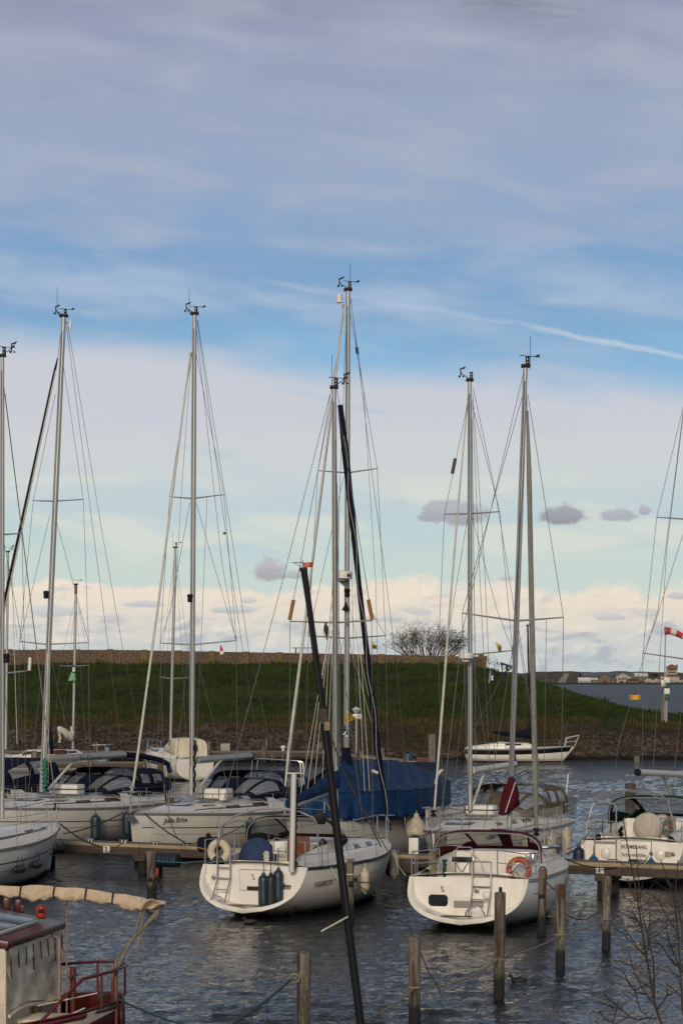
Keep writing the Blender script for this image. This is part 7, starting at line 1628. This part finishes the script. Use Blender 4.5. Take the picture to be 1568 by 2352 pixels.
lm = tag(empty('deck_lamp', lb2.M @ V((xf - .26, y1 - .36, 2.19)), 0), 'round orange red lantern at the corner of the red wheelhouse roof', 'lantern')
lm.scale = (.54, .54, .54)
MB().lathe([(.06, 0), (.14, .05), (.155, .10), (.155, .36), (.145, .40), (.05, .42)], n=18).build('housing', redp, lm); MB().bbox((.02, -.15, .24), (.16, .03, .12), .01).build('lens', black, lm)
for k in (-1, 1): MB().tube([(.08 * k, 0, .05), (.12 * k, 0, -.03)], .018, 5).build('bracket', darkred, lm)
for px, top_ in ((15, 2062), (42, 2066)):
    p = at(px, 2100, 38.9); lb2.wpart('cowl_board', MB().bbox(at(px, (top_ + 2100) / 2, 38.9), (.125, .06, (2102 - top_) * 38.9 / F), .05), darkred)
lb2.wpart('roof_rail', MB().tube([at(20, 2094, 38.9), at(55, 2096, 38.9)], .02, 5).bbox(at(52, 2092, 38.9), (.06, .05, .18), .01), darkred)
# furled tan sail on its gaff
SB = [(-300, 240, 50), (-120, 245, 58), (0, 250, 42), (90, 262, 50), (172, 258, 42), (260, 268, 66), (350, 270, 66), (446, 262, 46), (540, 285, 60), (620, 282, 58), (706, 280, 46), (820, 305, 54), (926, 316, 43), (1040, 345, 66), (1150, 358, 54), (1220, 375, 54), (1290, 372, 44), (1335, 355, 22), (1356, 350, 6)]
rows = []; ND = 8
for a, b_ in zip(SB, SB[1:]):
    for k in range(ND):
        f = k / ND; x, c_, hh = (lerp(a[i], b_[i], f) for i in range(3)); p = at(.28 * x, 1975.7 + .28 * c_, 37.2); r0 = hh * .28 * 37.2 / F
        row = []
        for j in range(26):
            an = 2 * PI * j / 26; ca, sa = math.cos(an), math.sin(an)
            wd_ = .62 * (1 - .72 * max(0, sa)) * (1 + .35 * max(0, -sa))
            fo = abs(noise.noise(V((x * .016, an * .9, 2)))) * .42 + abs(noise.noise(V((x * .045 + an * .6, an * .5, 5)))) * .26
            dn_ = 1.0 + (.30 * noise.noise(V((x * .022, 1.7, 4))) if sa < -.3 else 0)
            row.append(p + V((.06 * noise.noise(V((x * .02, j * .5, 9))), ca * r0 * wd_ * (1 + fo) - .25 * r0 * fo, sa * r0 * (dn_ if sa < 0 else 1.0 + .05 * fo))))
        rows.append(row)
fs = lb2.wpart('furled_sail', MB().grid(rows, cv=True), mat('tan furled canvas', (.58, .45, .31), .85, var=.20, vscale=5, bump=.5, bscale=8), ang=80)
for x, c_, hh in ((172, 258, 46), (446, 262, 50), (706, 280, 50), (926, 316, 47), (1215, 372, 56)):
    lb2.wpart('sail_tie', MB().torus(at(.28 * x, 1975.7 + .28 * c_, 37.2), hh * .28 * 37.2 / F * .96, .012, (0, .8, 0), (.1, 0, 1), n=20, k=5), rope_d if x != 1215 else rope_t, fs)
lb2.wpart('furled_sail_flap', MB().grid([[at(.28 * lerp(1160, 1352, u), 1975.7 + .28 * (lerp(306, 350, u) + v * lerp(118, 4, u) + 9 * math.sin(u * 9 + v * 4)), 36.95 - .09 * math.sin(u * 5 + v * 3)) for v in [k / 8 for k in range(9)]] for u in [i / 12 for i in range(13)]]), MATS['tan furled canvas'], fs, solid=.012)
lb2.wpart('gaff', MB().tube([at(.28 * 1345, 1975.7 + .28 * 362, 37.2), at(.28 * 1080, 1975.7 + .28 * 660, 36.9), at(.28 * 930, 1975.7 + .28 * 945, 36.4)], .032, 8), mat('grey spar', (.20, .175, .15), .7, var=.3, vscale=5))
for o_ in ((1165, 405, 1110, 590), (1300, 430, 1068, 668), (1068, 668, 978, 770), (978, 770, 925, 930), (1180, 420, 1130, 720), (1070, 670, 985, 890)):
    lb2.wpart('tackle', MB().tube([at(.28 * o_[0], 1975.7 + .28 * o_[1], 37.05), at(.28 * o_[2], 1975.7 + .28 * o_[3], 36.7)], .014, 5), rope_t)
lb2.wpart('rope_heap', MB().tube([at(235 + 9 * math.cos(i * 2.4), 2290 + 7 * math.sin(i * 1.7), 36.6) for i in range(40)], .02, 5), rope_teal)
lb2.wpart('wire', MB().tube([at(.28 * 310, 1975.7 + .28 * 1195, 35.2), at(.28 * 800, 1975.7 + .28 * 1090, 35.4)], .010, 5).tube([at(.28 * 400, 1975.7 + .28 * 1344, 34.9), at(.28 * 700, 1975.7 + .28 * 1212, 35.1)], .010, 5), rope_w)
rope(sag(at(267, 2292, 36), at(470, 2366, 33.5), .05), .016, rope_teal, 'teal mooring line from the workboat bow to the lower edge')
rope(sag(at(520, 2362, 33), at(640, 2275, 36.6), .02) + [at(655, 2262, 36.9), at(668, 2250, 37.3)], .022, rope_teal, 'thick teal rope rising to the left rust streaked pile')
tag(MB().torus(at(676, 2247, 37.6), .075, .012, (1, 0, 0), (0, 0, 1), n=16).build('mooring_ring', rope_t), 'pale loop tied to the left rust streaked pile', 'rope', 'mooring lines')

# ------------------------------------------------------------------ the leaning black mast in front
mb2 = Boat('sailing_boat', 'leaning black mast with a small red flag in front of everything', V((.85, 24.5, 0)), (-.05, .99), 8.5, 2.5, group=None, bs=.7, zs0=.8, zs1=1.1, sr=-.1, br=.8, zk0=-.02)
mb2.hull(mat('black hull', (.02, .02, .022), .4, var=.2, vscale=2)); mb2.deck(mat('dark deck', (.12, .10, .08), .8, var=.3, vscale=3)); mb2.roof(mat('dark cabin', (.05, .04, .035), .6), 2.5, 5.2, .8, .6, .5, .4)
blk = mat('black painted spar', (.012, .013, .016), .6, var=.3, vscale=3, spec=.15)
mb2.wpart('mast', MB().tube([at(867, 2660, 30), at(828, 2352, 30), at(797, 2105, 30), at(772, 1900, 30), at(745, 1650, 30), at(744, 1640, 30), at(728, 1530, 30), at(712, 1410, 30), at(699, 1308, 30)], [.062, .054, .053, .053, .055, .042, .042, .040, .036], 14), blk)
mb2.wpart('mast_band', MB().tube([at(741, 1628, 29.95), at(745, 1662, 29.95)], .056, 10), mat('worn grey band', (.085, .065, .052), .8, var=.3, vscale=9)); mb2.wpart('block', MB().bbox(at(751, 1668, 29.9), (.08, .07, .12), .025), rope_t)
mb2.wpart('mast_cap', MB().bbox(at(697, 1308, 30), (.10, .07, .05), .01), black)
mb2.wpart('halyard', MB().tube([at(692, 1312, 29.9), at(712, 1440, 29.9), at(742, 1645, 29.9), at(774, 1900, 29.9), at(800, 2110, 29.9)], .010, 5).tube([at(752, 1668, 29.9), at(784, 1760, 29.7), at(875, 1945, 29)], .009, 5), rope_d)
mb2.wpart('rod', MB().tube([at(738, 2139, 29.6), at(798, 2106, 29.9)], .012, 6), rope_w); mb2.wpart('bow_line', MB().tube([at(756, 1680, 29.9), at(800, 1800, 29.0), at(893, 1960, 27)], .006, 5), rope_d)
mb2.wpart('wind_arrow', MB().tube([at(670, 1292, 30), at(697, 1292, 30)], .005, 4).tube([at(676, 1293, 30), at(692, 1302, 30)], .004, 4).tube([at(695, 1306, 30), at(694.5, 1287, 30)], .008, 4), steel)
t, I = flag('red_flag', 'small red flag at the top of the leaning black mast', [at(696, 1292, 30), at(697, 1303.5, 30), at(718.5, 1302.5, 30), at(718, 1291, 30)], redp, wave=.006, th=.004)

# ------------------------------------------------------------------ leafless saplings at the lower right
sap_m = mat('sapling bark', (.055, .036, .026), .9, var=.4, vscale=12)
def sapling(label, stems, Y, dens, rt):
    base = at(*stems[0][0], Y); base.z = bank_z(base.x, Y) - .05
    t = tag(empty('bare_sapling', base, 0), label, 'tree', 'bare saplings on the near bank'); I = Matrix.Translation(-base)
    tr, tw = MB(), MB()
    for k, st in enumerate(stems):
        pts = [at(x, y, Y + .10 * math.sin(k * 2.1 + i * .7) + .05 * k) for i, (x, y) in enumerate(st)]
        if k == 0: pts = [V((pts[0].x + .02, pts[0].y, base.z))] + pts
        r0 = rt * (1 if k == 0 else .62) * (1 if k < 3 else .7); n_ = len(pts)
        (tr if k == 0 else tw).tube(pts, [lerp(r0, .0036, (i / (n_ - 1)) ** 1.0) for i in range(n_)], 6)
        for i in range(1, n_):
            a, b_ = pts[i - 1], pts[i]; d = b_ - a
            if k == 0 and i == 1: continue
            for _ in range(int(d.length * dens)):
                f = R.random(); p = a.lerp(b_, f); s_ = R.choice((-1, 1))
                if p.z > 4.62 and R.random() < .65: continue
                ln = R.uniform(.03, .14) * (1 if R.random() < .85 else 2.2)
                e = p + d.normalized() * ln * .6 + V((s_ * ln * .8, R.uniform(-.4, .4) * ln, ln * .1)); m_ = (p + e) / 2 + V((s_ * .006, 0, -.006))
                tw.tube([p, m_, e], .0032, 4, r1=.0014, cap=False)
                if R.random() < .4: tw.tube([m_, m_ + V((s_ * ln * .25, 0, ln * .4))], .002, 3, r1=.001, cap=False)
    tr.build('trunk', sap_m, t, I); tw.build('branches', sap_m, t, I, recalc=False)
def zz_(l): return [(1379.8 + .2 * x, 1881.6 + .2 * y) for x, y in l]
sapling('bare sapling with many thin twigs, left of the pair at the lower right', [zz_(l) for l in ([(690, 2352), (620, 2150), (540, 1700), (500, 1500), (450, 1150), (390, 750), (330, 480), (250, 0)], [(612, 2120), (605, 1900), (600, 1620), (545, 1400), (470, 1080), (440, 900), (400, 300)], [(600, 2130), (480, 1960), (400, 1800), (345, 1670), (320, 1530), (290, 1490)],
    [(640, 2290), (540, 2280), (430, 2310), (330, 2270), (230, 2180), (100, 2080), (20, 1990)], [(500, 2010), (400, 1990), (340, 1920), (250, 1740)], [(500, 1560), (420, 1480), (340, 1360), (255, 1250)], [(520, 1600), (545, 1350), (560, 1060)], [(640, 2180), (720, 2080), (760, 2000), (750, 1940)], [(470, 1250), (400, 1130), (350, 1050)], [(420, 960), (360, 870), (320, 740), (295, 680)], [(430, 920), (470, 800), (475, 720)], [(560, 2300), (450, 2200), (400, 2020), (380, 1900)], [(345, 1680), (270, 1660), (220, 1620)])], 15.0, 25, .0105)
sapling('bare sapling at the right edge, behind the fuller one', [zz_(l) for l in ([(985, 2560), (930, 2150), (905, 1700), (880, 1350), (850, 1000), (800, 780), (680, 470)], [(910, 1760), (860, 1600), (790, 1450), (760, 1330), (740, 1160)], [(875, 1300), (800, 1180), (720, 1080), (660, 900)], [(925, 2050), (840, 1960), (760, 1900), (730, 1880)], [(890, 1700), (760, 1560), (690, 1450), (620, 1380)], [(850, 1010), (855, 780), (880, 470)], [(960, 1500), (930, 1300), (900, 1100), (870, 900)], [(905, 1800), (970, 1600), (1000, 1300), (1010, 1000)], [(800, 790), (740, 690)], [(920, 1950), (870, 1800), (780, 1720)])], 16.0, 22, .0095)
sapling('short thin sapling low at the bottom right corner', [zz_(l) for l in ([(60, 2600), (150, 2280), (190, 2120), (200, 2060)], [(130, 2330), (40, 2290), (-30, 2200)])], 14.5, 26, .006)
